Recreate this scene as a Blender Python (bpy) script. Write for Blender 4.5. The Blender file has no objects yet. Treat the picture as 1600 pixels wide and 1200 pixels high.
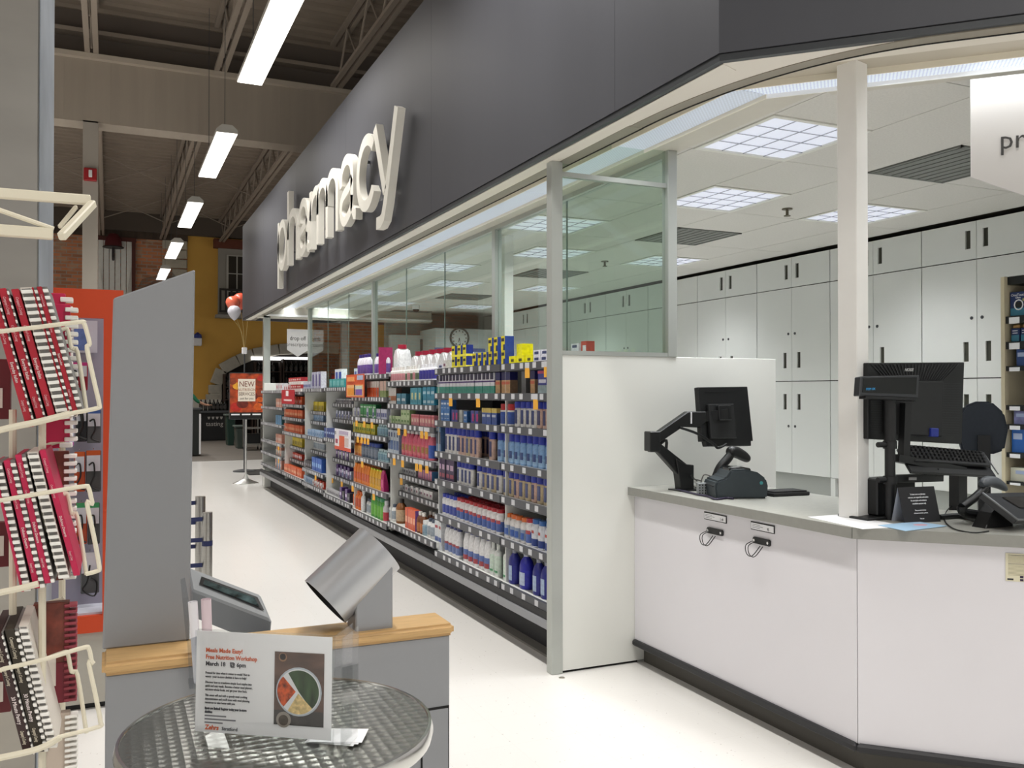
import bpy, bmesh, math, random
from mathutils import Vector, Matrix
random.seed(7)
SC = bpy.context.scene
COL = SC.collection
# ------------------------------------------------------------------ camera
FPX, VPX, VPY, EYE = 1390.0, 171.0, 614.0, 1.45
YAW = math.atan((800 - VPX) / FPX); PIT = math.atan((VPY - 600) / FPX)
FWD = Vector((math.sin(YAW) * math.cos(PIT), math.cos(YAW) * math.cos(PIT), math.sin(PIT)))
RGT = Vector((math.cos(YAW), -math.sin(YAW), 0)); UPV = RGT.cross(FWD); CAM = Vector((0, 0, EYE))
cd = bpy.data.cameras.new('camera'); cam = bpy.data.objects.new('camera', cd); COL.objects.link(cam)
cd.sensor_width = 36; cd.lens = FPX / 1600 * 36; cd.clip_end = 200; cd.clip_start = 0.02
cam.location = CAM; cam.rotation_euler = (math.pi / 2 + PIT, 0, -YAW); SC.camera = cam
# ------------------------------------------------------------------ world + exposure
w = bpy.data.worlds.new('store_air'); SC.world = w; w.use_nodes = True
w.node_tree.nodes['Background'].inputs[0].default_value = (1.0, 0.975, 0.94, 1)
w.node_tree.nodes['Background'].inputs[1].default_value = 0.42
vs = SC.view_settings; vs.view_transform = 'Standard'; vs.look = 'None'; vs.gamma = 1; vs.use_curve_mapping = False
vs.exposure = 0.14
PENDANT_W, TROFFER_W, COVE_W = 64.0, 11.0, 3.6
# ------------------------------------------------------------------ pixel -> point on a known plane
def ray(u, v): return FWD * FPX + RGT * (u - 800) - UPV * (v - 600)
def onx(u, v, x): d = ray(u, v); return CAM + d * (x / d.x)
def ony(u, v, y): d = ray(u, v); return CAM + d * (y / d.y)
def onz(u, v, z): d = ray(u, v); return CAM + d * ((z - EYE) / d.z)
# ------------------------------------------------------------------ materials
def C(h):
    h = h.lstrip('#'); r = [int(h[i:i + 2], 16) / 255 for i in (0, 2, 4)]
    return tuple(c / 12.92 if c <= .04045 else ((c + .055) / 1.055) ** 2.4 for c in r) + (1,)
MATS = {}
def mat(name, col='#808080', rough=.5, metal=0., noise=0., nscale=8., bump=0., bscale=60., emit=0., ecol=None, stretch=None, spec=.5, coat=0.):
    if name in MATS: return MATS[name]
    m = bpy.data.materials.new(name); m.use_nodes = True; nt = m.node_tree; b = nt.nodes['Principled BSDF']
    c = C(col); b.inputs['Base Color'].default_value = c
    b.inputs['Roughness'].default_value = rough; b.inputs['Metallic'].default_value = metal
    b.inputs['Specular IOR Level'].default_value = spec; b.inputs['Coat Weight'].default_value = coat
    if noise or bump:
        tc = nt.nodes.new('ShaderNodeTexCoord'); src = tc.outputs['Object']
        if stretch:
            mp = nt.nodes.new('ShaderNodeMapping'); mp.inputs['Scale'].default_value = stretch
            nt.links.new(src, mp.inputs[0]); src = mp.outputs[0]
    if noise:
        n = nt.nodes.new('ShaderNodeTexNoise'); n.inputs['Scale'].default_value = nscale; n.inputs['Detail'].default_value = 4
        nt.links.new(src, n.inputs['Vector'])
        r = nt.nodes.new('ShaderNodeMapRange'); r.inputs[1].default_value = .3; r.inputs[2].default_value = .7
        r.inputs[3].default_value = 1 - noise; r.inputs[4].default_value = 1 + noise
        nt.links.new(n.outputs[0], r.inputs[0])
        mx = nt.nodes.new('ShaderNodeVectorMath'); mx.operation = 'SCALE'; mx.inputs[0].default_value = c[:3]
        nt.links.new(r.outputs[0], mx.inputs['Scale']); nt.links.new(mx.outputs[0], b.inputs['Base Color'])
    if bump:
        n2 = nt.nodes.new('ShaderNodeTexNoise'); n2.inputs['Scale'].default_value = bscale
        nt.links.new(src, n2.inputs['Vector'])
        bp = nt.nodes.new('ShaderNodeBump'); bp.inputs['Strength'].default_value = bump; bp.inputs['Distance'].default_value = .01
        nt.links.new(n2.outputs[0], bp.inputs['Height']); nt.links.new(bp.outputs[0], b.inputs['Normal'])
    if emit:
        b.inputs['Emission Color'].default_value = C(ecol or col); b.inputs['Emission Strength'].default_value = emit
    MATS[name] = m
    return m
def glass_mat(name, tint='#e6f0ec', refl=1.0, ior=1.45, rough=0.):
    if name in MATS: return MATS[name]
    m = bpy.data.materials.new(name); m.use_nodes = True; nt = m.node_tree; nt.nodes.clear()
    o = nt.nodes.new('ShaderNodeOutputMaterial'); t = nt.nodes.new('ShaderNodeBsdfTransparent'); g = nt.nodes.new('ShaderNodeBsdfGlossy')
    t.inputs[0].default_value = C(tint); g.inputs['Roughness'].default_value = rough
    f = nt.nodes.new('ShaderNodeLayerWeight'); f.inputs[0].default_value = .5
    pw = nt.nodes.new('ShaderNodeMath'); pw.operation = 'POWER'; pw.inputs[1].default_value = 4.5; nt.links.new(f.outputs['Facing'], pw.inputs[0])
    k = nt.nodes.new('ShaderNodeMath'); k.operation = 'MULTIPLY_ADD'; k.inputs[1].default_value = .75 * refl; k.inputs[2].default_value = .035 * refl
    nt.links.new(pw.outputs[0], k.inputs[0])
    mx = nt.nodes.new('ShaderNodeMixShader')
    nt.links.new(k.outputs[0], mx.inputs[0])
    nt.links.new(t.outputs[0], mx.inputs[1]); nt.links.new(g.outputs[0], mx.inputs[2]); nt.links.new(mx.outputs[0], o.inputs[0])
    MATS[name] = m
    return m
def floor_mat():
    m = bpy.data.materials.new('speckled_vinyl'); m.use_nodes = True; nt = m.node_tree; b = nt.nodes['Principled BSDF']
    tc = nt.nodes.new('ShaderNodeTexCoord')
    v = nt.nodes.new('ShaderNodeTexVoronoi'); v.inputs['Scale'].default_value = 38; nt.links.new(tc.outputs['Object'], v.inputs['Vector'])
    n = nt.nodes.new('ShaderNodeTexNoise'); n.inputs['Scale'].default_value = 60; nt.links.new(tc.outputs['Object'], n.inputs['Vector'])
    lt = nt.nodes.new('ShaderNodeMath'); lt.operation = 'LESS_THAN'; lt.inputs[1].default_value = .13; nt.links.new(v.outputs['Distance'], lt.inputs[0])
    gt = nt.nodes.new('ShaderNodeMath'); gt.operation = 'GREATER_THAN'; gt.inputs[1].default_value = .57; nt.links.new(n.outputs[0], gt.inputs[0])
    mu = nt.nodes.new('ShaderNodeMath'); mu.operation = 'MULTIPLY'; nt.links.new(lt.outputs[0], mu.inputs[0]); nt.links.new(gt.outputs[0], mu.inputs[1])
    mu2 = nt.nodes.new('ShaderNodeMath'); mu2.operation = 'MULTIPLY'; mu2.inputs[1].default_value = .55; nt.links.new(mu.outputs[0], mu2.inputs[0])
    mx = nt.nodes.new('ShaderNodeMix'); mx.data_type = 'RGBA'; mx.inputs[6].default_value = C('#e3e1dd'); mx.inputs[7].default_value = C('#8d8378')
    nt.links.new(mu2.outputs[0], mx.inputs[0])
    br = nt.nodes.new('ShaderNodeTexBrick'); br.offset = 0; br.inputs['Scale'].default_value = 1; br.inputs['Brick Width'].default_value = .305; br.inputs['Row Height'].default_value = .305
    br.inputs['Mortar Size'].default_value = .0012; br.inputs['Color1'].default_value = (1, 1, 1, 1); br.inputs['Color2'].default_value = (.99, .99, .988, 1); br.inputs['Mortar'].default_value = (.95, .945, .935, 1)
    nt.links.new(tc.outputs['Object'], br.inputs['Vector'])
    m2 = nt.nodes.new('ShaderNodeMix'); m2.data_type = 'RGBA'; m2.blend_type = 'MULTIPLY'; m2.inputs[0].default_value = 1
    nt.links.new(mx.outputs[2], m2.inputs[6]); nt.links.new(br.outputs[0], m2.inputs[7]); nt.links.new(m2.outputs[2], b.inputs['Base Color'])
    b.inputs['Roughness'].default_value = .22; b.inputs['Specular IOR Level'].default_value = .45
    return m
def brick_mat():
    m = bpy.data.materials.new('old_brick'); m.use_nodes = True; nt = m.node_tree; b = nt.nodes['Principled BSDF']
    tc = nt.nodes.new('ShaderNodeTexCoord'); mp = nt.nodes.new('ShaderNodeMapping'); mp.inputs['Rotation'].default_value = (math.pi / 2, 0, 0)
    nt.links.new(tc.outputs['Object'], mp.inputs[0])
    br = nt.nodes.new('ShaderNodeTexBrick'); br.inputs['Scale'].default_value = 1; br.inputs['Brick Width'].default_value = .30; br.inputs['Row Height'].default_value = .105; br.inputs['Mortar Size'].default_value = .012
    br.inputs['Color1'].default_value = C('#d88a5e'); br.inputs['Color2'].default_value = C('#a87254'); br.inputs['Mortar'].default_value = C('#a79b8b')
    nt.links.new(mp.outputs[0], br.inputs['Vector'])
    n = nt.nodes.new('ShaderNodeTexNoise'); n.inputs['Scale'].default_value = 2.5; n.inputs['Detail'].default_value = 6; nt.links.new(tc.outputs['Object'], n.inputs['Vector'])
    r = nt.nodes.new('ShaderNodeMapRange'); r.inputs[1].default_value = .52; r.inputs[2].default_value = .62; nt.links.new(n.outputs[0], r.inputs[0])
    mx = nt.nodes.new('ShaderNodeMix'); mx.data_type = 'RGBA'; mx.inputs[7].default_value = C('#bda98e')
    r2 = nt.nodes.new('ShaderNodeMath'); r2.operation = 'MULTIPLY'; r2.inputs[1].default_value = .45; nt.links.new(r.outputs[0], r2.inputs[0])
    nt.links.new(r2.outputs[0], mx.inputs[0]); nt.links.new(br.outputs[0], mx.inputs[6]); nt.links.new(mx.outputs[2], b.inputs['Base Color'])
    b.inputs['Roughness'].default_value = .9
    return m
# ------------------------------------------------------------------ mesh builder
class MB:
    def __init__(s): s.v = []; s.f = []; s.m = []; s.T = None
    def P(s, p):
        p = Vector(p)
        if s.T is not None: p = s.T @ p
        s.v.append(p); return len(s.v) - 1
    def face(s, ids, m=0): s.f.append(tuple(ids)); s.m.append(m)
    def quad(s, a, b, c, d, m=0): s.face([s.P(a), s.P(b), s.P(c), s.P(d)], m); return s
    def box(s, x0, x1, y0, y1, z0, z1, m=0):
        if x0 > x1: x0, x1 = x1, x0
        if y0 > y1: y0, y1 = y1, y0
        if z0 > z1: z0, z1 = z1, z0
        i = [s.P((x, y, z)) for z in (z0, z1) for x, y in ((x0, y0), (x1, y0), (x1, y1), (x0, y1))]
        for q in ((3, 2, 1, 0), (4, 5, 6, 7), (0, 1, 5, 4), (1, 2, 6, 5), (2, 3, 7, 6), (3, 0, 4, 7)): s.face([i[k] for k in q], m)
        return s
    def prism(s, poly, a0, a1, axis='z', m=0):
        def mk(p, a): return {'z': (p[0], p[1], a), 'y': (p[0], a, p[1]), 'x': (a, p[0], p[1])}[axis]
        A = [s.P(mk(p, a0)) for p in poly]; B = [s.P(mk(p, a1)) for p in poly]; n = len(poly)
        s.face(A[::-1], m); s.face(B, m)
        for k in range(n): s.face([A[k], A[(k + 1) % n], B[(k + 1) % n], B[k]], m)
        return s
    def cyl(s, p0, p1, r0, r1=None, n=14, m=0, caps=True):
        p0, p1 = Vector(p0), Vector(p1); r1 = r0 if r1 is None else r1
        d = (p1 - p0).normalized(); a = d.orthogonal().normalized(); b = d.cross(a)
        A = []; B = []
        for k in range(n):
            t = 2 * math.pi * k / n; o = a * math.cos(t) + b * math.sin(t)
            A.append(s.P(p0 + o * r0)); B.append(s.P(p1 + o * r1))
        for k in range(n): s.face([A[k], A[(k + 1) % n], B[(k + 1) % n], B[k]], m)
        if caps: s.face(A[::-1], m); s.face(B, m)
        return s
    def tube(s, pts, r, n=7, m=0, closed=False):
        pts = [Vector(p) for p in pts]; L = len(pts); rings = []; prev = None
        for k in range(L):
            if closed: d = pts[(k + 1) % L] - pts[k - 1]
            else: d = pts[min(k + 1, L - 1)] - pts[max(k - 1, 0)]
            d.normalize()
            if prev is None: a = d.orthogonal().normalized()
            else:
                a = prev - d * prev.dot(d)
                a = a.normalized() if a.length > 1e-5 else d.orthogonal().normalized()
            prev = a; b = d.cross(a)
            rr = r[k] if isinstance(r, (list, tuple)) else r
            rings.append([s.P(pts[k] + a * (rr * math.cos(2 * math.pi * j / n)) + b * (rr * math.sin(2 * math.pi * j / n))) for j in range(n)])
        for k in range(L if closed else L - 1):
            A, B = rings[k], rings[(k + 1) % L]
            for j in range(n): s.face([A[j], A[(j + 1) % n], B[(j + 1) % n], B[j]], m)
        if not closed: s.face(rings[0][::-1], m); s.face(rings[-1], m)
        return s
    def lathe(s, prof, c=(0, 0, 0), n=16, sx=1, sy=1, m=0, mz=None):
        rings = []
        for r, z in prof:
            rings.append([s.P((c[0] + sx * r * math.cos(2 * math.pi * j / n), c[1] + sy * r * math.sin(2 * math.pi * j / n), c[2] + z)) for j in range(n)])
        for k in range(len(prof) - 1):
            mm = m
            if mz:
                zm = (prof[k][1] + prof[k + 1][1]) / 2
                for a, b, q in mz:
                    if a <= zm <= b: mm = q
            for j in range(n): s.face([rings[k][j], rings[k][(j + 1) % n], rings[k + 1][(j + 1) % n], rings[k + 1][j]], mm)
        if prof[0][0] > 1e-4: s.face(rings[0][::-1], m)
        if prof[-1][0] > 1e-4: s.face(rings[-1], m)
        return s
    def bar(s, a, b, w, h, m=0, up=(0, 0, 1)):
        a, b = Vector(a), Vector(b); d = (b - a).normalized(); u = Vector(up); r = d.cross(u)
        if r.length < 1e-4: u = Vector((0, 1, 0)); r = d.cross(u)
        r.normalize(); u = r.cross(d)
        i = [s.P(p + r * x * w / 2 + u * y * h / 2) for p in (a, b) for x, y in ((-1, -1), (1, -1), (1, 1), (-1, 1))]
        for q in ((3, 2, 1, 0), (4, 5, 6, 7), (0, 1, 5, 4), (1, 2, 6, 5), (2, 3, 7, 6), (3, 0, 4, 7)): s.face([i[k] for k in q], m)
        return s
    def build(s, name, mats, parent=None, bevel=0., seg=1, smooth=35, origin=None):
        return make_obj(name, s.v, s.f, s.m, mats, parent, bevel, seg, smooth, origin)
WL = {}
def make_obj(name, V, F, M, mats, parent=None, bevel=0., seg=1, smooth=35, origin=None):
    if not isinstance(mats, (list, tuple)): mats = [mats]
    if parent is not None: off = WL[parent]
    elif origin is not None: off = Vector(origin)
    else:
        xs = [v.x for v in V]; ys = [v.y for v in V]; zs = [v.z for v in V]
        off = Vector(((min(xs) + max(xs)) / 2, (min(ys) + max(ys)) / 2, min(zs)))
    me = bpy.data.meshes.new(name); me.from_pydata([tuple(v - off) for v in V], [], F)
    for mt in mats: me.materials.append(mt)
    for p, k in zip(me.polygons, M): p.material_index = k
    bm = bmesh.new(); bm.from_mesh(me)
    if bevel or smooth: bmesh.ops.remove_doubles(bm, verts=bm.verts, dist=1e-6)
    bmesh.ops.recalc_face_normals(bm, faces=bm.faces)
    if bevel:
        bmesh.ops.bevel(bm, geom=[e for e in bm.edges if len(e.link_faces) == 2 and e.calc_face_angle(0) > .5], offset=bevel, segments=seg, affect='EDGES', clamp_overlap=True)
    bm.to_mesh(me); bm.free()
    if smooth:
        for p in me.polygons: p.use_smooth = True
        me.set_sharp_from_angle(angle=math.radians(smooth))
    o = bpy.data.objects.new(name, me); COL.objects.link(o)
    if parent is not None: o.parent = parent; WL[o] = off
    else: o.location = off; WL[o] = off
    return o
def tag(o, label, cat, group=None):
    o['label'] = label; o['category'] = cat
    if group: o['group'] = group
    return o
def thing(name, label, cat, loc=(0, 0, 0), group=None):
    o = bpy.data.objects.new(name, None); COL.objects.link(o); o.location = loc; o.empty_display_size = .05
    WL[o] = Vector(loc); tag(o, label, cat, group); return o
def struct(o): o['kind'] = 'structure'; return o
def copy_tree(o, parent=None):
    c = o.copy(); COL.objects.link(c)
    if parent is not None: c.parent = parent
    for ch in o.children: copy_tree(ch, c)
    return c
def frame(o, u, v):
    u = Vector(u).normalized(); v = Vector(v).normalized(); n = u.cross(v)
    M = Matrix((u, v, n)).transposed().to_4x4(); M.translation = Vector(o); return M
def text(name, s, size, m, parent, M, align='LEFT', ext=.0004, sx=1., shear=0., lead=1., bold=0.):
    cu = bpy.data.curves.new('t', 'FONT'); cu.body = s; cu.size = size; cu.align_x = align; cu.extrude = ext; cu.shear = shear
    cu.space_line = lead; cu.resolution_u = 2; cu.offset = bold
    ob = bpy.data.objects.new('t', cu); COL.objects.link(ob)
    dg = bpy.context.evaluated_depsgraph_get(); me = bpy.data.meshes.new_from_object(ob.evaluated_get(dg))
    bpy.data.objects.remove(ob); bpy.data.curves.remove(cu)
    S = Matrix.Diagonal((sx, 1, 1, 1)); me.transform(Matrix.Translation(-WL[parent]) @ M @ S); me.materials.clear(); me.materials.append(m)
    o = bpy.data.objects.new(name, me); COL.objects.link(o); o.parent = parent; WL[o] = WL[parent]; me.name = name
    return o
def area(name, loc, sx, sy, power, parent=None, col=(1, .97, .93), spread=math.pi, rz=0):
    l = bpy.data.lights.new(name, 'AREA'); l.shape = 'RECTANGLE'; l.size = sx; l.size_y = sy; l.energy = power; l.color = col; l.spread = spread
    o = bpy.data.objects.new(name, l); COL.objects.link(o); o.rotation_euler = (0, 0, rz)
    if parent is not None: o.parent = parent; o.location = Vector(loc) - WL[parent]
    else: o.location = loc
    return o
def smooth_path(pts, k=6):
    pts = [Vector(p) for p in pts]; out = []
    for i in range(len(pts) - 1):
        p0 = pts[max(i - 1, 0)]; p1 = pts[i]; p2 = pts[i + 1]; p3 = pts[min(i + 2, len(pts) - 1)]
        for j in range(k):
            t = j / k
            out.append(.5 * ((2 * p1) + (p2 - p0) * t + (2 * p0 - 5 * p1 + 4 * p2 - p3) * t * t + (3 * p1 - p0 - 3 * p2 + p3) * t ** 3))
    out.append(pts[-1]); return out
def lens_mat():
    m = bpy.data.materials.new('prismatic_lens'); m.use_nodes = True; nt = m.node_tree; b = nt.nodes['Principled BSDF']
    b.inputs['Base Color'].default_value = C('#aab2bc'); b.inputs['Roughness'].default_value = .3
    tc = nt.nodes.new('ShaderNodeTexCoord'); mp = nt.nodes.new('ShaderNodeMapping'); mp.inputs['Rotation'].default_value = (0, 0, .785); nt.links.new(tc.outputs['Object'], mp.inputs[0])
    v = nt.nodes.new('ShaderNodeTexVoronoi'); v.inputs['Scale'].default_value = 70; v.inputs['Randomness'].default_value = 0; nt.links.new(mp.outputs[0], v.inputs['Vector'])
    r = nt.nodes.new('ShaderNodeMapRange'); r.inputs[1].default_value = .25; r.inputs[2].default_value = .6; r.inputs[3].default_value = .62; r.inputs[4].default_value = .22; nt.links.new(v.outputs['Distance'], r.inputs[0])
    b.inputs['Emission Color'].default_value = C('#dfe9fb'); nt.links.new(r.outputs[0], b.inputs['Emission Strength'])
    return m
# common materials
WHITE = mat('white_laminate', '#e3e4de', .42, noise=.015, nscale=1.5)
WPAINT = mat('white_paint', '#dcdcd4', .5, noise=.02, nscale=2)
CREAM = mat('cream_paint', '#c8c4b9', .6, noise=.02)
ALU = mat('anodised_aluminium', '#b9bdb8', .38, .55, noise=.03, nscale=4)
BLACK = mat('black_plastic', '#121314', .42, noise=.1, nscale=30)
BLACKG = mat('black_gloss', '#0a0b0c', .15)
DGREY = mat('dark_grey_metal', '#4b4d4f', .45, .2)
CHROME = mat('chrome', '#d8d8d6', .12, 1.)
STEEL = mat('brushed_steel', '#a9a7a2', .3, 1., noise=.06, nscale=6, stretch=(1, 1, 30))
PAPER = mat('paper_white', '#eeeef0', .7)
INK = mat('ink_dark', '#2c2c30', .8)
# ================================================================== SETTING
FLOORM = floor_mat(); BRICK = brick_mat()
struct(MB().box(-12, 14, -6, 32, -.1, 0).build('floor', FLOORM, smooth=0, origin=(0, 0, 0)))
struct(MB().box(-2.2, 9, 19.9, 30, 0, .004).build('floor', mat('grey_plank_floor', '#6d6760', .55, noise=.12, nscale=3, stretch=(1, 6, 1)), smooth=0))
# corrugated roof deck
DECK = mat('painted_roof_deck', '#8b7e70', .75, noise=.06, nscale=2)
mb = MB(); prof = []
y = -6.
while y < 31:
    prof += [(y, 7.05), (y + .12, 7.05), (y + .15, 7.0), (y + .27, 7.0)]; y += .30
A = [mb.P((-12, a, b)) for a, b in prof]; B = [mb.P((14, a, b)) for a, b in prof]
for k in range(len(prof) - 1): mb.face([A[k], B[k], B[k + 1], A[k + 1]])
mb.box(-12, 14, -6, 31, 7.1, 7.2)
struct(mb.build('ceiling', DECK, smooth=0, origin=(0, 0, 7)))
JOIST = mat('joist_paint', '#93877a', .6)
def joist(x, y0, y1, lab):
    t = thing('bar_joist', lab, 'joist', (x, (y0 + y1) / 2, 6.25), 'steel joists under the roof deck')
    for zz in (6.27, 6.93):
        m_ = MB()
        for sx in (-.055, .055): m_.box(x + sx - .035, x + sx + .035, y0, y1, zz, zz + .055)
        m_.build('bottom_chord' if zz < 6.5 else 'top_chord', JOIST, t, smooth=0)
    m_ = MB(); yy = y0 + .1; up = 1
    while yy < y1 - .7:
        a, b = (6.3, 6.95) if up else (6.95, 6.3)
        m_.cyl((x, yy, a), (x, yy + .6, b), .018, n=6); yy += .6; up = 1 - up
    m_.build('web', JOIST, t)
for x in (-3.75, -2.0, -.25, 1.5, 3.25, 5.0):
    joist(x, -5.5, 13.95, 'open web steel roof joist running up to the near face of the bulkhead')
    joist(x, 14.6, 29.9, 'open web steel roof joist in the bay beyond the bulkhead')
# bulkhead across the store with cross bracing behind
BULK = mat('bulkhead_panel', '#a3988a', .7, noise=.05, nscale=1.2, stretch=(6, 1, .4))
mb = MB(); x = -9.
while x < 12: mb.box(x, x + .599, 14.0, 14.08, 5.33, 6.2); x += .6
b = struct(mb.build('wall_bulkhead', BULK, smooth=0))
MB().box(-9, 12, 13.9, 14.02, 6.2, 6.27).build('ledge_angle', mat('ledge_highlight', '#b5aa9a', .6), b, smooth=0)  # lighter tone paints in the highlight along the ledge
MB().box(-9, 12, 14.3, 14.4, 5.4, 7.02).build('upper_panel', mat('bulkhead_shade', '#6a6057', .8), b, smooth=0)  # darker tone paints in the shade below the roof deck
MB().box(-9, 12, 14.1, 14.3, 6.62, 6.68).build('girder_flange', JOIST, b, smooth=0)
MB().box(-9, 12, 14.0, 14.4, 5.31, 5.33).build('soffit', BULK, b, smooth=0)
for x in (-3.75, -2.0, -.25, 1.5, 3.25):
    for yy in (18., 22.5, 27.):
        t = thing('cross_brace', 'pair of crossed thin steel rods between two roof joists beyond the bulkhead', 'brace', (x + .875, yy, 6.3), 'crossed braces between the joists')
        MB().cyl((x + .1, yy, 6.3), (x + 1.65, yy, 6.93), .014, n=5).build('rod', JOIST, t); MB().cyl((x + 1.65, yy + .03, 6.3), (x + .1, yy + .03, 6.93), .014, n=5).build('rod', JOIST, t)
# store column with a fire bell box
cx0, cx1 = ony(129, 300, 14.0).x, ony(153, 300, 14.0).x
t = thing('steel_column', 'pale grey steel store column under the bulkhead, behind the orange display', 'column', ((cx0 + cx1) / 2, 14.2, 0))
mb = MB(); mb.box(cx0, cx1, 14.0, 14.02, 0, 5.33).box(cx0, cx1, 14.26, 14.28, 0, 5.33).box((cx0 + cx1) / 2 - .02, (cx0 + cx1) / 2 + .02, 14.02, 14.26, 0, 5.33)
mb.build('shaft', mat('column_paint', '#a8a196', .55), t, smooth=0)
p = ony(141, 272, 13.93)
t = thing('fire_alarm', 'small red fire alarm box with white lens on the grey steel column', 'alarm', (p.x, 13.95, p.z - .09))
MB().box(p.x - .085, p.x + .085, 13.93, 14.0, p.z - .09, p.z + .09).build('body', mat('alarm_red', '#a2181f', .45), t, bevel=.01)
MB().box(p.x - .02, p.x + .025, 13.9, 13.935, p.z - .045, p.z + .055).build('lens', mat('lens_white', '#e8e8e8', .2), t, bevel=.005)
# far wall
MUST = mat('mustard_wall', '#d8a850', .85, noise=.06, nscale=1)
bx = ony(293, 400, 30).x; bx2 = ony(490, 540, 30).x; bx3 = ony(588, 540, 30).x
struct(MB().box(-9, bx, 30, 30.3, 0, 6.25).build('wall_far_brick', BRICK, smooth=0, origin=(0, 30, 0)))
struct(MB().box(-9, bx, 29.9, 30.3, 6.25, 6.45).build('trim_1', mat('soldier_course', '#4e4136', .9, noise=.25, nscale=6, stretch=(1, 1, .1)), smooth=0))
struct(MB().box(bx, bx2, 30, 30.3, 0, 6.45).build('wall_far', MUST, smooth=0))
struct(MB().box(bx2, bx3, 30, 30.3, 0, 6.45).build('wall_far_brick', BRICK, smooth=0, origin=(0, 30, 0)))
struct(MB().box(bx3, 14, 30, 30.3, 0, 6.45).build('wall_far', MUST, smooth=0))
struct(MB().box(-9, 14, 29.8, 30.4, 6.45, 7.05).build('trim_2', mat('wall_head', '#5b5147', .8), smooth=0))
# pale corner stones between brick and mustard wall
t = thing('quoin_stones', 'pale stone quoins at the corner of the far brick wall', 'stonework', (bx - .1, 29.95, 3.6))
z = 3.6; k = 0
QUOIN = mat('quoin_stone', '#b8b09e', .85, noise=.08)
while z < 6.0:
    wdt = (.75, .45)[k % 2]
    MB().box(bx - wdt, bx - .02, 29.90, 29.998, z, z + .27).build('stone', QUOIN, t, bevel=.02); z += .30; k += 1
# white barn door with a red lamp
a, b_ = ony(153, 375, 29.94), ony(206, 455, 29.94)
t = thing('barn_door', 'white plank barn door with diagonal braces on the far brick wall', 'door', ((a.x + b_.x) / 2, 29.9, 2.9))
n = 6; wd = (b_.x - a.x) / n; BARN = mat('barn_white', '#e6e4dc', .7, noise=.04)
for k in range(n): MB().box(a.x + k * wd + .008, a.x + (k + 1) * wd - .008, 29.9, 29.98, 2.9, a.z).build('plank', BARN, t, smooth=0)
xm = (a.x + b_.x) / 2
MB().bar((a.x + .05, 29.88, a.z - .9), (xm - .1, 29.88, 2.9), .02, .12, up=(0, 1, 0)).build('brace', BARN, t, smooth=0)
MB().bar((b_.x - .05, 29.88, a.z - .9), (xm + .1, 29.88, 2.9), .02, .12, up=(0, 1, 0)).build('brace', BARN, t, smooth=0)
MB().box(a.x - .1, b_.x + .12, 29.86, 29.98, a.z, a.z + .12).box(b_.x, b_.x + .1, 29.86, 29.98, 2.9, a.z).build('frame', mat('barn_frame', '#5a2d24', .7), t, smooth=0)
p = ony(177, 380, 29.8)
t = thing('barn_lamp', 'dark red shaded wall lamp above the white barn door', 'lamp', (p.x, 29.7, p.z - .5))
MB().lathe([(.25, -.15), (.22, .1), (.12, .25), (.02, .27)], (p.x, 29.6, p.z), 14).build('shade', mat('lamp_red', '#5b1c20', .5), t)
MB().lathe([(.30, -.17), (.30, -.14)], (p.x, 29.6, p.z), 14).build('rim', mat('lamp_dark', '#241c1a', .5), t)
MB().tube([(p.x, 29.6, p.z - .15), (p.x, 29.6, p.z - .45), (p.x, 29.82, p.z - .5)], .04).build('bracket', mat('lamp_dark', '#241c1a', .5), t)
# window with balcony box in the mustard wall
a, b_ = ony(341, 388, 29.9), ony(398, 497, 29.9)
t = thing('wall_window', 'grey framed multi-pane window with balcony box on the mustard wall', 'window', ((a.x + b_.x) / 2, 29.8, b_.z))
GREYT = mat('grey_timber', '#9a968c', .75)
MB().box(a.x, b_.x, 29.86, 30, b_.z, a.z).build('surround', GREYT, t, smooth=0)
MB().box(a.x - .15, b_.x + .15, 29.7, 30, a.z, a.z + .28).build('lintel', mat('lintel_brick', '#6a3a28', .85, noise=.1), t, smooth=0)
xi0, xi1 = a.x + .25, b_.x - .25
MB().box(xi0, xi1, 29.82, 29.87, b_.z + .2, a.z - .2).build('sash', mat('sash_white', '#b9b6ac', .6), t, smooth=0)
cw = (xi1 - xi0 - .16) / 2; ch = (a.z - b_.z - .56) / 3
for i in range(2):
    for j in range(3):
        MB().box(xi0 + .06 + i * (cw + .04), xi0 + .06 + i * (cw + .04) + cw, 29.81, 29.83, b_.z + .26 + j * (ch + .03), b_.z + .26 + j * (ch + .03) + ch).build('pane', mat('dark_pane', '#3a3630', .15), t, smooth=0)
MB().box(a.x - .1, b_.x + .1, 29.55, 29.9, b_.z - .05, b_.z + .05).build('sill', GREYT, t, smooth=0)
mb = MB(); x = a.x
while x < b_.x: mb.box(x, x + .06, 29.5, 29.54, b_.z + .15, b_.z + .85); x += .17
mb.box(a.x, b_.x, 29.48, 29.56, b_.z + .82, b_.z + .88).box(a.x, b_.x, 29.48, 29.56, b_.z + .12, b_.z + .18)
mb.build('balcony_rail', mat('iron_dark', '#2b2622', .6), t, smooth=0)
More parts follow.
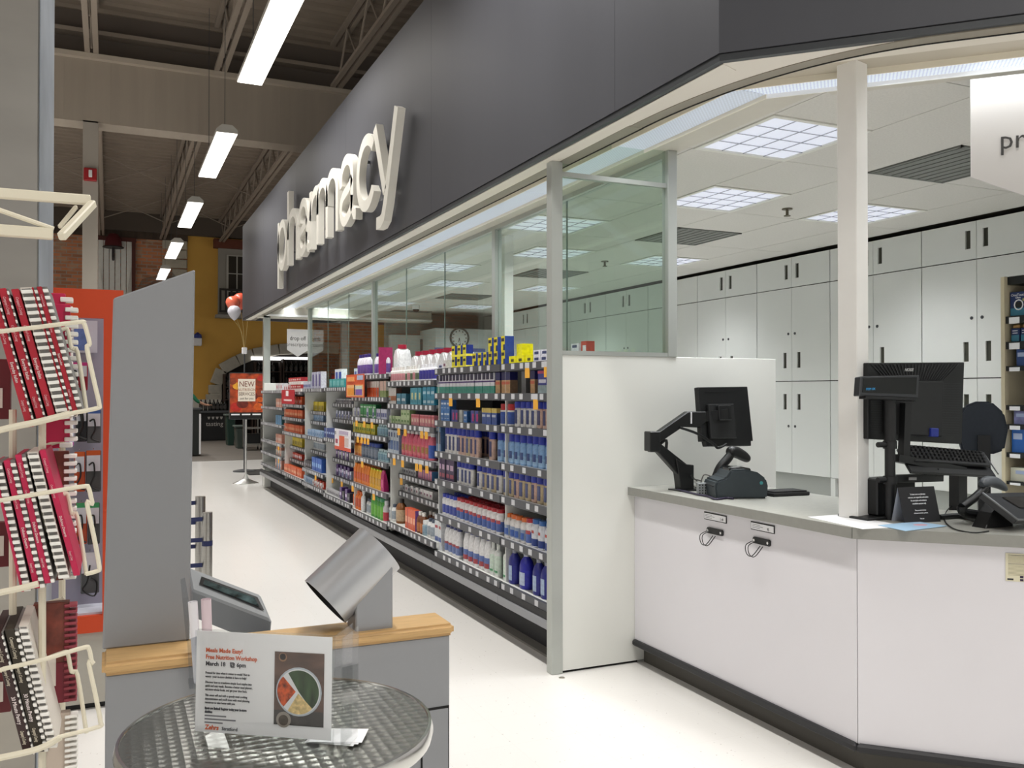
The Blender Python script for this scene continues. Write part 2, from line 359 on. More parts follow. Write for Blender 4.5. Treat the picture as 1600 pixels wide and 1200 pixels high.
# stone arch in the mustard wall with wine racks inside
archpts = [(337, 640), (337, 600), (346, 577), (372, 563), (396, 553), (436, 546), (486, 543), (530, 545)]
t = thing('stone_arch', 'pale stone arch opening in the mustard wall above the wine racks', 'arch', (ony(336, 640, 29.9).x, 29.9, 0))
STONE = mat('arch_stone', '#b5b0a2', .85, noise=.07)
for k in range(len(archpts) - 1):
    a, b_ = ony(*archpts[k], 29.85), ony(*archpts[k + 1], 29.85)
    d = (b_ - a); m_ = MB(); m_.bar(a, b_ - d * .03, .20, .36, up=(0, 0, 1) if abs(d.x) > abs(d.z) else (1, 0, 0)); m_.build('stone', STONE, t, bevel=.015)
a0 = ony(337, 600, 29.85)
for k in range(6):
    m_ = MB().box(a0.x - (.3 if k % 2 else .22), a0.x + .14, 29.74, 29.975, a0.z - .3 - k * .3, a0.z - .03 - k * .3); m_.build('stone', STONE, t, bevel=.015)
a, b_ = ony(340, 602, 29.95), ony(530, 560, 29.95)
struct(MB().prism([(ony(u, v, 29.97).x, ony(u, v, 29.97).z) for u, v in archpts[1:]] + [(ony(530, 690, 29.97).x, 0), (ony(337, 690, 29.97).x, 0)], 29.985, 30.0, 'y').build('wall_arch_recess', mat('arch_dark', '#231d19', .9), smooth=0))
p0, p1 = ony(392, 560, 29.8), ony(486, 556, 29.8)
MB().box(p0.x, p1.x, 29.72, 29.8, p0.z - .05, p0.z + .06).build('light_strip', mat('arch_light', '#ffffff', .5, emit=2.2), t, smooth=0)
WOODD = mat('dark_wood', '#3a2a20', .7, noise=.1)
# ------------------------------------------------------------------ pharmacy shell
FX, FZ0, FZ1, FY0, FY1 = 2.01, 2.655, 4.22, 2.62, 15.24      # fascia plane and extents
s2 = math.sqrt(.5)
CH = mat('charcoal_fascia', '#45464b', .44, spec=.35, noise=.05, nscale=1.1, stretch=(1, 2.5, .35), bump=.02, bscale=3)
CHT = mat('charcoal_trim', '#34373a', .4)
f = struct(MB().box(FX + .04, FX + .10, FY0 + .1, FY1, FZ0 + .024, FZ1).build('wall_fascia', CHT, smooth=0))
ys = [FY0, 3.35, 5.79, 8.23, 10.67, 13.11, FY1]
for k in range(6):
    if k == 0: MB().prism([(FX, FY0), (FX, ys[1] - .001), (FX + .04, ys[1] - .001), (FX + .04, FY0 + .017)], FZ0 + .028, FZ1).build('panel', CH, f, smooth=0)
    else: MB().box(FX, FX + .04, ys[k] + .001, ys[k + 1] - .001, FZ0 + .028, FZ1).build('panel', CH, f, smooth=0)
MB().prism([(FX + .004, FY0 + .002), (FX + .004, FY1), (FX + .06, FY1), (FX + .06, FY0 + .025)], FZ0, FZ0 + .024).build('edge_trim', CHT, f, smooth=0)
def diag(d0, d1, z0, z1, name, m, parent=None, t0=None, t1=3.2, bev=0):
    # board along the 45 degree front, between inward offsets d0..d1 from the fascia line, joined to the aisle run by a mitre
    def pt(d, t): return (FX + d * s2 * 2 + t - d * s2 * 2 + d, FY0 - t + d * (math.sqrt(2) - 1)) if False else None
    def mitre(d): return (FX + d, FY0 + d * (math.sqrt(2) - 1))
    a, b_ = mitre(d0), mitre(d1)
    e = t1 * s2
    poly = [a, b_, (b_[0] + e, b_[1] - e), (a[0] + e, a[1] - e)]
    return MB().prism(poly, z0, z1).build(name, m, parent, smooth=0, bevel=bev)
def run(d0, d1, z0, z1, name, m, parent=None, yend=FY1 - .1):
    a, b_ = (FX + d0, FY0 + d0 * (math.sqrt(2) - 1)), (FX + d1, FY0 + d1 * (math.sqrt(2) - 1))
    return MB().prism([a, b_, (FX + d1, yend), (FX + d0, yend)], z0, z1).build(name, m, parent, smooth=0)
f2 = struct(diag(.04, .10, FZ0 + .024, FZ1, 'wall_fascia_angled', CHT))
diag(0, .04, FZ0 + .028, FZ1, 'panel', CH, f2); diag(.004, .06, FZ0, FZ0 + .024, 'edge_trim', CHT, f2)
struct(MB().box(FX, 9, FY1, FY1 + .08, FZ0, FZ1).build('wall_fascia_return', CH, smooth=0))
struct(MB().prism([(FX + .1, FY1), (FX + .1, FY0 + .1), (FX + 2.5, FY0 - 2.3), (9, FY0 - 2.3), (9, FY1)], FZ1 - .05, FZ1 - .02).build('light_block_slab', CHT, smooth=0))  # unseen top slab, added to keep light from leaking into the pharmacy
SOF = mat('soffit_white', '#d8d3c9', .55); TRK = mat('track_bronze', '#8f887b', .45, .3); SLOT = mat('slot_black', '#0c0b0a', .8)
s_ = struct(run(.03, .115, FZ0 - .004, FZ0 + .13, 'trim_4', SOF))
def run2(d0, d1, z0, z1, name, m, y0): return MB().box(FX + d0, FX + d1, y0, FY1 - .1, z0, z1).build(name, m, s_, smooth=0)
c0 = (FX + .15, FY0 + .80); c1 = (FX + .15, FY0 - .085); c2 = (FX + .55, FY0 - .485)
run2(.112, .19, FZ0 - .005, FZ0 + .12, 'gate_track', TRK, c0[1]); run2(.183, .192, FZ0 - .007, FZ0 - .002, 'track_slot', SLOT, c0[1])
def bez(t, o):
    x = (1 - t) ** 2 * c0[0] + 2 * t * (1 - t) * c1[0] + t * t * c2[0]; y_ = (1 - t) ** 2 * c0[1] + 2 * t * (1 - t) * c1[1] + t * t * c2[1]
    dx = 2 * (1 - t) * (c1[0] - c0[0]) + 2 * t * (c2[0] - c1[0]); dy = 2 * (1 - t) * (c1[1] - c0[1]) + 2 * t * (c2[1] - c1[1]); L = math.hypot(dx, dy)
    return (x - dy / L * o, y_ + dx / L * o)
def ribbon(o0, o1, z, name, m):
    mb = MB(); N = 24
    I = [[mb.P((*bez(k / N, o), zz)) for o, zz in ((o0, z), (o1, z), (o1, z + .1), (o0, z + .1))] for k in range(N + 1)]
    for k in range(N):
        for j in range(4): mb.face([I[k][j], I[k][(j + 1) % 4], I[k + 1][(j + 1) % 4], I[k + 1][j]])
    return mb.build(name, m, s_, smooth=0)
ribbon(-.026, .040, FZ0 - .004, 'gate_track', TRK); ribbon(.033, .042, FZ0 - .006, 'track_slot', SLOT)
def dseg(d0, d1, z0, z1, name, m, ta, tb):
    f_ = lambda d, t_: (FX + d * s2 + t_, FY0 + d * s2 - t_)
    return MB().prism([f_(d0, ta), f_(d1, ta), f_(d1, tb), f_(d0, tb)], z0, z1).build(name, m, s_, smooth=0)
dseg(.02, .086, FZ0 - .004, FZ0 + .1, 'gate_track', TRK, .517, 2.4); dseg(.079, .088, FZ0 - .006, FZ0, 'track_slot', SLOT, .517, 2.4)
MB().prism([(FX + .03, c0[1]), (FX + .03, FY0 + .0124), (FX + .03 + .5, FY0 + .0124 - .5)] + [bez(1 - k / 12, -.02) for k in range(1, 13)], FZ0 - .001, FZ0 + .02).build('soffit_board', SOF, s_, smooth=0)
diag(.05, .17, FZ0 + .001, FZ0 + .13, 'soffit_board', mat('soffit_light', '#d3cdc1', .55), s_)
CZ = 2.79
run(.19, .44, CZ - .004, CZ + .02, 'soffit_board', CREAM, s_)
run(.65, .86, CZ - .004, CZ + .02, 'soffit_board', CREAM, s_)
_m = lambda d: (FX + d, FY0 + d * .41421)
MB().prism([_m(.17), _m(.44), (FX + .44, FY0 + .485), (FX + .445, FY0 + .485), (FX + .445 + 2.4, FY0 + .485 - 2.4), (_m(.17)[0] + 2.4, _m(.17)[1] - 2.4)], CZ - .004, CZ + .02).build('soffit_board', mat('soffit_tan', '#b9b1a1', .6), s_, smooth=0)
diag(.82, .90, CZ - .02, CZ + .02, 'soffit_board', CREAM, s_)
# continuous light trough
LENS = lens_mat()
def trough(y0, y1, lab):
    t = thing('cove_light', lab, 'light', (FX + .545, (y0 + y1) / 2, CZ - .02), 'lens lights along the pharmacy front')
    MB().box(FX + .445, FX + .645, y0 + .004, y1 - .004, CZ - .012, CZ - .008).build('lens', LENS, t, smooth=0)
    MB().box(FX + .44, FX + .447, y0, y1, CZ - .03, CZ).box(FX + .643, FX + .65, y0, y1, CZ - .03, CZ).build('trim', mat('lens_frame', '#e2dccb', .5), t, smooth=0)
    area('lamp', (FX + .545, (y0 + y1) / 2, CZ - .016), .17, y1 - y0 - .1, COVE_W * (y1 - y0), t, (.95, .98, 1), 2.2)
yy = [3.125, 5.3, 7.65, 10.0, 12.35, 14.6]
for k in range(5): trough(yy[k], yy[k + 1], ['prismatic lens strip light at the bend over the aluminium corner post', 'prismatic lens strip light over the bay topped with yellow cartons', 'prismatic lens strip light below the last letters of the big lettering', 'prismatic lens strip light below the first letters of the big lettering', 'prismatic lens strip light next to the drop off sign'][k])
d_ = .74
mc = (FX + d_, FY0 + d_ * .4142)
t = thing('cove_light', 'prismatic lens strip light over the angled service counter', 'light', (mc[0] + .8, mc[1] - .8, CZ - .04), 'lens lights along the pharmacy front')
def cpoly(d0, d1, x0, x1):   # angled light boards that start where the aisle light ends
    K_ = FX + FY0; f0 = (FX + x0, K_ + d0 * 1.41421 - FX - x0); f1 = (FX + x1, K_ + d1 * 1.41421 - FX - x1)
    return [f0, f1, (f1[0] + 2.3, f1[1] - 2.3), (f0[0] + 2.3, f0[1] - 2.3)]
MB().prism(cpoly(.665, .815, .445, .645), CZ - .012, CZ - .008).build('lens', LENS, t, smooth=0)
MB().prism(cpoly(.657, .666, .44, .447), CZ - .03, CZ).build('trim', MATS['lens_frame'], t, smooth=0); MB().prism(cpoly(.814, .822, .643, .65), CZ - .03, CZ).build('trim', mat('trim_bright', '#f4f4f2', .4), t, smooth=0)
area('lamp', (mc[0] + 1.1, mc[1] - 1.1, CZ - .016), .12, 2.6, COVE_W * 2.8, t, (.95, .98, 1), 2.2, rz=math.radians(45))
# suspended ceiling
TILE = mat('ceiling_tile', '#d0cec8', .9, noise=.05, nscale=90, bump=.05, bscale=200)
cl = struct(MB().prism([(FX + .86, FY1), (FX + .86, FY0 + .4), (FX + 3.0, FY0 - 1.74 + .1), (6.2, FY0 - 1.64), (6.2, FY1)], CZ + .012, CZ + .03).build('ceiling', mat('tile_gap', '#6d675e', .9), smooth=0))
GX, GY, PX, PY = 2.905, 3.365, .64, .655
LIT = {}; VENT = {}
for j in range(-4, 17, 2):
    if (j // 2) % 2 == 0: LIT[(0, j)] = 1; VENT[(2, j)] = 1
    else: LIT[(1, j)] = 1; LIT[(3, j)] = 1
def clip(poly, k):
    out = []
    for i in range(len(poly)):
        a, b_ = poly[i], poly[(i + 1) % len(poly)]; fa, fb = a[0] + a[1] - k, b_[0] + b_[1] - k
        if fa >= 0: out.append(a)
        if fa * fb < 0: t_ = fa / (fa - fb); out.append((a[0] + (b_[0] - a[0]) * t_, a[1] + (b_[1] - a[1]) * t_))
    return out
KD = FX + FY0 + .86 * math.sqrt(2)
xs = [(FX + .862, GX)] + [(GX + i * PX, min(GX + (i + 1) * PX, 5.97)) for i in range(5)]
g = .003
LOUV = mat('louver_lens', '#606267', .3, emit=.70, ecol='#e9edfa'); VANE = mat('louver_vane', '#6e7077', .4, .3); VENTM = mat('vent_grey', '#6e716c', .5)
for ii, (x0, x1) in enumerate(xs):
    i = ii - 1; j = -5
    while GY + j * PY < 15.0:
        y0 = GY + j * PY; step = 1
        if (i, j) in LIT and x0 + y0 > KD:
            t = thing('ceiling_light', {(0, 0): 'square troffer light between the end glass and the white counter post', (1, 2): 'square troffer light close beside the end glass post', (3, 2): 'square troffer light half behind the white counter post, near the cupboards'}.get((i, j), 'square louvred troffer light deeper in the pharmacy ceiling, past the end glass'), 'light', ((x0 + x1) / 2, y0 + PY / 2, CZ - .01), 'square troffers in the pharmacy ceiling')
            MB().box(x0 + .03, x1 - .03, y0 + .03, y0 + PY - .03, CZ + .004, CZ + .008).build('diffuser', LOUV, t, smooth=0)
            MB().box(x0 + g, x0 + .03, y0 + g, y0 + PY - g, CZ - .006, CZ + .006).box(x1 - .03, x1 - g, y0 + g, y0 + PY - g, CZ - .006, CZ + .006).box(x0 + .03, x1 - .03, y0 + g, y0 + .03, CZ - .006, CZ + .006).box(x0 + .03, x1 - .03, y0 + PY - .03, y0 + PY - g, CZ - .006, CZ + .006).build('frame', WPAINT, t, smooth=0)
            m_ = MB()
            for k in range(1, 4):
                q = x0 + .03 + (x1 - x0 - .06) * k / 4; m_.box(q - .002, q + .002, y0 + .03, y0 + PY - .03, CZ - .002, CZ + .002)
                q = y0 + .03 + (PY - .06) * k / 4; m_.box(x0 + .03, x1 - .03, q - .002, q + .002, CZ - .002, CZ + .002)
            m_.build('louver', VANE, t, smooth=0)
            area('lamp', ((x0 + x1) / 2, y0 + PY / 2, CZ + .002), x1 - x0 - .08, PY - .08, TROFFER_W, t, (.97, .98, 1), 1.95)
        elif (i, j) in VENT and x0 + y0 > KD:
            t = thing('air_vent', {(2, 0): 'grey slatted air vent next to the hanging prescription sign', (2, 4): 'grey slatted air vent behind the end glass post'}.get((i, j), 'grey slatted air vent deep in the pharmacy ceiling behind glass'), 'vent', ((x0 + x1) / 2, y0 + PY / 2, CZ - .01), 'vents in the pharmacy ceiling')
            MB().box(x0 + g, x1 - g, y0 + g, y0 + PY - g, CZ + .006, CZ + .01).build('plenum', mat('vent_dark', '#3b3d3a', .7), t, smooth=0)
            nn = 8
            for k in range(nn):
                q = x0 + .03 + (x1 - x0 - .06) * k / nn; MB().box(q + .012, q + (x1 - x0 - .06) / nn - .004, y0 + .02, y0 + PY - .02, CZ - .006, CZ + .004).build('slat', VENTM, t, smooth=0)
            MB().box(x0 + g, x0 + .024, y0 + g, y0 + PY - g, CZ - .008, CZ + .006).box(x1 - .024, x1 - g, y0 + g, y0 + PY - g, CZ - .008, CZ + .006).box(x0, x1, y0 + g, y0 + .02, CZ - .008, CZ + .006).box(x0, x1, y0 + PY - .02, y0 + PY - g, CZ - .008, CZ + .006).build('frame', VENTM, t, smooth=0)
        else:
            if j % 2 == 1 and (i, j + 1) not in LIT and (i, j + 1) not in VENT: step = 2
            elif j % 2 == 1: step = 1
            poly = clip([(x0 + g, y0 + g), (x1 - g, y0 + g), (x1 - g, y0 + step * PY - g), (x0 + g, y0 + step * PY - g)], KD)
            if len(poly) > 2: MB().prism(poly, CZ, CZ + .012).build('ceiling_tile', TILE, cl, smooth=0)
        j += step
# sprinkler heads
for u, v in ((1230, 326), (945, 408)):
    p = onz(u, v, CZ)
    t = thing('sprinkler', 'small brass sprinkler head hanging from the pharmacy ceiling', 'sprinkler', (p.x, p.y, CZ - .06), 'ceiling sprinklers')
    MB().cyl((p.x, p.y, CZ - .008), (p.x, p.y, CZ), .038, n=16).build('escutcheon', mat('brass_dull', '#6b6454', .4, .7), t)
    MB().cyl((p.x, p.y, CZ - .05), (p.x, p.y, CZ - .008), .011, n=10).cyl((p.x, p.y, CZ - .056), (p.x, p.y, CZ - .05), .024, n=12).build('head', MATS['brass_dull'], t)
# aisle windows
WX = 2.83
GL = glass_mat('window_glass', '#f0f6f2', 1.0)
wn = struct(MB().box(WX - .03, WX + .03, 4.14, 14.0, CZ - .035, CZ - .004).build('window_1', ALU, smooth=0))
MB().box(WX - .03, WX + .03, 4.14, 14.0, 1.40, 1.44).build('sill', ALU, wn, smooth=0)
mul = [4.12, 6.55, 10.16, 13.85]
for y in mul[1:]: MB().box(WX - .03, WX + .03, y - .03, y + .03, 1.44, CZ - .035).build('mullion', ALU, wn, smooth=0)
for y in (7.765, 8.936, 11.4, 12.6, 5.35): MB().box(WX - .004, WX + .006, y - .003, y + .003, 1.44, CZ - .035).build('joint', mat('glass_joint', '#6f7f78', .3), wn, smooth=0)
for a, b_ in ((4.17, 6.52), (6.58, 10.13), (10.19, 13.82)):
    MB().box(WX - .003, WX + .003, a, b_, 1.44, CZ - .035).build('pane', GL, wn, smooth=0)
struct(MB().box(WX - .05, WX + .05, 4.15, 13.9, 0, 1.40).build('wall_low', WPAINT, smooth=0))
# end partition: aluminium posts, white low wall, glass above
EY = 4.117
pe = struct(MB().box(2.075, 2.14, 4.09, 4.15, 0, FZ0 - .004).build('trim_5', ALU, smooth=0, bevel=.003))
we = struct(MB().box(2.14, 3.545, EY - .02, EY + .03, .012, 1.648).build('wall_end', WHITE, smooth=0, bevel=.002))
MB().box(2.15, 2.60, EY - .01, EY + .02, 0, .012).build('base_gap', SLOT, we, smooth=0)
w2 = struct(MB().box(2.79, 2.85, EY - .03, EY + .03, 1.648, CZ - .004).build('window_2', ALU, smooth=0, bevel=.003))
MB().box(2.14, 2.79, EY - .025, EY + .025, 1.648, 1.67).build('sill', ALU, w2, smooth=0)
MB().box(2.14, 2.79, EY - .02, EY + .02, 2.578, 2.602).build('transom', ALU, w2, smooth=0)
MB().box(2.14, 2.79, EY - .003, EY + .003, 1.67, 2.578).build('pane', GL, w2, smooth=0)
MB().box(2.14, 2.79, EY - .003, EY + .003, 2.602, CZ - .004).build('pane', GL, w2, smooth=0)
MB().box(2.12, 2.148, EY + .028, EY + .034, 1.67, FZ0).build('stop', ALU, w2, smooth=0)
# floor screw cap beside the post
p = onz(878, 1059, 0)
tag(MB().lathe([(.016, 0), (.012, .003), (.005, .004)], (p.x, p.y, 0), 14).build('floor_anchor', mat('anchor_metal', '#8b857a', .4, .7)), 'small metal floor anchor cap beside the aluminium post', 'anchor')
# far end of the pharmacy
struct(MB().box(2.17, 2.27, 14.1, 14.2, 0, FZ0).build('trim_6', ALU, smooth=0))
struct(MB().box(2.17, 2.45, 14.02, 14.1, 0, 1.60).build('wall_far_end', WHITE, smooth=0, bevel=.004))
struct(MB().box(2.1, 4.9, 14.1, 14.3, 2.62, CZ).build('trim_7', CREAM, smooth=0))
struct(MB().box(2.2, 4.9, 14.05, 14.1, 2.64, 2.67).build('trim_8', mat('trim_bright', '#f4f4f2', .4), smooth=0))
IW = mat('interior_wall', '#bcc1c0', .7, noise=.02)
struct(MB().box(4.88, 6.4, 13.6, 13.7, 0, 2.50).build('wall_clock', IW, smooth=0))
struct(MB().box(4.80, 4.88, 13.6, 15.2, 0, 2.50).build('wall_clock_side', IW, smooth=0))
struct(MB().box(4.2, 6.4, 14.4, 14.5, 0, CZ).build('wall_back_interior', mat('bulkhead_interior', '#8b8f8b', .8), smooth=0))
struct(MB().box(4.25, 4.8, 14.3, 14.4, 0, 2.42).build('wall_back_panel', IW, smooth=0))
# wall behind cupboards
struct(MB().box(6.45, 6.5, -1, 15, 0, CZ + .1).build('wall_right', IW, smooth=0))
# ------------------------------------------------------------------ store pendants
HOUS = mat('lamp_housing', '#b9b6ae', .4); TUBE = mat('lamp_diffuser', '#ffffff', .4, emit=3.0, ecol='#fffaf2')
ZL = 4.6
def pendant(x, y0, lab, g='pendant lights in rows above the store aisles'):
    t = thing('pendant_light', lab, 'light', (x, y0 + 1.22, ZL), g)
    m_ = MB(); m_.prism([(x - .125, ZL + .01), (x + .125, ZL + .01), (x + .125, ZL + .05), (x + .06, ZL + .11), (x - .06, ZL + .11), (x - .125, ZL + .05)], y0, y0 + 2.44, 'y'); m_.build('housing', HOUS, t, smooth=0)
    MB().box(x - .12, x + .12, y0 + .01, y0 + 2.43, ZL + .002, ZL + .01).build('diffuser', TUBE, t, smooth=0)
    for q in (.25, 2.2): MB().cyl((x, y0 + q, ZL + .11), (x, y0 + q, 7.0), .004, n=5).build('wire', DGREY, t)
    area('lamp', (x, y0 + 1.22, ZL - .004), .23, 2.4, PENDANT_W, t, (1, .975, .94), 2.3)
for k in range(-2, 6):
    pendant(1.29, 2.58 + k * 4.33, {1: 'strip pendant hanging in front of the bulkhead beside the large lettering', 2: 'strip pendant hanging right at the bulkhead edge near the steel column', 3: 'first strip pendant beyond the bulkhead'}.get(k, 'strip pendant further along the pharmacy side row, deep beyond the bulkhead' if k > 3 else 'strip pendant over the floor by the health station'))
for k in range(-2, 6):
    pendant(-3.4, 2.58 + k * 4.33, 'long white strip pendant hanging over the next aisle left of the book rack')
for k in range(-2, 2):
    pendant(-7.6, 2.58 + k * 4.33, 'long white strip pendant hanging far left of the orange display')
for y_ in (-5.9, -2.6): pendant(4.6, y_, 'long white strip pendant hanging over the floor in front of the angled counter')
# ================================================================== LEFT FOREGROUND
def dep(u, v, D): return CAM + ray(u, v) * (D / FPX)
def xz(u, v, y): p = ony(u, v, y); return (p.x, p.z)
# metal clad column
METC = mat('mottled_steel', '#aaa69f', .33, .85, noise=.10, nscale=2.2, stretch=(1, 1, 2.5), bump=.04, bscale=3)
METS = mat('side_reflections', '#8f959d', .5, .35, noise=.22, nscale=2.0, stretch=(1, 1, 1.6))  # bluish tone and patches paint reflections onto the column's side face
cxr = ony(62, 300, 3.0).x
t = thing('clad_column', 'tall dull steel clad column rising behind the cookbook rack', 'column', (-.7, 3.3, 0))
MB().box(-1.4, cxr - .003, 3.0, 3.72, 0, 4.6).build('cladding', METC, t, smooth=0, bevel=.004)
MB().box(cxr - .003, cxr, 3.002, 3.72, 0, 4.6).build('side_face', METS, t, smooth=0, bevel=.003)
# orange framed display of small accessories
OY = 4.5
ORG = mat('orange_board', '#c9441a', .5, noise=.03, nscale=3)
xo, xi = ony(193, 455, OY).x, ony(161, 700, OY).x; xl = ony(-90, 700, OY).x
zt, zo1, zo0, zb = ony(150, 452, OY).z, ony(150, 497, OY).z, ony(150, 962, OY).z, ony(150, 988, OY).z
t = thing('orange_display', 'orange framed display stand hung with small accessory cards', 'display', ((xo + xl) / 2, OY + .15, 0))
MB().box(xl, xo, OY, OY + .03, zo1, zt).build('header', ORG, t, smooth=0)
MB().box(xi, xo, OY, OY + .03, zb, zo1).build('side_board', ORG, t, smooth=0); MB().box(xl, xl + .08, OY, OY + .03, zb, zo1).build('side_board', ORG, t, smooth=0)
MB().box(xl + .08, xi, OY, OY + .03, zb, zo0).build('bottom_board', ORG, t, smooth=0)
MB().box(xl, xo, OY + .22, OY + .26, zb, zt - .05).build('back_panel', mat('lilac_grey', '#9a98a8', .7), t, smooth=0)
MB().box(xl, xo, OY + .03, OY + .22, zb, zo0 + .01).build('tray', mat('tray_pale', '#c8ccd8', .5), t, smooth=0)
MB().box(xl, xo, OY + .02, OY + .5, .03, zb - .002).build('plinth', mat('plinth_grey', '#b0aca2', .6), t, smooth=0); MB().box(xl, xo, OY + .05, OY + .5, 0, .03).build('plinth_foot', BLACK, t, smooth=0)
def card(u0, v0, u1, v1, ctop, cbody, item, lab, k):
    y = OY + .16; a, b_ = ony(u0, v0, y), ony(u1, v1, y); h = a.z - b_.z
    t = thing('accessory_pack', lab, 'package', ((a.x + b_.x) / 2, y, b_.z), 'packs hung in the orange display')
    MB().box(a.x, b_.x, y, y + .012, b_.z, a.z).build('blister', mat('blister_' + cbody, cbody, .25), t, bevel=.004)
    MB().box(a.x + .004, b_.x - .004, y - .004, y, a.z - h * .5, a.z - h * .12).build('card', mat('card_white', '#d3d6de', .6), t, smooth=0)
    MB().box(a.x + .003, b_.x - .003, y - .003, y, a.z - h * .12, a.z).build('card_top', mat('ctop' + ctop, ctop, .6), t, smooth=0)
    cx = (a.x + b_.x) / 2; pts = [(cx - .02, a.z - h * .35), (cx, a.z - h * .3), (cx + .004, a.z - h * .6), (cx - .012, a.z - h * .85), (cx + .022, a.z - h * .95)]
    if item == 'loop': pts = [(cx, a.z - h * .3), (cx - .01, a.z - h * .7), (cx - .03, b_.z + .02), (cx + .02, b_.z - .01), (cx + .03, b_.z + .05), (cx + .005, a.z - h * .6)]
    MB().tube(smooth_path([(q[0], y - .012, q[1]) for q in pts], 5), .004 if item != 'bar' else .008).build('cord', BLACK, t)
    MB().tube([(cx, OY + .22, a.z + .006), (cx, y - .01, a.z + .006), (cx, y - .02, a.z + .012)], .002, n=5).build('peg_hook', CHROME, t)
card(118, 626, 136, 690, '#c8c6d0', '#2a2c30', 'bar', 'dark blister pack with black straps, upper hook beside the grey kiosk panel', 0)
card(136, 640, 158, 692, '#3d62a8', '#5c5e60', 'line', 'blue-topped pack with black cord, upper right hook in the orange display', 1)
card(116, 706, 133, 768, '#c95a22', '#b8481f', 'line', 'orange-topped pack with black cord, second row inner hook', 2)
card(134, 704, 158, 768, '#c95a22', '#4a4c4c', 'line', 'orange-topped grey pack with black cable, second row outer hook', 3)
card(118, 786, 136, 850, '#3c9a62', '#b04a28', 'line', 'green-topped orange pack with black cord, third row inner hook', 4)
card(137, 786, 156, 850, '#3c9a62', '#4a4c4c', 'line', 'green-topped grey pack with black cord, third row outer hook', 5)
card(126, 864, 155, 926, '#d6d8e0', '#55585a', 'loop', 'white-topped pack with looped black cable, lowest hook', 6)
card(100, 566, 137, 610, '#c0347f', '#8d2030', 'line', 'pink-topped pack on the highest hook of the orange display', 7)
a, b_ = ony(112, 500, OY + .19), ony(152, 551, OY + .19)
t = thing('display_poster', 'pale blue printed poster inside the top of the orange display', 'poster', ((a.x + b_.x) / 2, OY + .2, b_.z))
MB().box(a.x, b_.x, OY + .2, OY + .205, b_.z, a.z).build('sheet', mat('poster_pale', '#c4c6d2', .6), t, smooth=0)
MB().box(a.x + .01, a.x + (b_.x - a.x) * .6, OY + .198, OY + .2, b_.z + .01, a.z - .04).build('print', mat('poster_blue', '#5d74ad', .6, noise=.3, nscale=20), t, smooth=0)
# ------------------------------------------------------------------ wire book rack
BY = dep(50, 560, 1.37).y
WIRE = mat('white_wire', '#d9d2bd', .45)
rk = thing('wire_book_rack', 'white wire spinner rack holding comb-bound cookbooks', 'rack', (-.25, BY + .1, 0))
def wire(pxs, r=.0034, y=None, name='wire', k=4):
    y = BY - .022 if y is None else y
    return MB().tube(smooth_path([ony(u, v, y) for u, v in pxs], k), r, n=8).build(name, WIRE, rk)
for k_, pts in enumerate((
    [(-60, 527), (0, 518), (60, 511), (125, 503), (131, 505), (136, 520), (140, 538), (136, 545), (148, 600), (155, 632), (151, 638), (110, 646)],
    [(-60, 792), (0, 782), (70, 770), (130, 760), (138, 762), (142, 776), (144, 788), (136, 786), (147, 840), (155, 885), (152, 892), (134, 897)],
    [(-60, 1040), (0, 1047), (6, 1045), (70, 1030), (130, 1012), (139, 1014), (143, 1032), (146, 1037), (139, 1036), (150, 1090), (157, 1128), (153, 1136), (90, 1152)])):
    wire(pts)
for pts in ([(-50, 690), (0, 672), (60, 659), (110, 646)], [(-60, 940), (0, 926), (33, 919), (60, 912)], [(-60, 1195), (0, 1184), (60, 1170), (95, 1152)]): wire(pts, .005, BY - .01)
for dy, sc in ((.12, 0), (.20, 1)):
    for base in ((0, 258, 505) if not sc else (258, 505)):
        wire([(70, 545 + base - 20), (100, 514 + base), (106, 517 + base), (112, 545 + base), (121, 550 + base), (135, 640 + base)] if not sc else [(60, 700 + base - 258), (94, 690 + base - 258), (98, 697 + base - 258), (96, 800 + base - 258)], .0034, BY + dy)
for u, v0, v1, dy in ((20, 640, 960, .06), (66, 660, 1200, .04), (97, 700, 1180, .22), (-20, 400, 1200, .05)): wire([(u, v0), (u, (v0 + v1) / 2), (u, v1)], .0055, BY + dy, 'upright')
MB().cyl((-.36, BY + .15, 0), (-.36, BY + .15, 1.95), .02, n=14).build('pole', WIRE, rk)
MB().lathe([(.24, 0), (.24, .02), (.05, .04), (.03, .06)], (-.36, BY + .15, 0), 24).build('base', WIRE, rk)
for zz in (.45, .72, .98, 1.24, 1.70): MB().tube([(-.36, BY + .15, zz), ony(-20, 614 - (zz - 1.45) / 1.5 * 1390, BY + .05)], .005).build('stay', WIRE, rk)
# header bracket of the rack: flat white bars
hb = BY + .05
def hbar(a, b_, hpx, y0=hb, y1=None, name='header_bar'):
    y1 = y0 if y1 is None else y1
    A, B = ony(*a, y0), ony(*b_, y1); MB().bar(A, B, .012, hpx / 1390 * 1.5, up=(0, 0, 1)).build(name, WIRE, rk, smooth=0, bevel=.002)
hbar((-80, 296), (142, 313), 15); hbar((-80, 354), (83, 366), 17); hbar((145, 318), (96, 370), 12, hb, hb - .1); hbar((120, 322), (92, 356), 6, hb + .02, hb + .02)
MB().tube([ony(-60, 310, hb), ony(-5, 327, hb), ony(84, 358, hb)], .004).build('header_stay', WIRE, rk)
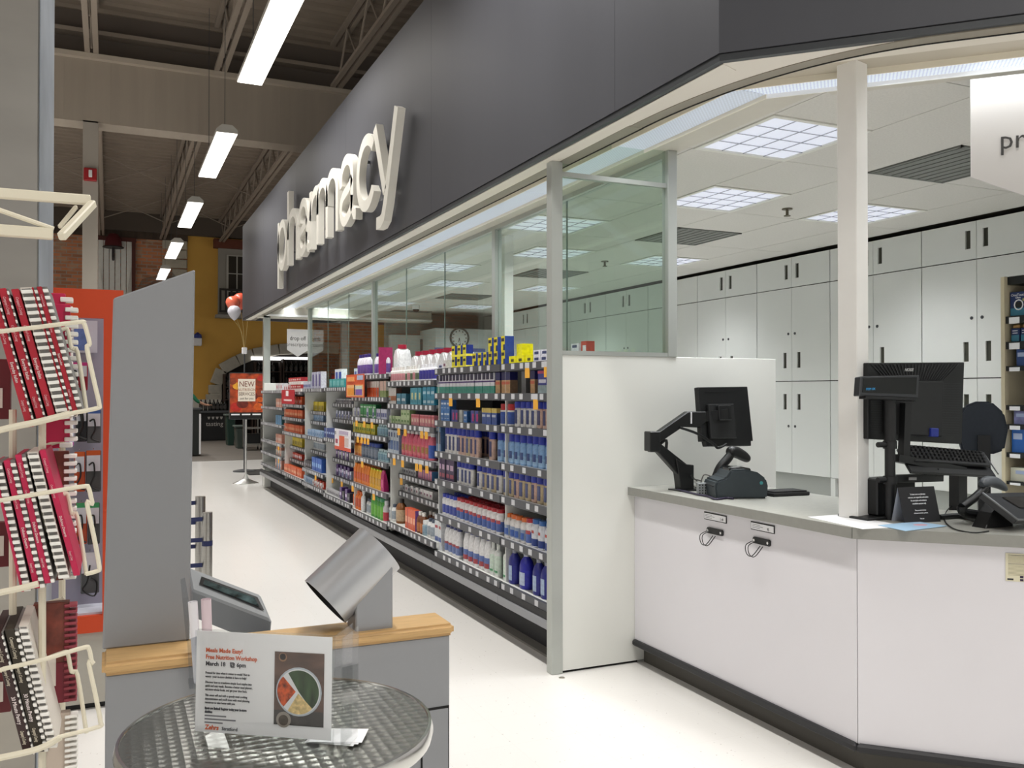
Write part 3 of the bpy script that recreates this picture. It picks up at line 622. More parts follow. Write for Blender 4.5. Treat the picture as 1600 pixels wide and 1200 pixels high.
# books
RED = mat('book_red', '#a5162a', .5); PINK = mat('book_crimson', '#b81848', .5); BRWN = mat('book_brown', '#35201f', .5); DOLV = mat('book_olive', '#2b2418', .5)
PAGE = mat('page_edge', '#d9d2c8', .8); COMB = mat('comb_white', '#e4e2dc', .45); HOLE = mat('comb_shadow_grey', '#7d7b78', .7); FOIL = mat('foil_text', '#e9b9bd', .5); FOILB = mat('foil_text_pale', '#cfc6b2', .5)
def book(xt, yt, xb, yb, wpx, m, lab, title=None, comb=0, spine=True, ink=FOIL, script="Company's Coming", grp='cookbooks in the white wire rack'):
    y = BY
    TL, TR, BL, BR = ony(xt, yt, y), ony(xt + wpx, yt - wpx * .1, y), ony(xb, yb, y), ony(xb + wpx, yb - wpx * .1, y)
    t = thing('cookbook', lab, 'book', ((BL.x + BR.x) / 2, y + .08, min(BL.z, BR.z)), grp)
    if spine:
        MB().prism([(BL.x, BL.z), (BR.x, BR.z), (TR.x, TR.z), (TL.x, TL.z)], y, y + .16, 'y').build('cover', m, t, smooth=0, bevel=.0008)
    u = (TL - BL).normalized(); L = (TL - BL).length; r = (TR - TL).normalized(); n_ = .0
    if comb:
        c0, c1 = wpx, wpx + comb
        if not spine: c0, c1 = 0, comb
        e = BR - BL; e = e / wpx
        a, b_ = BL + e * c0, BL + e * c1; a2, b2 = TL + e * c0, TL + e * c1
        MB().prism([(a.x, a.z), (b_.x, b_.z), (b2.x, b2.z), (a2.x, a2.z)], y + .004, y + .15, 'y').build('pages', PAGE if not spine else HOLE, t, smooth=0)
        m_ = MB(); N = 19
        for k in range(N):
            f0, f1 = (k + .1) / N, (k + .58) / N
            p = [a + (a2 - a) * f0, b_ + (b2 - b_) * f0, b_ + (b2 - b_) * f1, a + (a2 - a) * f1]
            m_.prism([(q.x, q.z) for q in p], y - .004, y + .006, 'y')
        m_.build('comb', COMB, t, smooth=0, bevel=.0006)
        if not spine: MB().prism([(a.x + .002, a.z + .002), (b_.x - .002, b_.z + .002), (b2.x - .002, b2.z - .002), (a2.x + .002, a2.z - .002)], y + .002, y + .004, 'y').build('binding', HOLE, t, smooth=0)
    if title and spine:
        wm = (TR - TL).length
        M0 = lambda f: frame(TL + (BL - TL) * f + (TR - TL) * .30 + Vector((0, -.0012, 0)), BL - TL, TR - TL)
        text('title', title, wm * .62, mat('title_white', '#efe3e0', .5), t, M0(.52), sx=.82)
        text('series', script, wm * .55, ink, t, M0(.06), sx=.62, shear=.35); text('series', script, wm * .55, ink, t, M0(.80), sx=.40, shear=.35); text('series', script, wm * .5, ink, t, M0(.27), sx=.62, shear=.35)
    return t
G1 = 'spine of a red comb-bound cookbook in the top pocket of the wire rack'
for i, (xt, yt, xb, yb, c) in enumerate(((-20, 455, 41, 668, 3), (-3, 451, 59, 662, 3), (17, 452, 77, 658, 0))):
    book(xt, yt, xb, yb, 12, RED, ('leftmost', 'middle', 'rightmost')[i] and ['red cookbook spine at the pole end of the top rack pocket', 'red cookbook spine between two others in the top rack pocket', 'red cookbook spine with white comb slipping out, top rack pocket'][i], 'Everyday Italian', comb=c)
book(31, 449, 91, 656, 18, RED, 'comb-bound cookbook showing its wide white comb in the top rack pocket', None, comb=18, spine=False)
book(49, 449, 108, 652, 3, RED, 'thin red cookbook beside the wide white comb, top rack pocket', None, comb=5)
book(57, 448, 115, 648, 8, RED, 'red cookbook with open white comb teeth at the front of the top pocket', 'Slow Cooker', comb=8)
book(-14, 724, 33, 925, 5, PINK, 'thin crimson cookbook at the back of the middle rack pocket', None, comb=11)
book(5, 720, 53, 920, 10, PINK, 'crimson dessert cookbook spine behind another in the middle rack pocket', 'Delicious Desserts', comb=8)
book(23, 711, 70, 912, 10, PINK, 'crimson dessert cookbook spine with red-holed comb, middle rack pocket', 'Delicious Desserts', comb=6)
book(42, 707, 92, 905, 17, PINK, 'cookbook showing two rows of white comb teeth, middle rack pocket', None, comb=17, spine=False)
book(61, 704, 115, 900, 10, PINK, 'crimson dessert cookbook leaning at the front of the middle pocket', 'Delicious Desserts')
book(-14, 990, 37, 1180, 15, BRWN, 'dark maroon cookbook spine in the lowest rack pocket', '30 Minute Pantry', comb=3, ink=FOILB)
book(7, 984, 55, 1176, 15, DOLV, 'dark olive cookbook spine with cream comb, lowest rack pocket', '30 Minute Pantry', comb=6, ink=FOILB)
book(29, 979, 76, 1169, 14, DOLV, 'cookbook showing striped white comb at the front of the lowest pocket', None, comb=14, spine=False)
# books behind, covers facing out
FOOD = mat('food_photo_cover', '#6e3326', .45, noise=.75, nscale=26)
def cover_book(u0, v0, u1, v1, dy, m, lab, strip=None, code=False):
    y = BY + dy; a, b_ = ony(u0, v0, y), ony(u1, v1, y)
    t = thing('cookbook', lab, 'book', ((a.x + b_.x) / 2, y, b_.z), 'cookbooks in the white wire rack')
    w_ = b_.x - a.x
    MB().box(a.x, b_.x - .008, y, y + .02, b_.z, a.z).build('cover', m, t, smooth=0, bevel=.001)
    if strip: MB().box(a.x, b_.x - .008, y - .0015, y, b_.z, b_.z + (a.z - b_.z) * .4).build('title_band', strip, t, smooth=0)
    if code: MB().box(a.x + w_ * .25, a.x + w_ * .55, y - .003, y - .0015, b_.z + .03, b_.z + .08).build('barcode', PAGE, t, smooth=0)
    m_ = MB(); N = 17; h = (a.z - b_.z) / N
    for k in range(N): m_.box(b_.x - .016, b_.x + .004, y - .005, y + .02, b_.z + k * h + .001, b_.z + k * h + h * .58)
    m_.build('comb', COMB if not code else mat('comb_maroon', '#8b3440', .45), t, smooth=0, bevel=.001)
cover_book(62, 457, 109, 700, .20, PINK, 'crimson cookbook standing behind the red spines of the top pocket')
cover_book(70, 474, 117, 690, .14, PINK, 'crimson cookbook with cover outward behind the top pocket books')
cover_book(58, 706, 115, 905, .16, FOOD, 'cookbook with food photograph cover behind the middle pocket books')
cover_book(52, 945, 116, 1095, .14, FOOD, 'cookbook with food photograph and maroon band behind the lowest pocket', mat('band_maroon', '#6f1426', .5), True)
cover_book(60, 1120, 117, 1260, .13, mat('book_beige', '#b3a597', .6), 'beige backed cookbook at the foot of the wire rack')
for (u0, v0, u1, v1, lb) in ((-70, 560, 16, 655, 'upper'), (-70, 820, 18, 885, 'middle'), (-70, 1000, 17, 1112, 'lower')):
    y = BY + .25; a, b_ = ony(u0, v0, y), ony(u1, v1, y)
    t = thing('cookbook', 'dark red cookbook with barcode label lying flat in the ' + lb + ' back pocket of the rack', 'book', ((a.x + b_.x) / 2, y, b_.z), 'cookbooks in the white wire rack')
    MB().box(a.x, b_.x, y, y + .02, b_.z, a.z).build('cover', mat('book_darkred', '#5f0f18', .5), t, smooth=0, bevel=.001)
    MB().box(b_.x - .045, b_.x - .012, y - .002, y, b_.z + .02, b_.z + .055).build('barcode', PAGE, t, smooth=0)
a, b_ = ony(75, 655, BY + .3), ony(115, 696, BY + .3)
t = thing('shelf_sign', 'white card with magenta lower edge clipped behind the wire rack', 'sign', ((a.x + b_.x) / 2, BY + .3, b_.z))
MB().box(a.x, b_.x, BY + .3, BY + .303, b_.z, a.z).build('card', mat('card_bluewhite', '#c6cddc', .6), t, smooth=0)
MB().box(a.x, b_.x, BY + .298, BY + .3, b_.z, b_.z + .006).build('edge', mat('magenta', '#b04a98', .6), t, smooth=0)
text('letter', 'n', .035, mat('letter_red', '#8c2030', .6), t, frame((a.x + .002, BY + .299, b_.z + .012), (1, 0, 0), (0, 0, 1)))
# ------------------------------------------------------------------ health station (kiosk)
KY, KZ = 2.43, .78
KGR = mat('kiosk_grey', '#8b8d90', .5, noise=.03, nscale=3); OAK = mat('oak_ledge', '#c09c68', .45, noise=.14, nscale=5, stretch=(2, 30, 30))
kx0, kx1 = onz(159, 1035, KZ).x, onz(712, 975, KZ).x
ks = thing('health_station', 'grey blood pressure station with oak ledge and tall slanted side panel', 'kiosk', ((kx0 + kx1) / 2, KY + .1, 0))
MB().box(kx0 + .008, kx1 - .012, KY + .012, KY + .17, 0, KZ - .035).build('base', KGR, ks, smooth=0, bevel=.003)
MB().box(kx1 - .095, kx1 - .017, KY + .009, KY + .012, .05, .535).build('access_door', KGR, ks, smooth=0, bevel=.001); MB().box(kx1 - .10, kx1 - .014, KY + .0105, KY + .0121, .04, .542).build('door_gap', SLOT, ks, smooth=0)
MB().box(kx0, kx1, KY, KY + .155, KZ - .035, KZ).build('ledge', OAK, ks, bevel=.01, seg=3)
PY_ = KY + .13
pl = [(xz(160, 1004, PY_)[0], KZ), (xz(296, 996, PY_)[0], KZ), xz(305, 421, PY_), xz(177, 466, PY_)]
MB().prism(pl, PY_, PY_ + .035, 'y').build('side_panel', KGR, ks, smooth=0, bevel=.004)
MB().quad(ony(212, 455, PY_ + .02), ony(275, 432, PY_ + .02), ony(268, 424, PY_ + .12), ony(222, 436, PY_ + .12)).build('plastic_cover', glass_mat('film_white', '#b9bcc0', .8), ks, smooth=0)
# screen head behind the ledge
q = [dep(293, 884, 3.0), dep(407, 928, 2.85), dep(425, 970, 2.72), dep(300, 922, 2.88)]
mb = MB(); nrm = (q[1] - q[0]).cross(q[3] - q[0]).normalized(); nrm = nrm if nrm.z < 0 else -nrm
top = [mb.P(p) for p in q]; bot = [mb.P(p + Vector((0, 0, -.10)) + (Vector((.0, .05, 0)) if k in (2, 3) else Vector((0, 0, 0)))) for k, p in enumerate(q)]
mb.face(top); mb.face(bot[::-1])
for k in range(4): mb.face([top[k], top[(k + 1) % 4], bot[(k + 1) % 4], bot[k]])
mb.build('screen_housing', mat('housing_grey', '#8d9092', .45), ks, smooth=0, bevel=.006)
def lerp4(s, t_): return (q[0] * (1 - s) + q[1] * s) * (1 - t_) + (q[3] * (1 - s) + q[2] * s) * t_ - nrm * .004
MB().quad(lerp4(.18, .28), lerp4(.93, .24), lerp4(.95, .72), lerp4(.12, .66)).build('bezel', BLACK, ks, smooth=0)
q2 = [lerp4(.22, .40) - nrm * .002, lerp4(.88, .34) - nrm * .002, lerp4(.90, .66) - nrm * .002, lerp4(.18, .62) - nrm * .002]
MB().quad(*q2).build('screen', mat('screen_glass', '#3c4a4b', .1, noise=.8, nscale=25), ks, smooth=0)
MB().box(.22, .42, KY + .16, KY + .45, .55, .62).build('rear_shelf', KGR, ks, smooth=0)
MB().box(.27, .36, KY + .38, KY + .45, .62, .69).build('screen_neck', KGR, ks, smooth=0)
# arm cuff cylinder on its wedge
c0_, c1_ = dep(508, 940, 2.52), dep(593, 857, 2.60); ax = (c1_ - c0_).normalized(); R_ = .083
CUFF = mat('cuff_silver', '#b6b8bb', .33, .6)
t = ks
mb = MB(); n = 40; a_ = ax.orthogonal().normalized(); b2_ = ax.cross(a_)
ring = lambda c, r: [mb.P(c + a_ * r * math.cos(2 * math.pi * k / n) + b2_ * r * math.sin(2 * math.pi * k / n)) for k in range(n)]
o0, o1, i0, i1 = ring(c0_, R_), ring(c1_, R_), ring(c0_, R_ - .005), ring(c1_ - ax * .01, R_ - .005)
for k in range(n):
    j = (k + 1) % n
    mb.face([o0[k], o0[j], o1[j], o1[k]]); mb.face([i0[k], i1[k], i1[j], i0[j]], 1); mb.face([o0[k], i0[k], i0[j], o0[j]])
mb.face(o1); mb.face(i1[::-1], 1)
mb.build('arm_cuff', [CUFF, mat('cuff_lining', '#15161a', .7)], ks)
wy = KY + .03
MB().prism([xz(556, 990, wy), xz(614, 984, wy), xz(614, 880, wy), xz(596, 892, wy), xz(556, 935, wy)], wy, wy + .10, 'y').build('cuff_wedge', mat('wedge_grey', '#939598', .42, .3), ks, smooth=0, bevel=.004)
# leaflet pocket with rolled leaflets
t = thing('leaflet_pocket', 'clear plastic leaflet pocket with crinkled film beside the kiosk panel', 'holder', (.24, KY - .02, .70))
PL = glass_mat('clear_plastic', '#eceef0', 1.0)
MB().prism([xz(292, 1005, KY - .03), xz(306, 1002, KY - .03), xz(290, 905, KY - .03), xz(283, 908, KY - .03)], KY - .012, KY - .008, 'y').build('film', PL, t, smooth=0)
MB().prism([xz(296, 1075, KY - .03), xz(330, 1070, KY - .03), xz(330, 985, KY - .03), xz(292, 998, KY - .03)], KY - .040, KY - .038, 'y').build('pocket', PL, t, smooth=0)
MB().prism([xz(296, 1075, KY - .03), xz(330, 1070, KY - .03), xz(330, 1062, KY - .03), xz(296, 1067, KY - .03)], KY - .040, KY + .008, 'y').build('pocket_floor', PL, t, smooth=0)
for (u0, v0, u1, v1, r, c, lb) in ((301, 940, 310, 1010, .011, '#e6e4e8', 'white rolled leaflet in the clear pocket by the kiosk panel'), (322, 936, 326, 1010, .012, '#dcc9cf', 'pink edged rolled leaflet in the clear pocket by the kiosk panel')):
    a, b_ = ony(u0, v0, KY - .022), ony(u1, 1066, KY - .022)
    mb = MB(); mb.cyl(b_, a, r, r * 1.05, n=16, caps=False); mb.cyl(b_, a, r * .8, r * .6, n=16, caps=False)
    o = mb.build('rolled_leaflet', mat('leaflet' + c, c, .7)); tag(o, lb, 'leaflet', 'rolled leaflets by the kiosk')
# ------------------------------------------------------------------ round table with flyer
TX, TY, TR_, TZ = .325, 1.885, .315, .76
def turned_metal():
    m = bpy.data.materials.new('machine_turned_steel'); m.use_nodes = True; nt = m.node_tree; b = nt.nodes['Principled BSDF']
    b.inputs['Base Color'].default_value = C('#9c9d98'); b.inputs['Metallic'].default_value = 1; b.inputs['Roughness'].default_value = .26
    tc = nt.nodes.new('ShaderNodeTexCoord'); v = nt.nodes.new('ShaderNodeTexVoronoi'); v.voronoi_dimensions = '2D'; v.inputs['Scale'].default_value = 44; v.inputs['Randomness'].default_value = .0
    nt.links.new(tc.outputs['Object'], v.inputs['Vector'])
    bp = nt.nodes.new('ShaderNodeBump'); bp.inputs['Strength'].default_value = .42; bp.inputs['Distance'].default_value = .004
    nt.links.new(v.outputs['Distance'], bp.inputs['Height']); nt.links.new(bp.outputs[0], b.inputs['Normal'])
    return m
t = thing('bistro_table', 'round machine-turned steel cafe table in front of the kiosk', 'table', (TX, TY, 0))
MB().lathe([(TR_ - .012, TZ - .025), (TR_ - .006, TZ - .001), (.001, TZ)], (TX, TY, 0), 64).build('tabletop', turned_metal(), t)
MB().lathe([(TR_ - .014, TZ - .030), (TR_ - .002, TZ - .032), (TR_ + .002, TZ - .016), (TR_ - .002, TZ + .001), (TR_ - .008, TZ + .002), (TR_ - .010, TZ - .002)], (TX, TY, 0), 64).build('rim', mat('polished_rim', '#c9c9c5', .18, 1.), t)
MB().lathe([(.025, .02), (.025, TZ - .03)], (TX, TY, 0), 16).build('leg', CHROME, t)
MB().lathe([(.20, 0), (.20, .012), (.05, .03), (.03, .04)], (TX, TY, 0), 32).build('foot', CHROME, t)
BL, BR = onz(303, 1166, TZ + .003), onz(516, 1182, TZ + .003)
U = (BR - BL).normalized(); W_ = (BR - BL).length; back = Vector((-U.y, U.x, 0)); V = (Vector((0, 0, 1)) + back * .03).normalized()
Hh = .222
t = thing('flyer_stand', 'clear acrylic stand with a white nutrition workshop flyer on the steel table', 'sign stand', ((BL.x + BR.x) / 2, (BL.y + BR.y) / 2, TZ))
def sheetbox(u0, u1, v0, v1, d0, d1, name, m, par=t):
    mb = MB(); P_ = lambda u, v, d: BL + U * u + V * v + back * d
    I = [mb.P(P_(u, v, d)) for d in (d0, d1) for u, v in ((u0, v0), (u1, v0), (u1, v1), (u0, v1))]
    for qq in ((3, 2, 1, 0), (4, 5, 6, 7), (0, 1, 5, 4), (1, 2, 6, 5), (2, 3, 7, 6), (3, 0, 4, 7)): mb.face([I[k] for k in qq])
    return mb.build(name, m, par, smooth=0)
ACR = glass_mat('acrylic', '#fafbfb', .9)
sheetbox(0, W_, .028, Hh, .003, .0036, 'flyer', PAPER)
sheetbox(-.002, W_ + .004, 0, Hh + .003, 0, .002, 'acrylic_front', ACR)
sheetbox(-.002, W_ + .004, 0, Hh + .003, .006, .008, 'acrylic_back', ACR)
sheetbox(W_ + .004, W_ + .006, 0, Hh + .003, 0, .10, 'acrylic_side', ACR)
sheetbox(W_ + .02, W_ + .022, .005, Hh, .0, .09, 'acrylic_side', ACR)
sheetbox(-.002, W_ + .02, 0, .002, -.0, .10, 'acrylic_foot', ACR)
P0 = lambda u, v: BL + U * u + V * v - back * .0015 + back * .0042 * 0
fr = lambda u, v: frame(BL + U * u + V * v + back * .0024, U, V)
ORT = mat('print_orange', '#cf6238', .7); GRT = mat('print_grey', '#3c3d44', .8); LGT = mat('print_light', '#6d6d74', .8)
text('heading', 'Meals Made Easy!', .0115, ORT, t, fr(.02, .182), sx=.95, bold=.0002); text('heading', 'Free Nutrition Workshop', .0115, ORT, t, fr(.02, .169), sx=.88, bold=.0002)
text('heading', 'March 18   @ 6pm', .0115, GRT, t, fr(.02, .156), sx=.95, bold=.0002); text('heading', 'th', .006, GRT, t, fr(.0705, .161))
body = [('Pressed for time when it comes to meals? Not to', .140, 0), ('worry - your in-store dietitian is here to help!', .133, 0), ('Discover how to transform simple food staples into', .122, 0), ('quick and easy meals. Become a better meal planner,', .115, 0),
        ('eat more whole foods, and get your time back.', .108, 0), ('This event will end with a speedy meal cooking', .097, 0), ('demonstration and you\'ll leave with meal planning', .090, 0), ('resources to take home with you.', .083, 0), ('Spots are limited! Register today your in-store', .072, 1), ('dietitian:', .065, 1)]
for s_t, v_, bo in body: text('body_text', s_t, .0064, GRT, t, fr(.02, v_), sx=.72, bold=.0003 if bo else 0.)
for v_, l_ in ((.0585, .045), (.052, .065), (.0455, .038)): sheetbox(.02, .02 + l_, v_, v_ + .0026, .0022, .0025, 'body_text', LGT)
text('store_name', 'Zehrs', .0125, ORT, t, fr(.021, .0335 + .0), sx=.95, shear=.1, bold=.0003); text('store_name', 'Stratford', .0095, GRT, t, fr(.056, .0335), sx=.95)
# food photograph: wooden table, plate and three foods as a raised print
u0, u1, v0, v1 = W_ * .585, W_ * .945, .052, .190
sheetbox(u0, u1, v0, v1, .0022, .0026, 'photo_print', mat('photo_wood', '#5a4136', .7, noise=.45, nscale=14, stretch=(1, 1, 4)))
def disc(cu, cv, r, d, name, m, a0=0, a1=2 * math.pi, n=28, r0=0):
    mb = MB(); pts = [] if a1 - a0 > 6.2 else [BL + U * cu + V * cv + back * d]
    for k in range(n + 1): a = a0 + (a1 - a0) * k / n; pts.append(BL + U * (cu + r * math.cos(a)) + V * (cv + r * math.sin(a)) + back * d)
    mb.face([mb.P(p) for p in pts]); return mb.build(name, m, t, smooth=0)
cu, cv = (u0 + u1) / 2, v0 + .064; rp = (u1 - u0) * .46
sheetbox(u0, u1, v0, v0 + .028, .0020, .0022, 'photo_print', mat('photo_dark', '#3b3836', .7, noise=.5, nscale=30))
disc(cu, cv, rp, .0019, 'photo_print', mat('photo_plate', '#aeb6be', .7)); disc(cu, cv, rp * .93, .0018, 'photo_print', mat('photo_plate_in', '#d5d8da', .7))
disc(cu, cv, rp * .88, .0016, 'photo_print', mat('photo_beans', '#34482f', .7, noise=.7, nscale=60, stretch=(1, 1, .3)), -.25 * math.pi - .1, .68 * math.pi)
disc(cu - .006, cv, rp * .82, .0015, 'photo_print', mat('photo_peppers', '#b04a20', .7, noise=.8, nscale=90), .74 * math.pi, 1.28 * math.pi)
disc(cu - .001, cv - .003, rp * .85, .0015, 'photo_print', mat('photo_rice', '#c9b27c', .7, noise=.45, nscale=110), 1.32 * math.pi, 1.76 * math.pi)
disc(u0 + .017, v1 - .010, .0085, .0016, 'photo_print', mat('photo_cup', '#8b6a52', .7)); disc(u0 + .017, v1 - .009, .0062, .0014, 'photo_print', mat('photo_tea', '#1d1513', .5))
disc(u0 + .020, v0 + .010, .015, .0018, 'photo_print', mat('photo_bowl', '#8a847c', .7)); disc(u0 + .020, v0 + .009, .010, .0016, 'photo_print', mat('photo_bowl_in', '#4a4238', .7, noise=.5, nscale=60))
# loose leaflets on the table
for k, (dx, rz, lb) in enumerate(((0, .0, 'white leaflet at the bottom of the fan on the steel table'), (.006, .08, 'white leaflet in the middle of the fan on the steel table'), (.01, .16, 'white leaflet on top of the fan on the steel table'))):
    c = onz(548, 1150, TZ + .003) + Vector((dx - .03, .004, 0)); R = Matrix.Translation(c) @ Matrix.Rotation(math.radians(-35) + rz, 4, 'Z'); mb = MB(); mb.T = R
    mb.box(-.05, .05, -.035, .035, .0012 * k, .0012 * k + .001); tag(mb.build('leaflet', PAPER, smooth=0), lb, 'leaflet', 'loose leaflets on the steel table')
# ================================================================== SERVICE COUNTER
CTZ = .946
CW = mat('counter_white', '#dcdade', .38, noise=.015, nscale=2); CTOP = mat('counter_grey', '#a3a39c', .4, noise=.05, nscale=40); CEDGE = mat('counter_edge', '#8b8b85', .45, noise=.04, nscale=30)
BUMP_ = mat('rubber_bumper', '#1c1c1f', .5); TOE = mat('toe_kick', '#4d4a43', .6)
def dline(k, x): return (x, k - x)
K0 = 2.535 + 2.515           # outer top edge of the angled part: x + y = K0
q2_ = math.sqrt(2)
def seg_poly(xa, xb, ka, kb, x_end):
    return [(xa, 4.095), (xa, ka - xa), (xa + x_end, ka - xa - x_end), (xb + x_end, kb - xb - x_end), (xb, kb - xb), (xb, 4.095)]
t = thing('countertop', 'long grey laminate worktop of the service counter, bending at an angle', 'countertop', (2.9, 3.2, CTZ - .042))
MB().prism(seg_poly(2.541, 3.215, K0 + .008, K0 + .68 * q2_, 1.7), CTZ - .040, CTZ).build('worktop', CTOP, t, smooth=0)
def edge_run(d0, d1, z0, z1, name, m, par, bend_gap=0., ya=4.095, xe=1.7, bev=0):
    x0, x1 = 2.535 + d0, 2.535 + d1; k0, k1 = K0 + d0 * q2_, K0 + d1 * q2_
    return (lambda: MB().prism([(x0, ya), (x0, k0 - x0 + bend_gap), (x1, k1 - x1 + bend_gap), (x1, ya)], z0, z1).build(name, m, par, smooth=0, bevel=bev),
            lambda: MB().prism([(x0 + bend_gap, k0 - x0 - bend_gap), (x0 + xe, k0 - x0 - xe), (x1 + xe, k1 - x1 - xe), (x1 + bend_gap, k1 - x1 - bend_gap)], z0, z1).build(name, m, par, smooth=0, bevel=bev))
for fn in edge_run(0, .006, CTZ - .042, CTZ - .0005, 'edge_band', CEDGE, t, .0012): fn()
cb1 = thing('counter_base', 'white front of the counter section beside the end panel, with two price hooks', 'counter', (2.7, 3.3, 0))
cb2 = thing('counter_base', 'white front of the angled counter section carrying a cream notice', 'counter', (3.2, 1.9, 0))
for par, ix in ((cb1, 0), (cb2, 1)):
    edge_run(.042, .062, .128, CTZ - .043, 'front_panel', CW, par, .0012)[ix]()
    edge_run(.045, .055, .90, CTZ - .042, 'joint_shadow_gap', CW, par, .003)[ix]()
    edge_run(.022, .062, .098, .130, 'bumper', BUMP_, par, 0., bev=.008)[ix]()
    edge_run(.10, .115, 0, .10, 'toe_kick', TOE, par, 0)[ix]()
    edge_run(.07, .66, .10, .12, 'carcass_floor', CW, par, 0)[ix]()
    edge_run(.64, .66, .12, CTZ - .042, 'back_panel', CW, par, 0)[ix]()
    edge_run(.059, .064, .13, CTZ - .044, 'panel_backing', DGREY, par, -.003)[ix]()
# post standing on the worktop up to the soffit
cpx = Vector((2.752, 2.72, CTZ)); R = Matrix.Translation(cpx) @ Matrix.Rotation(math.radians(14), 4, 'Z')
mb = MB(); mb.T = R; mb.box(-.043, .043, -.043, .043, 0, CZ - CTZ)
struct(mb.build('trim_9', mat('post_white', '#ecebe7', .45, noise=.02), smooth=0, bevel=.003))
# price tags and hooks on the counter front
for (u0, v0, u1, v1, hu0, hv0, hu1, hv1, pr, lb) in ((1101, 799, 1136, 808, 1106, 823, 1131, 829, '1.49', 'next to the end panel'), (1174, 814, 1211, 823, 1178, 838, 1205, 846, '95', 'next to the counter bend')):
    x = 2.577; a, b_ = onx(u0, v0, x), onx(u1, v0, x)
    zc = a.z
    t = thing('price_tag', ('price tag reading 1.49' if pr == '1.49' else 'fully black framed price tag reading 95') + ' above the black hook ' + lb, 'price tag', (x, (a.y + b_.y) / 2, zc - .035))
    ya, yb = a.y, b_.y
    MB().box(x - .004, x, ya, yb, zc - .036, zc).build('frame', BLACK, t, smooth=0, bevel=.001)
    MB().box(x - .0052, x - .004, ya - .004, yb + .004, zc - .032, zc - .005).build('label', PAPER, t, smooth=0)
    M = frame((x - .0054, yb + .045, zc - .028), (0, -1, 0), (0, 0, 1)); text('price', pr, .018, INK, t, M, sx=.8)
    for k in range(3): MB().box(x - .0054, x - .0052, ya - .012 - .05 - .02 * (k % 2), ya - .012, zc - .012 - .007 * k, zc - .010 - .007 * k).build('print_line', mat('print_light', '#6d6d74', .8), t, smooth=0)
    a, b_ = onx(hu0, hv0, x), onx(hu1, hv0, x); z1 = a.z; z0 = z1 - .028
    t = thing('bag_hook', 'black hook plate with wire loops on counter front, ' + lb, 'hook', (x, (a.y + b_.y) / 2, z0 - .05))
    MB().prism([(a.y, z0 + .006), (a.y, z1 - .006), (a.y - .006, z1), (b_.y + .006, z1), (b_.y, z1 - .006), (b_.y, z0 + .006), (b_.y + .006, z0), (a.y - .006, z0)], x - .008, x, 'x').build('plate', BLACK, t, smooth=0, bevel=.001)
    for yy in (a.y - .012, b_.y + .012): MB().cyl((x - .011, yy, (z0 + z1) / 2), (x - .008, yy, (z0 + z1) / 2), .006, n=10).build('screw', CHROME, t)
    for o_ in (0, -.018):
        MB().tube(smooth_path([(x - .01, a.y + o_ - .005, z0 + .01), (x - .035, a.y + .012 + o_, z0 - .01), (x - .04, a.y + o_, z0 - .045), (x - .035, a.y - .03 + o_, z0 - .05), (x - .012, a.y - .055 + o_, z0 - .005)], 5), .002, n=6).build('wire_loop', BLACK, t)
# cream notice on the angled front
def dpt(k, u, v):       # point on vertical plane x + y = k seen at pixel
    d = ray(u, v); return CAM + d * (k / (d.x + d.y))
KF = K0 + .042 * q2_ - .002
a, b_ = dpt(KF, 1571, 864), dpt(KF, 1640, 912)
t = thing('notice', 'cream printed notice taped to the angled white counter front', 'notice', ((a.x + b_.x) / 2, (a.y + b_.y) / 2, b_.z))
dd = Vector((s2, -s2, 0)); Wn = (Vector((b_.x, b_.y, 0)) - Vector((a.x, a.y, 0))).length; nb = Vector((-s2, -s2, 0))
def nbox(u0, u1, z0, z1, e0, e1, name, m):
    mb = MB(); P_ = lambda u, z, e: Vector((a.x, a.y, 0)) + dd * u + Vector((0, 0, z)) + nb * e
    I = [mb.P(P_(u, z, e)) for e in (e0, e1) for u, z in ((u0, z0), (u1, z0), (u1, z1), (u0, z1))]
    for qq in ((3, 2, 1, 0), (4, 5, 6, 7), (0, 1, 5, 4), (1, 2, 6, 5), (2, 3, 7, 6), (3, 0, 4, 7)): mb.face([I[k] for k in qq])
    mb.build(name, m, t, smooth=0)
hN = a.z - b_.z
nbox(0, Wn, b_.z, a.z, 0, .0012, 'sheet', mat('notice_cream', '#d8d2b8', .8))
for k in range(17):
    z = a.z - hN * (.05 + .045 * k); nbox(Wn * .06, Wn * (.93 - .1 * ((k * 7) % 3)), z - hN * .016, z, .0012, .0016, 'text_line', INK if k in (0, 7) else mat('ink_olive', '#a39b7e', .8))
nbox(Wn * .04, Wn * .18, b_.z + hN * .04, b_.z + hN * .10, .0012, .0016, 'signature', INK)
for k in range(2): nbox(Wn * .33, Wn * .41, b_.z + hN * (.02 + .11 * k), b_.z + hN * (.10 + .11 * k), .0012, .0016, 'stamp', mat('stamp_purple', '#352840', .8))
# ------------------------------------------------------------------ wall cupboards
CB = mat('cupboard_white', '#d5d7d4', .35, noise=.015, nscale=1.2); CBD = mat('cupboard_gap', '#2c2b28', .8); SLT = mat('pull_recess', '#3a3a30', .8); LOCK = mat('lock_steel', '#55565a', .3, .8)
CX = 5.975
def door(y0, y1, z0, z1, sy, sz0, sz1, par, lock=None):
    d = MB(); x0, x1 = CX, CX + .018; w_ = .045
    d.box(x0, x1, y0, y1, z0, sz0).box(x0, x1, y0, y1, sz1, z1).box(x0, x1, y0, sy - w_ / 2, sz0, sz1).box(x0, x1, sy + w_ / 2, y1, sz0, sz1)
    o = d.build('door', CB, par, smooth=0)
    MB().box(x1 - .004, x1 + .002, sy - w_ / 2 - .01, sy + w_ / 2 + .01, sz0 - .01, sz1 + .01).build('pull', SLT, o, smooth=0)
    if lock: MB().cyl((x0 - .004, lock[0], lock[1]), (x0, lock[0], lock[1]), .013, n=12).build('lock', LOCK, o)
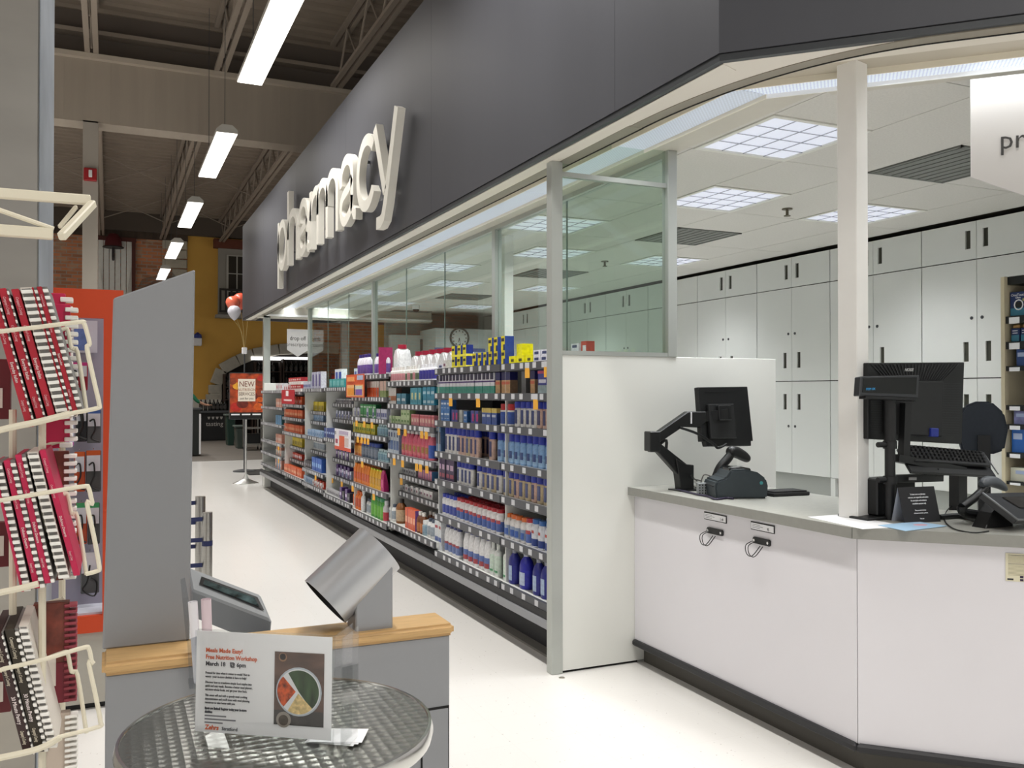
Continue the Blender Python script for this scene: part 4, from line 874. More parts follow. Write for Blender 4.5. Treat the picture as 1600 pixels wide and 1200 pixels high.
def cupboard(yc, lab):
    y0, y1 = yc - .5, yc + .5
    t = thing('wall_cupboard', lab, 'cupboard', (CX + .2, yc, 0), 'white cupboards along the pharmacy back wall')
    MB().box(CX + .02, CX + .45, y0, y1, .676, CZ - .03).build('carcass', CBD, t, smooth=0)
    for s in (-1, 1):
        a, b_ = (yc - .497, yc - .002) if s < 0 else (yc + .002, yc + .497)
        door(a, b_, 2.468, CZ - .035, yc + s * .075, 2.55, 2.69, t)
        door(a, b_, 1.566, 2.460, yc + s * .095, 1.69, 1.84, t, (yc + s * .045, 2.02))
        door(a, b_, .68, 1.558, yc + s * .095, 1.29, 1.44, t, (yc + s * .045, 1.13))
    MB().box(CX + .03, CX + .45, y0, y1, 0, .676).build('base_panel', mat('cupboard_base_grey', '#9c9f9a', .6), t, smooth=0)
    MB().box(CX, CX + .03, y1 - .055, y1 + .0, .30, .676).build('leg', CB, t, smooth=0)
labs = ['white cupboard stack next to the blue boxed goods shelf', 'white cupboard stack behind the white counter post', 'white cupboard stack seen between end panel and counter post', 'white cupboard stack half behind the low end panel']
for k in range(10):
    yc = 3.672 + k * 1.003
    cupboard(yc, labs[k - 1] if 1 <= k <= 4 else ('white cupboard stack seen through the end glass' if k > 4 else 'white cupboard stack beyond the boxed goods shelf'))
# ------------------------------------------------------------------ boxed goods shelf at right
SX = 5.15 
def gz(u, v): return onx(u, v, SX).z
gy1 = onx(1566, 600, SX).y; gz1 = gz(1568, 433)
t = thing('goods_shelf', 'tall cream sided shelf unit with black rails of blue boxed goods', 'shelf', (SX + .2, gy1 - .5, 0))
MB().box(SX - .01, SX + .45, gy1 - .025, gy1, 0, gz1).build('side', mat('cream_side', '#cfc4a6', .55), t, smooth=0)
MB().box(SX + .42, SX + .45, gy1 - 1.2, gy1 - .025, 0, gz1).build('back', mat('shelf_back_olive', '#77735f', .7), t, smooth=0)
MB().box(SX, SX + .45, gy1 - 1.2, gy1 - .02, gz1, gz1 + .02).build('top', CB, t, smooth=0)
MB().box(SX + .02, SX + .42, gy1 - 1.2, gy1 - .026, gz1 - .05, gz1 - .001).build('valance', BLACK, t, smooth=0)
MB().box(SX + .3, SX + .42, gy1 - 1.2, gy1 - .026, gz(1580, 600), gz1 - .05).build('dark_back', mat('shelf_dark', '#2a2b2c', .7), t, smooth=0)
shz = [(gz(1580, 494), .045), (gz(1580, 534), .045), (gz(1580, 572), .03), (gz(1580, 633), .03), (gz(1580, 663), .03), (gz(1580, 707), .03), (gz(1580, 752), .02)]
for z, h in shz:
    s_ = MB().box(SX + .01, SX + .42, gy1 - 1.2, gy1 - .026, z - .015, z).build('shelf', mat('shelf_dark', '#2a2b2c', .7), t, smooth=0)
    MB().box(SX, SX + .012, gy1 - 1.2, gy1 - .026, z - h, z).build('rail', BLACK, s_, smooth=0)
    for k in range(5): MB().box(SX - .002, SX, gy1 - .05 - .07 - k * .13, gy1 - .05 - k * .13, z - h - .003, z - .008).build('price_card', PAPER, s_, smooth=0)
NAVY = mat('box_navy', '#1c2f63', .4); TEAL = mat('box_tealblue', '#3b7f9a', .4)
def gbox(y, w_, z, h, m, lab, grp, kind):
    t = thing('boxed_goods', lab, 'box', (SX + .05, y - w_ / 2, z), grp)
    MB().box(SX + .03, SX + .15, y - w_, y, z, z + h).build('carton', m, t, smooth=0, bevel=.002)
    if kind == 1:
        MB().box(SX + .028, SX + .03, y - w_ + .004, y - .004, z + .004, z + h * .33).build('lower_band', TEAL, t, smooth=0)
        M = frame((SX + .027, y - .008, z + h * .82), (0, -1, 0), (0, 0, 1)); text('brand', 'OneTouch', w_ * .19, PAPER, t, M); 
        M = frame((SX + .027, y - w_ * .32, z + h * .72), (0, -1, 0), (0, 0, 1)); text('brand', 'Ultra', w_ * .14, PAPER, t, M)
        MB().tube([(SX + .027, y - w_ / 2 + math.cos(a_) * w_ * .24, z + h * .46 + math.sin(a_) * h * .2) for a_ in [k * .524 for k in range(12)]], .004, closed=True, n=5).build('meter_outline', PAPER, t)
        MB().box(SX + .026, SX + .028, y - w_ * .68, y - w_ * .34, z + h * .34, z + h * .58).build('meter_picture', BLACK, t, smooth=0)
        MB().box(SX + .026, SX + .028, y - w_ * .95, y - w_ * .72, z + h * .6, z + h * .7).build('sticker', mat('sticker_olive', '#a6a76b', .6), t, smooth=0)
    elif kind == 2:
        MB().box(SX + .035, SX + .14, y - w_ + .006, y - .006, z + h, z + h * 1.28).build('lid', mat('cap_tan', '#b9905a', .5), t, smooth=0, bevel=.006)
        MB().box(SX + .028, SX + .03, y - w_ + .003, y - .003, z + .003, z + h * .5).build('lower_band', TEAL, t, smooth=0)
        for k in range(2): MB().box(SX + .0265, SX + .028, y - w_ * .8, y - w_ * .2, z + h * (.62 + .17 * k), z + h * (.67 + .17 * k)).build('print_line', PAPER, t, smooth=0)
    else:
        MB().box(SX + .028, SX + .03, y - w_ * .85, y - w_ * .15, z + h * .55, z + h * .8).build('label', mat('label_pale', '#aab8d6', .5), t, smooth=0)
z0 = shz[0][0]
for k in range(6): gbox(gy1 - .035 - k * .13, .12, z0, gz(1580, 456) - z0, NAVY, 'navy meter carton on the top rail of the boxed goods shelf', 'meter cartons on the boxed goods shelf', 1)
for k in range(10): gbox(gy1 - .04 - k * .065, .058, shz[1][0], .085, NAVY, 'small blue carton with tan top, second rail of the boxed goods shelf', 'small cartons on the second rail', 2)
for k in range(8): gbox(gy1 - .075 - k * .075, .068, shz[2][0], .105, mat('box_blue_pale', '#2c4a86', .4), 'blue strip carton on the third rail of the boxed goods shelf', 'strip cartons on the third rail', 3)
gbox(gy1 - .055, .12, shz[4][0], .085, mat('box_lilac', '#7d7fae', .5, noise=.5, nscale=15), 'lilac picture carton on the rail beside the office chair', 'mixed cartons on the goods shelf', 3)
gbox(gy1 - .04, .085, shz[5][0], .15, mat('box_azure', '#1f62b4', .4), 'bright blue carton on the lower rail of the goods shelf', 'mixed cartons on the goods shelf', 3)
gbox(gy1 - .135, .07, shz[5][0], .15, mat('box_whiteblue', '#8fb4cf', .4), 'white and blue carton beside the bright blue one', 'mixed cartons on the goods shelf', 3)
gbox(gy1 - .03, .25, shz[6][0], .085, mat('box_cream', '#d5d4c2', .5), 'cream carton with green end on the lowest rail of goods shelf', 'mixed cartons on the goods shelf', 0)
# office chair
p = dep(1535, 665, 4.8)
t = thing('office_chair', 'dark navy office chair with rounded back behind the counter', 'chair', (p.x, p.y, 0))
CHM = mat('chair_fabric', '#20262e', .8, noise=.08, nscale=60); R = Matrix.Translation((p.x, p.y, p.z)) @ Matrix.Rotation(-YAW - .35, 4, 'Z')
mb = MB(); mb.T = R
outl = [(-.10, -.15), (-.125, -.05), (-.12, .05), (-.09, .105), (-.03, .13), (.04, .13), (.10, .07), (.118, -.02), (.10, -.13), (.05, -.15)]
mb.prism(outl, -.035, .035, 'y'); mb.build('backrest', CHM, t, bevel=.012, seg=2)
mb = MB(); mb.T = R; mb.box(-.03, .03, -.06, -.03, -.60, -.05); mb.build('back_post', BLACK, t, smooth=0)
mb = MB(); mb.T = R; mb.box(-.24, .24, -.5, -.05, -.66, -.58); mb.build('seat', CHM, t, bevel=.03, seg=2)
MB().cyl((p.x, p.y, .08), (p.x, p.y, p.z - .64), .03).build('gas_lift', CHROME, t)
for k in range(5):
    a_ = k * 2 * math.pi / 5; MB().bar((p.x, p.y, .09), (p.x + .28 * math.cos(a_), p.y + .28 * math.sin(a_), .07), .05, .035).build('leg', BLACK, t, smooth=0)
    MB().cyl((p.x + .28 * math.cos(a_) - .02, p.y + .28 * math.sin(a_), .03), (p.x + .28 * math.cos(a_) + .02, p.y + .28 * math.sin(a_), .03), .03).build('caster', BLACK, t)
# ------------------------------------------------------------------ monitor arm by the end panel
b0 = onz(1072, 766, CTZ)
AY = b0.y
P2 = lambda u, v, dy=0: ony(u, v, AY + dy)
t = thing('monitor_mount', 'black folding monitor arm clamped to the counter by the end panel', 'monitor arm', (b0.x, AY, CTZ))
MB().prism([xz(1060, 766, AY), xz(1080, 768, AY), xz(1080, 726, AY), xz(1068, 725, AY), xz(1052, 716, AY), xz(1057, 742, AY)], AY - .025, AY + .03, 'y').build('base_bracket', BLACK, t, smooth=0, bevel=.003)
MB().box(b0.x - .07, b0.x + .07, AY - .05, AY + .06, CTZ, CTZ + .006).build('foot_plate', BLACK, t, smooth=0)
MB().prism([xz(1011, 706, AY + .02), xz(1022, 706, AY + .02), xz(1060, 748, AY + .02), xz(1068, 725, AY + .02), xz(1026, 692, AY + .02), xz(1011, 690, AY + .02)], AY - .015, AY + .02, 'y').build('lower_arm', BLACK, t, smooth=0, bevel=.004)
MB().prism([xz(1011, 674, AY), xz(1027, 674, AY), xz(1027, 705, AY), xz(1011, 705, AY)], AY - .03, AY + .03, 'y').build('elbow', BLACK, t, smooth=0, bevel=.004)
MB().prism([xz(1012, 688, AY), xz(1030, 690, AY), xz(1064, 667, AY), xz(1090, 668, AY), xz(1100, 660, AY), xz(1100, 643, AY), xz(1072, 643, AY), xz(1026, 675, AY)], AY - .02, AY + .02, 'y').build('upper_arm', BLACK, t, smooth=0, bevel=.004)
MB().prism([xz(1079, 644, AY - .021), xz(1081, 644, AY - .021), xz(1081, 662, AY - .021), xz(1079, 662, AY - .021)], AY - .023, AY - .02, 'y').build('marking', PAPER, t, smooth=0)
MB().tube(smooth_path([P2(1030, 695), P2(1041, 688), P2(1041, 710), P2(1050, 718)], 4), .008).build('cable', BLACK, t)
MB().tube(smooth_path([P2(1062, 668, -.03), P2(1090, 678, -.04), P2(1115, 694, -.05), P2(1122, 700, -.05), P2(1135, 694, -.03)], 5), .007).build('cable', BLACK, t)
# monitor seen from behind
t = thing('monitor', 'black flat monitor seen from behind on the folding arm', 'monitor', (P2(1130, 690).x, AY, P2(1130, 698).z))
ml = [P2(1091, 605, .0), P2(1168, 604, .10), P2(1177, 689, .07), P2(1097, 690, -.03)]
def slab(q, d, name, m, par, bev=.003):
    n_ = (q[1] - q[0]).cross(q[3] - q[0]).normalized(); mb = MB()
    A = [mb.P(p) for p in q]; B = [mb.P(p + n_ * d) for p in q]; mb.face(A); mb.face(B[::-1])
    for k in range(4): mb.face([A[k], A[(k + 1) % 4], B[(k + 1) % 4], B[k]])
    return mb.build(name, m, par, smooth=0, bevel=bev)
def mix4(q, s, t_): return (q[0] * (1 - s) + q[1] * s) * (1 - t_) + (q[3] * (1 - s) + q[2] * s) * t_
nm = (ml[1] - ml[0]).cross(ml[3] - ml[0]).normalized(); sgn = 1 if nm.y > 0 else -1
slab(ml, .03 * sgn, 'back_shell', BLACK, t); off = -nm * sgn * .02
slab([mix4(ml, .12, .32) + off, mix4(ml, .62, .32) + off, mix4(ml, .62, .95) + off, mix4(ml, .12, .95) + off], .02 * sgn, 'rear_housing', mat('black_soft', '#1a1b1c', .55), t)
slab([mix4(ml, .25, .35) + off * 2, mix4(ml, .5, .35) + off * 2, mix4(ml, .5, .62) + off * 2, mix4(ml, .25, .62) + off * 2], .02 * sgn, 'mount_plate', BLACK, t)
slab([mix4(ml, .06, .97), mix4(ml, .96, .97), mix4(ml, .95, 1.09), mix4(ml, .08, 1.09)], .03 * sgn, 'speaker_bar', BLACK, t)
MB().bar(mix4(ml, .12, .09) - nm * sgn * .001, mix4(ml, .75, .09) - nm * sgn * .001, .003, .003).build('vent_line', mat('black_soft', '#1a1b1c', .55), t, smooth=0)
MB().bar(P2(1095, 652), mix4(ml, .4, .5) + off * 2, .03, .05).build('neck', BLACK, t, smooth=0)
# label printer
pc = onz(1158, 780, CTZ)
R = Matrix.Translation(pc + Vector((.045, .10, 0))) @ Matrix.Rotation(math.radians(-20), 4, 'Z')
PRN = mat('printer_slate', '#343d42', .42)
t = thing('label_printer', 'slate grey desktop label printer with rounded lid on the counter', 'printer', pc + Vector((.045, .10, 0)))
mb = MB(); mb.T = R
side = [(-.125, 0), (.125, 0), (.13, .06), (.12, .095), (.08, .125), (.02, .14), (-.05, .138), (-.075, .10), (-.12, .085), (-.13, .06)]
mb.prism(side, -.095, .095, 'y'); mb.build('case', PRN, t, bevel=.008, seg=2)
mb = MB(); mb.T = R; mb.prism([(-.06, .10), (-.045, .146), (.02, .148), (.06, .140), (.055, .12), (0, .12)], -.06, .06, 'y'); mb.build('lid', BLACKG, t, bevel=.006)
mb = MB(); mb.T = R; mb.box(-.135, -.12, -.07, .07, .055, .06); mb.build('label_slot', BLACK, t, smooth=0)
mb = MB(); mb.T = R; mb.cyl((.095, -.099, .075), (.095, -.095, .075), .008); mb.build('badge', mat('badge_teal', '#3f8f92', .4), t)
for k in range(3):
    mb = MB(); mb.T = R; mb.box(-.02 + k * .02, -.008 + k * .02, -.04 + .005 * k, -.02 + .005 * k, .149, .150); mb.build('gloss_key', mat('key_white', '#dfe3e6', .2), t, smooth=0)
# small card reader with dotted face
pr = onz(1104, 775, CTZ)
t = thing('card_reader', 'small grey reader with dotted face standing left of the label printer', 'card reader', pr)
mb = MB(); R3 = Matrix.Translation(pr + Vector((.0, .02, 0))) @ Matrix.Rotation(math.radians(-20), 4, 'Z'); mb.T = R3; mb.box(-.03, .03, 0, .03, 0, .062); mb.build('case', mat('reader_grey', '#8f9496', .5), t, bevel=.003)
for i in range(4):
    for j in range(4):
        mb = MB(); mb.T = R3; mb.cyl((-.021 + i * .014, -.001, .012 + j * .013), (-.021 + i * .014, .001, .012 + j * .013), .0035, n=8); mb.build('dot', BLACK, t)
# barcode scanner in its stand behind the printer
t = thing('barcode_scanner', 'black handheld barcode scanner propped on top of the label printer', 'scanner', P2(1135, 742, -.2))
SY = -.22
Q = lambda u, v, dy=0: ony(u, v, AY + SY + dy)
MB().tube(smooth_path([Q(1117, 745), Q(1124, 731), Q(1136, 718), Q(1143, 708)], 5), [.016, .017, .017, .018, .019, .020, .021, .022, .023, .023, .023, .023, .022, .022, .022, .022][:16], n=12).build('handle', BLACK, t)
MB().tube(smooth_path([Q(1138, 707), Q(1148, 706), Q(1162, 713), Q(1170, 719)], 4), [.020, .026, .028, .029, .029, .029, .028, .027, .026, .024, .022, .018, .012], n=12).build('head', BLACK, t)
MB().tube(smooth_path([Q(1116, 747), Q(1100, 742), Q(1095, 762, .05), Q(1105, 768, .05)], 5), .003).build('cable', mat('cable_grey', '#6d6a66', .5), t)
# tangled cables on the counter
tag(MB().tube(smooth_path([onz(u, v, CTZ + .006) for u, v in ((1058, 765), (1075, 769), (1092, 773), (1108, 776), (1118, 780), (1135, 778), (1146, 779))], 5), .005).build('cable', mat('cable_purple', '#332c44', .5)), 'dark purple cable lying along the counter below the monitor arm', 'cable')
tag(MB().tube(smooth_path([onz(1080, 757, CTZ + .004) , onz(1090, 762, CTZ + .02), onz(1096, 752, CTZ + .02), onz(1082, 748, CTZ + .06), onz(1080, 742, CTZ + .08), onz(1090, 752, CTZ + .01), onz(1112, 760, CTZ + .004)], 5), .003).build('cable', BLACK), 'thin black cable curling up behind the monitor arm base', 'cable')
# keyboard
p0, p1 = onz(1203, 777, CTZ), onz(1266, 774, CTZ)
t = thing('keyboard', 'black keyboard lying on the counter right of the label printer', 'keyboard', ((p0 + p1) / 2 + Vector((0, .05, 0))))
dk = (p1 - p0).normalized(); kw = (p1 - p0).length - .02; R4 = Matrix.Translation(p1) @ Matrix.Rotation(math.atan2(dk.y, dk.x), 4, 'Z')
mb = MB(); mb.T = R4; mb.box(-kw, 0, 0, .13, 0, .018); mb.build('tray', BLACK, t, bevel=.004)
mb = MB(); mb.T = R4
for i in range(20):
    for j in range(5): mb.box(-kw + .01 + i * (kw - .02) / 20 + .001, -kw + .01 + (i + 1) * (kw - .02) / 20 - .001, .012 + j * .022, .032 + j * .022, .018, .024)
k_ = mb.build('keys', mat('key_black', '#1d1e20', .5), t, smooth=0); k_['kind'] = 'stuff'
# ------------------------------------------------------------------ till station on the right
pp = onz(1391, 812, CTZ); TYY = pp.y
T_ = lambda u, v, dy=0: ony(u, v, TYY + dy)
t = thing('till_stand', 'black pole stand carrying the till screens behind the counter post', 'stand', (pp.x, TYY, CTZ))
pz = lambda v: T_(1391, v).z
MB().cyl((pp.x, TYY, CTZ), (pp.x, TYY, pz(690)), .020, n=18).build('pole', BLACK, t); MB().cyl((pp.x, TYY, pz(690)), (pp.x, TYY, pz(622)), .023, n=18).build('pole_sleeve', BLACK, t)
for v in (695, 750):
    q = T_(1374, v); MB().cyl((q.x - .008, TYY, q.z), (q.x + .03, TYY, q.z), .011, n=10).build('clamp_knob', BLACK, t)
    MB().cyl((pp.x, TYY, pz(v + 6)), (pp.x, TYY, pz(v - 6)), .027, n=18).build('clamp_collar', BLACK, t)
MB().box(pp.x - .12, pp.x + .1, TYY + .0, TYY + .16, CTZ, CTZ + .012).build('base', BLACK, t, smooth=0, bevel=.003)
MB().bar(T_(1395, 748, .01), T_(1470, 746, .03), .03, .032).build('lower_arm', BLACK, t, smooth=0, bevel=.002)
MB().bar(T_(1420, 748, -.012), T_(1432, 748, -.012), .002, .011).build('arm_label', mat('label_grey', '#9a9a9a', .5), t, smooth=0)
MB().bar(T_(1415, 630, .03), T_(1412, 715, .03), .03, .035).build('rear_post', BLACK, t, smooth=0)
MB().bar(T_(1395, 715, .02), T_(1500, 735, .06), .06, .03).build('upper_arm', BLACK, t, smooth=0)
MB().bar(T_(1497, 735, .1), T_(1497, 800, .1), .05, .05).build('tray_post', BLACK, t, smooth=0)
q = [T_(1364, 748, .05), T_(1425, 750, .05)]; MB().box(q[0].x, q[1].x, TYY + .03, TYY + .12, CTZ + .012, q[0].z).build('rear_box', BLACK, t, smooth=0, bevel=.006)
# customer display
t = thing('pole_display', 'black customer pole display with faint blue digits', 'display', T_(1390, 625))
dq = [T_(1345, 588, -.06), T_(1437, 586, -.02), T_(1435, 622, -.03), T_(1343, 618, -.07)]
nd = (dq[1] - dq[0]).cross(dq[3] - dq[0]).normalized(); sd = 1 if nd.y > 0 else -1
slab(dq, .03 * sd, 'case', mat('display_grey', '#2e3033', .4), t); od = -nd * sd * .001
slab([mix4(dq, .04, .1) + od, mix4(dq, .95, .1) + od, mix4(dq, .95, .84) + od, mix4(dq, .04, .84) + od], .001 * sd, 'window', BLACKG, t, 0)
a_, b2 = mix4(dq, .09, .72) + od * 2.2, mix4(dq, .9, .72) + od * 2.2
uu = (dq[1] - dq[0]).normalized(); vv = (dq[0] - dq[3]).normalized(); Mx = frame(a_, uu, vv)
text('digits', 'ITEM OK', .013, mat('digits_cyan', '#1f5f86', .4, emit=.35, ecol='#3aa0d8'), t, Mx, sx=1.1)
slab([mix4(dq, .1, 1.0), mix4(dq, .98, 1.0), mix4(dq, .98, 1.12), mix4(dq, .1, 1.12)], .03 * sd, 'underside', BLACK, t, 0)
# till monitor from behind
t = thing('till_monitor', 'large black till monitor seen from behind with ribbed vents', 'monitor', T_(1430, 697, .1))
tq = [T_(1356, 567, .05), T_(1507, 566, .14), T_(1503, 694, .14), T_(1356, 686, .05)]
nt_ = (tq[1] - tq[0]).cross(tq[3] - tq[0]).normalized(); st_ = 1 if nt_.y > 0 else -1; on = -nt_ * st_
slab(tq, .035 * st_, 'back_shell', BLACK, t)
slab([mix4(tq, .16, .24) + on * .03, mix4(tq, .70, .24) + on * .03, mix4(tq, .70, .92) + on * .03, mix4(tq, .16, .92) + on * .03], .03 * st_, 'rear_housing', mat('black_soft', '#1a1b1c', .55), t)
mb = MB()
for k in range(26):
    s0 = .03 + .94 * k / 26; mb.bar(mix4(tq, s0, .02) + on * .002, mix4(tq, .12 + .62 * k / 26 + .05, .22) + on * .002, .002, .003)
for k in range(22):
    v_ = .26 + .66 * k / 22; mb.bar(mix4(tq, .73, v_) + on * .002, mix4(tq, .96, v_) + on * .002, .002, .003); mb.bar(mix4(tq, .02, v_) + on * .002, mix4(tq, .13, v_) + on * .002, .002, .003)
rb = mb.build('vent_ribs', mat('rib_grey', '#2b2c2e', .5), t, smooth=0); rb['kind'] = 'stuff'
uu = (tq[1] - tq[0]).normalized(); vv = (tq[0] - tq[3]).normalized(); vv = (vv - uu * vv.dot(uu)).normalized()
text('maker_mark', 'NOISE', .017, mat('silver_print', '#d5d5d5', .3, .6), t, frame(mix4(tq, .35, .11) + on * .004, uu, vv), sx=1.25, shear=.3, bold=.0004)
slab([mix4(tq, .56, .82) + on * .04, mix4(tq, .64, .82) + on * .04, mix4(tq, .64, .93) + on * .04, mix4(tq, .56, .93) + on * .04], .02 * st_, 'video_plug', mat('plug_blue', '#1e2f8a', .4), t)
# keyboard tray with keyboard
t = thing('keyboard_tray', 'black tilted keyboard tray on the till stand', 'tray', T_(1480, 745, .05))
kq = [T_(1402, 700, .10), T_(1535, 712, .16), T_(1557, 744, .02), T_(1424, 737, -.04)]
nk = (kq[1] - kq[0]).cross(kq[3] - kq[0]).normalized(); up_ = nk if nk.z > 0 else -nk
slab(kq, .012, 'tray', BLACK, t); 
MB().tube([kq[1] + up_ * .012, kq[2] + up_ * .012], .003).build('rim', mat('rim_grey', '#777a7c', .3, .6), t)
MB().tube(smooth_path([T_(1440, 735), T_(1446, 742), T_(1456, 738), T_(1464, 743), T_(1466, 732)], 4), .003).build('cable_loop', BLACK, t)
t = thing('keyboard', 'black keyboard resting on the tilted tray of the till stand', 'keyboard', T_(1480, 705, .1) + Vector((0, 0, .01)))
kk = [mix4(kq, .05, .06) + up_ * .028, mix4(kq, .97, .06) + up_ * .028, mix4(kq, .95, .7) + up_ * .022, mix4(kq, .06, .7) + up_ * .022]
nn_ = (kk[1] - kk[0]).cross(kk[3] - kk[0]).normalized(); slab(kk, .014 if nn_.z < 0 else -.014, 'case', BLACK, t)
mb = MB()
for i in range(18):
    for j in range(4):
        p = mix4(kk, (i + .55) / 19, (j + .6) / 4.6) + up_ * .003; mb.box(p.x - .006, p.x + .006, p.y - .006, p.y + .006, p.z - .004, p.z + .005)
o = mb.build('keys', MATS['key_black'], t, smooth=0); o['kind'] = 'stuff'
# black tent card
e0, e1 = onz(1413, 818, CTZ), onz(1470, 815, CTZ)
ue = (e1 - e0).normalized(); be = Vector((-ue.y, ue.x, 0)); hw = (e1 - e0).length; hh = .135; lean = .035
t = thing('tent_card', 'black folded tent card with white lettering on the counter corner', 'sign', ((e0 + e1) / 2 + be * .04))
mb = MB(); P_ = [e0, e1, e1 + be * lean + Vector((0, 0, hh)), e0 + be * lean + Vector((0, 0, hh))]
mb.quad(*P_); mb.quad(*[p + be * .001 for p in P_]); mb.build('front_leaf', mat('card_black', '#17171a', .6), t, smooth=0)
mb = MB(); P3 = [e0 + be * lean * 2, e1 + be * lean * 2, e1 + be * lean + Vector((0, 0, hh)), e0 + be * lean + Vector((0, 0, hh))]; mb.quad(*P3); mb.quad(*[p + be * .001 for p in P3]); mb.build('back_leaf', mat('card_inside', '#b7bcc8', .6), t, smooth=0)
vt = (be * lean + Vector((0, 0, hh))).normalized()
tl = [('To better serve our pharmacy', .80, .0095), ('customers, we request this work station', .71, .0095), ('for prescription and medication', .62, .0095), ('consultation purposes only.', .53, .0095), ('Please proceed to the front', .34, .0075), ('of the store for all other purchases.', .26, .0075), ('Thank you.', .10, .0075)]
for s_t, f_, sz in tl: text('lettering', s_t, sz, PAPER, t, frame((e0 + e1) / 2 + vt * (hh * f_) - be * .0012, ue, vt), 'CENTER', sx=.62)
# papers at the corner
def sheet_on(pts, z, m, lab, cat='paper', grp=None, name='paper_sheet'):
    pp_ = [onz(u, v, z) for u, v in pts]; o = MB().prism([(p.x, p.y) for p in pp_], z, z + .0012).build(name, m, smooth=0); return tag(o, lab, cat, grp)
sheet_on(((1262, 808), (1315, 804), (1420, 823), (1348, 827)), CTZ + .0004, PAPER, 'blank white sheet lying across the bend of the grey worktop')
o = sheet_on(((1372, 821), (1432, 815), (1480, 822), (1415, 830)), CTZ + .002, mat('pamphlet_blue', '#a9cbe6', .5), 'pale blue pamphlet in front of the black tent card', 'pamphlet', name='pamphlet')
c = onz(1438, 820, CTZ + .0034); MB().lathe([(.03, 0), (.02, .0004)], (c.x, c.y, CTZ + .0032), 20, sy=.7).build('print', mat('print_pink', '#d7a3b0', .5), o)
MB().box(2.70, 2.735, 2.63, 2.634, CTZ + .001, CTZ + .004).build('x', DGREY) if False else None
# payment terminal, hand scanner and stand at the right edge
p0 = onz(1560, 826, CTZ)
t = thing('payment_stand', 'black angled payment terminal on a bracket at the counter', 'terminal', p0)
fq = [ony(1535, 770, p0.y), ony(1640, 768, p0.y + .08), ony(1660, 812, p0.y - .05), ony(1590, 812, p0.y - .1)]
slab(fq, .025, 'terminal', mat('terminal_dark', '#26282b', .35), t); MB().tube([fq[0], fq[3], fq[2]], .004).build('rim', mat('rim_grey', '#777a7c', .3, .6), t)
MB().prism([xz(1528, 825, p0.y + .05), xz(1572, 824, p0.y + .05), xz(1572, 795, p0.y + .05), xz(1552, 782, p0.y + .05), xz(1540, 800, p0.y + .05)], p0.y + .02, p0.y + .08, 'y').build('bracket', BLACK, t, smooth=0, bevel=.003)
MB().prism([xz(1586, 833, p0.y), xz(1604, 833, p0.y), xz(1604, 800, p0.y), xz(1592, 800, p0.y)], p0.y - .06, p0.y - .03, 'y').build('bracket', BLACK, t, smooth=0)
slab([mix4(fq, .2, .2) + Vector((0, 0, .004)), mix4(fq, .95, .2) + Vector((0, 0, .004)), mix4(fq, .95, .6) + Vector((0, 0, .004)), mix4(fq, .3, .6) + Vector((0, 0, .004))], .003, 'screen', mat('terminal_screen', '#3a3836', .2), t, 0)
py_ = p0.y + .12
t = thing('hand_scanner', 'grey topped hand scanner resting in its holder at the till', 'scanner', onz(1510, 795, CTZ) )
W3 = lambda u, v: ony(u, v, py_)
MB().tube(smooth_path([W3(1533, 757), W3(1545, 752), W3(1560, 756), W3(1572, 765)], 4), [.012, .018, .021, .022, .022, .022, .022, .021, .020, .018, .015, .012, .008], n=12).build('head', mat('scanner_grey', '#565b60', .35), t)
MB().tube(smooth_path([W3(1540, 762), W3(1525, 776), W3(1510, 787), W3(1503, 792)], 4), .016, n=12).build('handle', BLACK, t)
MB().tube(smooth_path([W3(1503, 792), W3(1505, 800), W3(1520, 803), W3(1535, 806)], 4), .018, n=10).build('holder', BLACK, t)
tag(MB().tube(smooth_path([onz(1505, 778, CTZ + .03), onz(1482, 795, CTZ + .01), onz(1476, 812, CTZ + .004), onz(1490, 826, CTZ + .004), onz(1520, 832, CTZ + .004), onz(1545, 830, CTZ + .004)], 6), .0025).build('cable', BLACK), 'thin black cable looping over the counter beside the tent card', 'cable')
tag(MB().tube(smooth_path([onz(1468, 808, CTZ + .012), onz(1500, 806, CTZ + .012), onz(1525, 812, CTZ + .012), onz(1545, 820, CTZ + .012)], 5), .011).build('cable_sleeve', BLACK), 'thick black cable sleeve running behind the tent card to the till', 'cable')
# hanging pick up sign at the right, pointed bottom
KS = FX + FY0 + .78 * q2_
s0 = dpt(KS, 1516, 97); s1 = dpt(KS, 1517, 277)
t = thing('hanging_sign', 'white hanging prescription sign with pointed bottom over the angled counter', 'sign', (s0.x + .3, s0.y - .3, s1.z - .1))
ws = .72; wv_ = Vector((s2, -s2, 0)); base = Vector((s0.x, s0.y, 0)); nb = Vector((-s2, -s2, 0))
mb = MB(); z1_, z0_ = CZ - .06, s1.z
poly = [base + Vector((0, 0, z0_)), base + wv_ * ws / 2 + Vector((0, 0, z0_ - .17)), base + wv_ * ws + Vector((0, 0, z0_)), base + wv_ * ws + Vector((0, 0, z1_)), base + Vector((0, 0, z1_))]
A = [mb.P(p + nb * .006) for p in poly]; B = [mb.P(p - nb * .006) for p in poly]; mb.face(A); mb.face(B[::-1])
for k in range(5): mb.face([A[k], A[(k + 1) % 5], B[(k + 1) % 5], B[k]])
mb.build('board', mat('sign_white', '#cdcac7', .6), t, smooth=0)
pt = dpt(KS, 1561, 234)
text('lettering', 'prescription', .110, mat('sign_ink', '#3e3c3a', .6), t, frame(Vector((pt.x, pt.y, pt.z)) + nb * .0085, wv_, (0, 0, 1)), sx=.95)
text('lettering', 'pick up', .092, MATS['sign_ink'], t, frame(Vector((pt.x, pt.y, pt.z - .095)) + nb * .0085 + wv_ * .1, wv_, (0, 0, 1)), sx=.95) if False else None
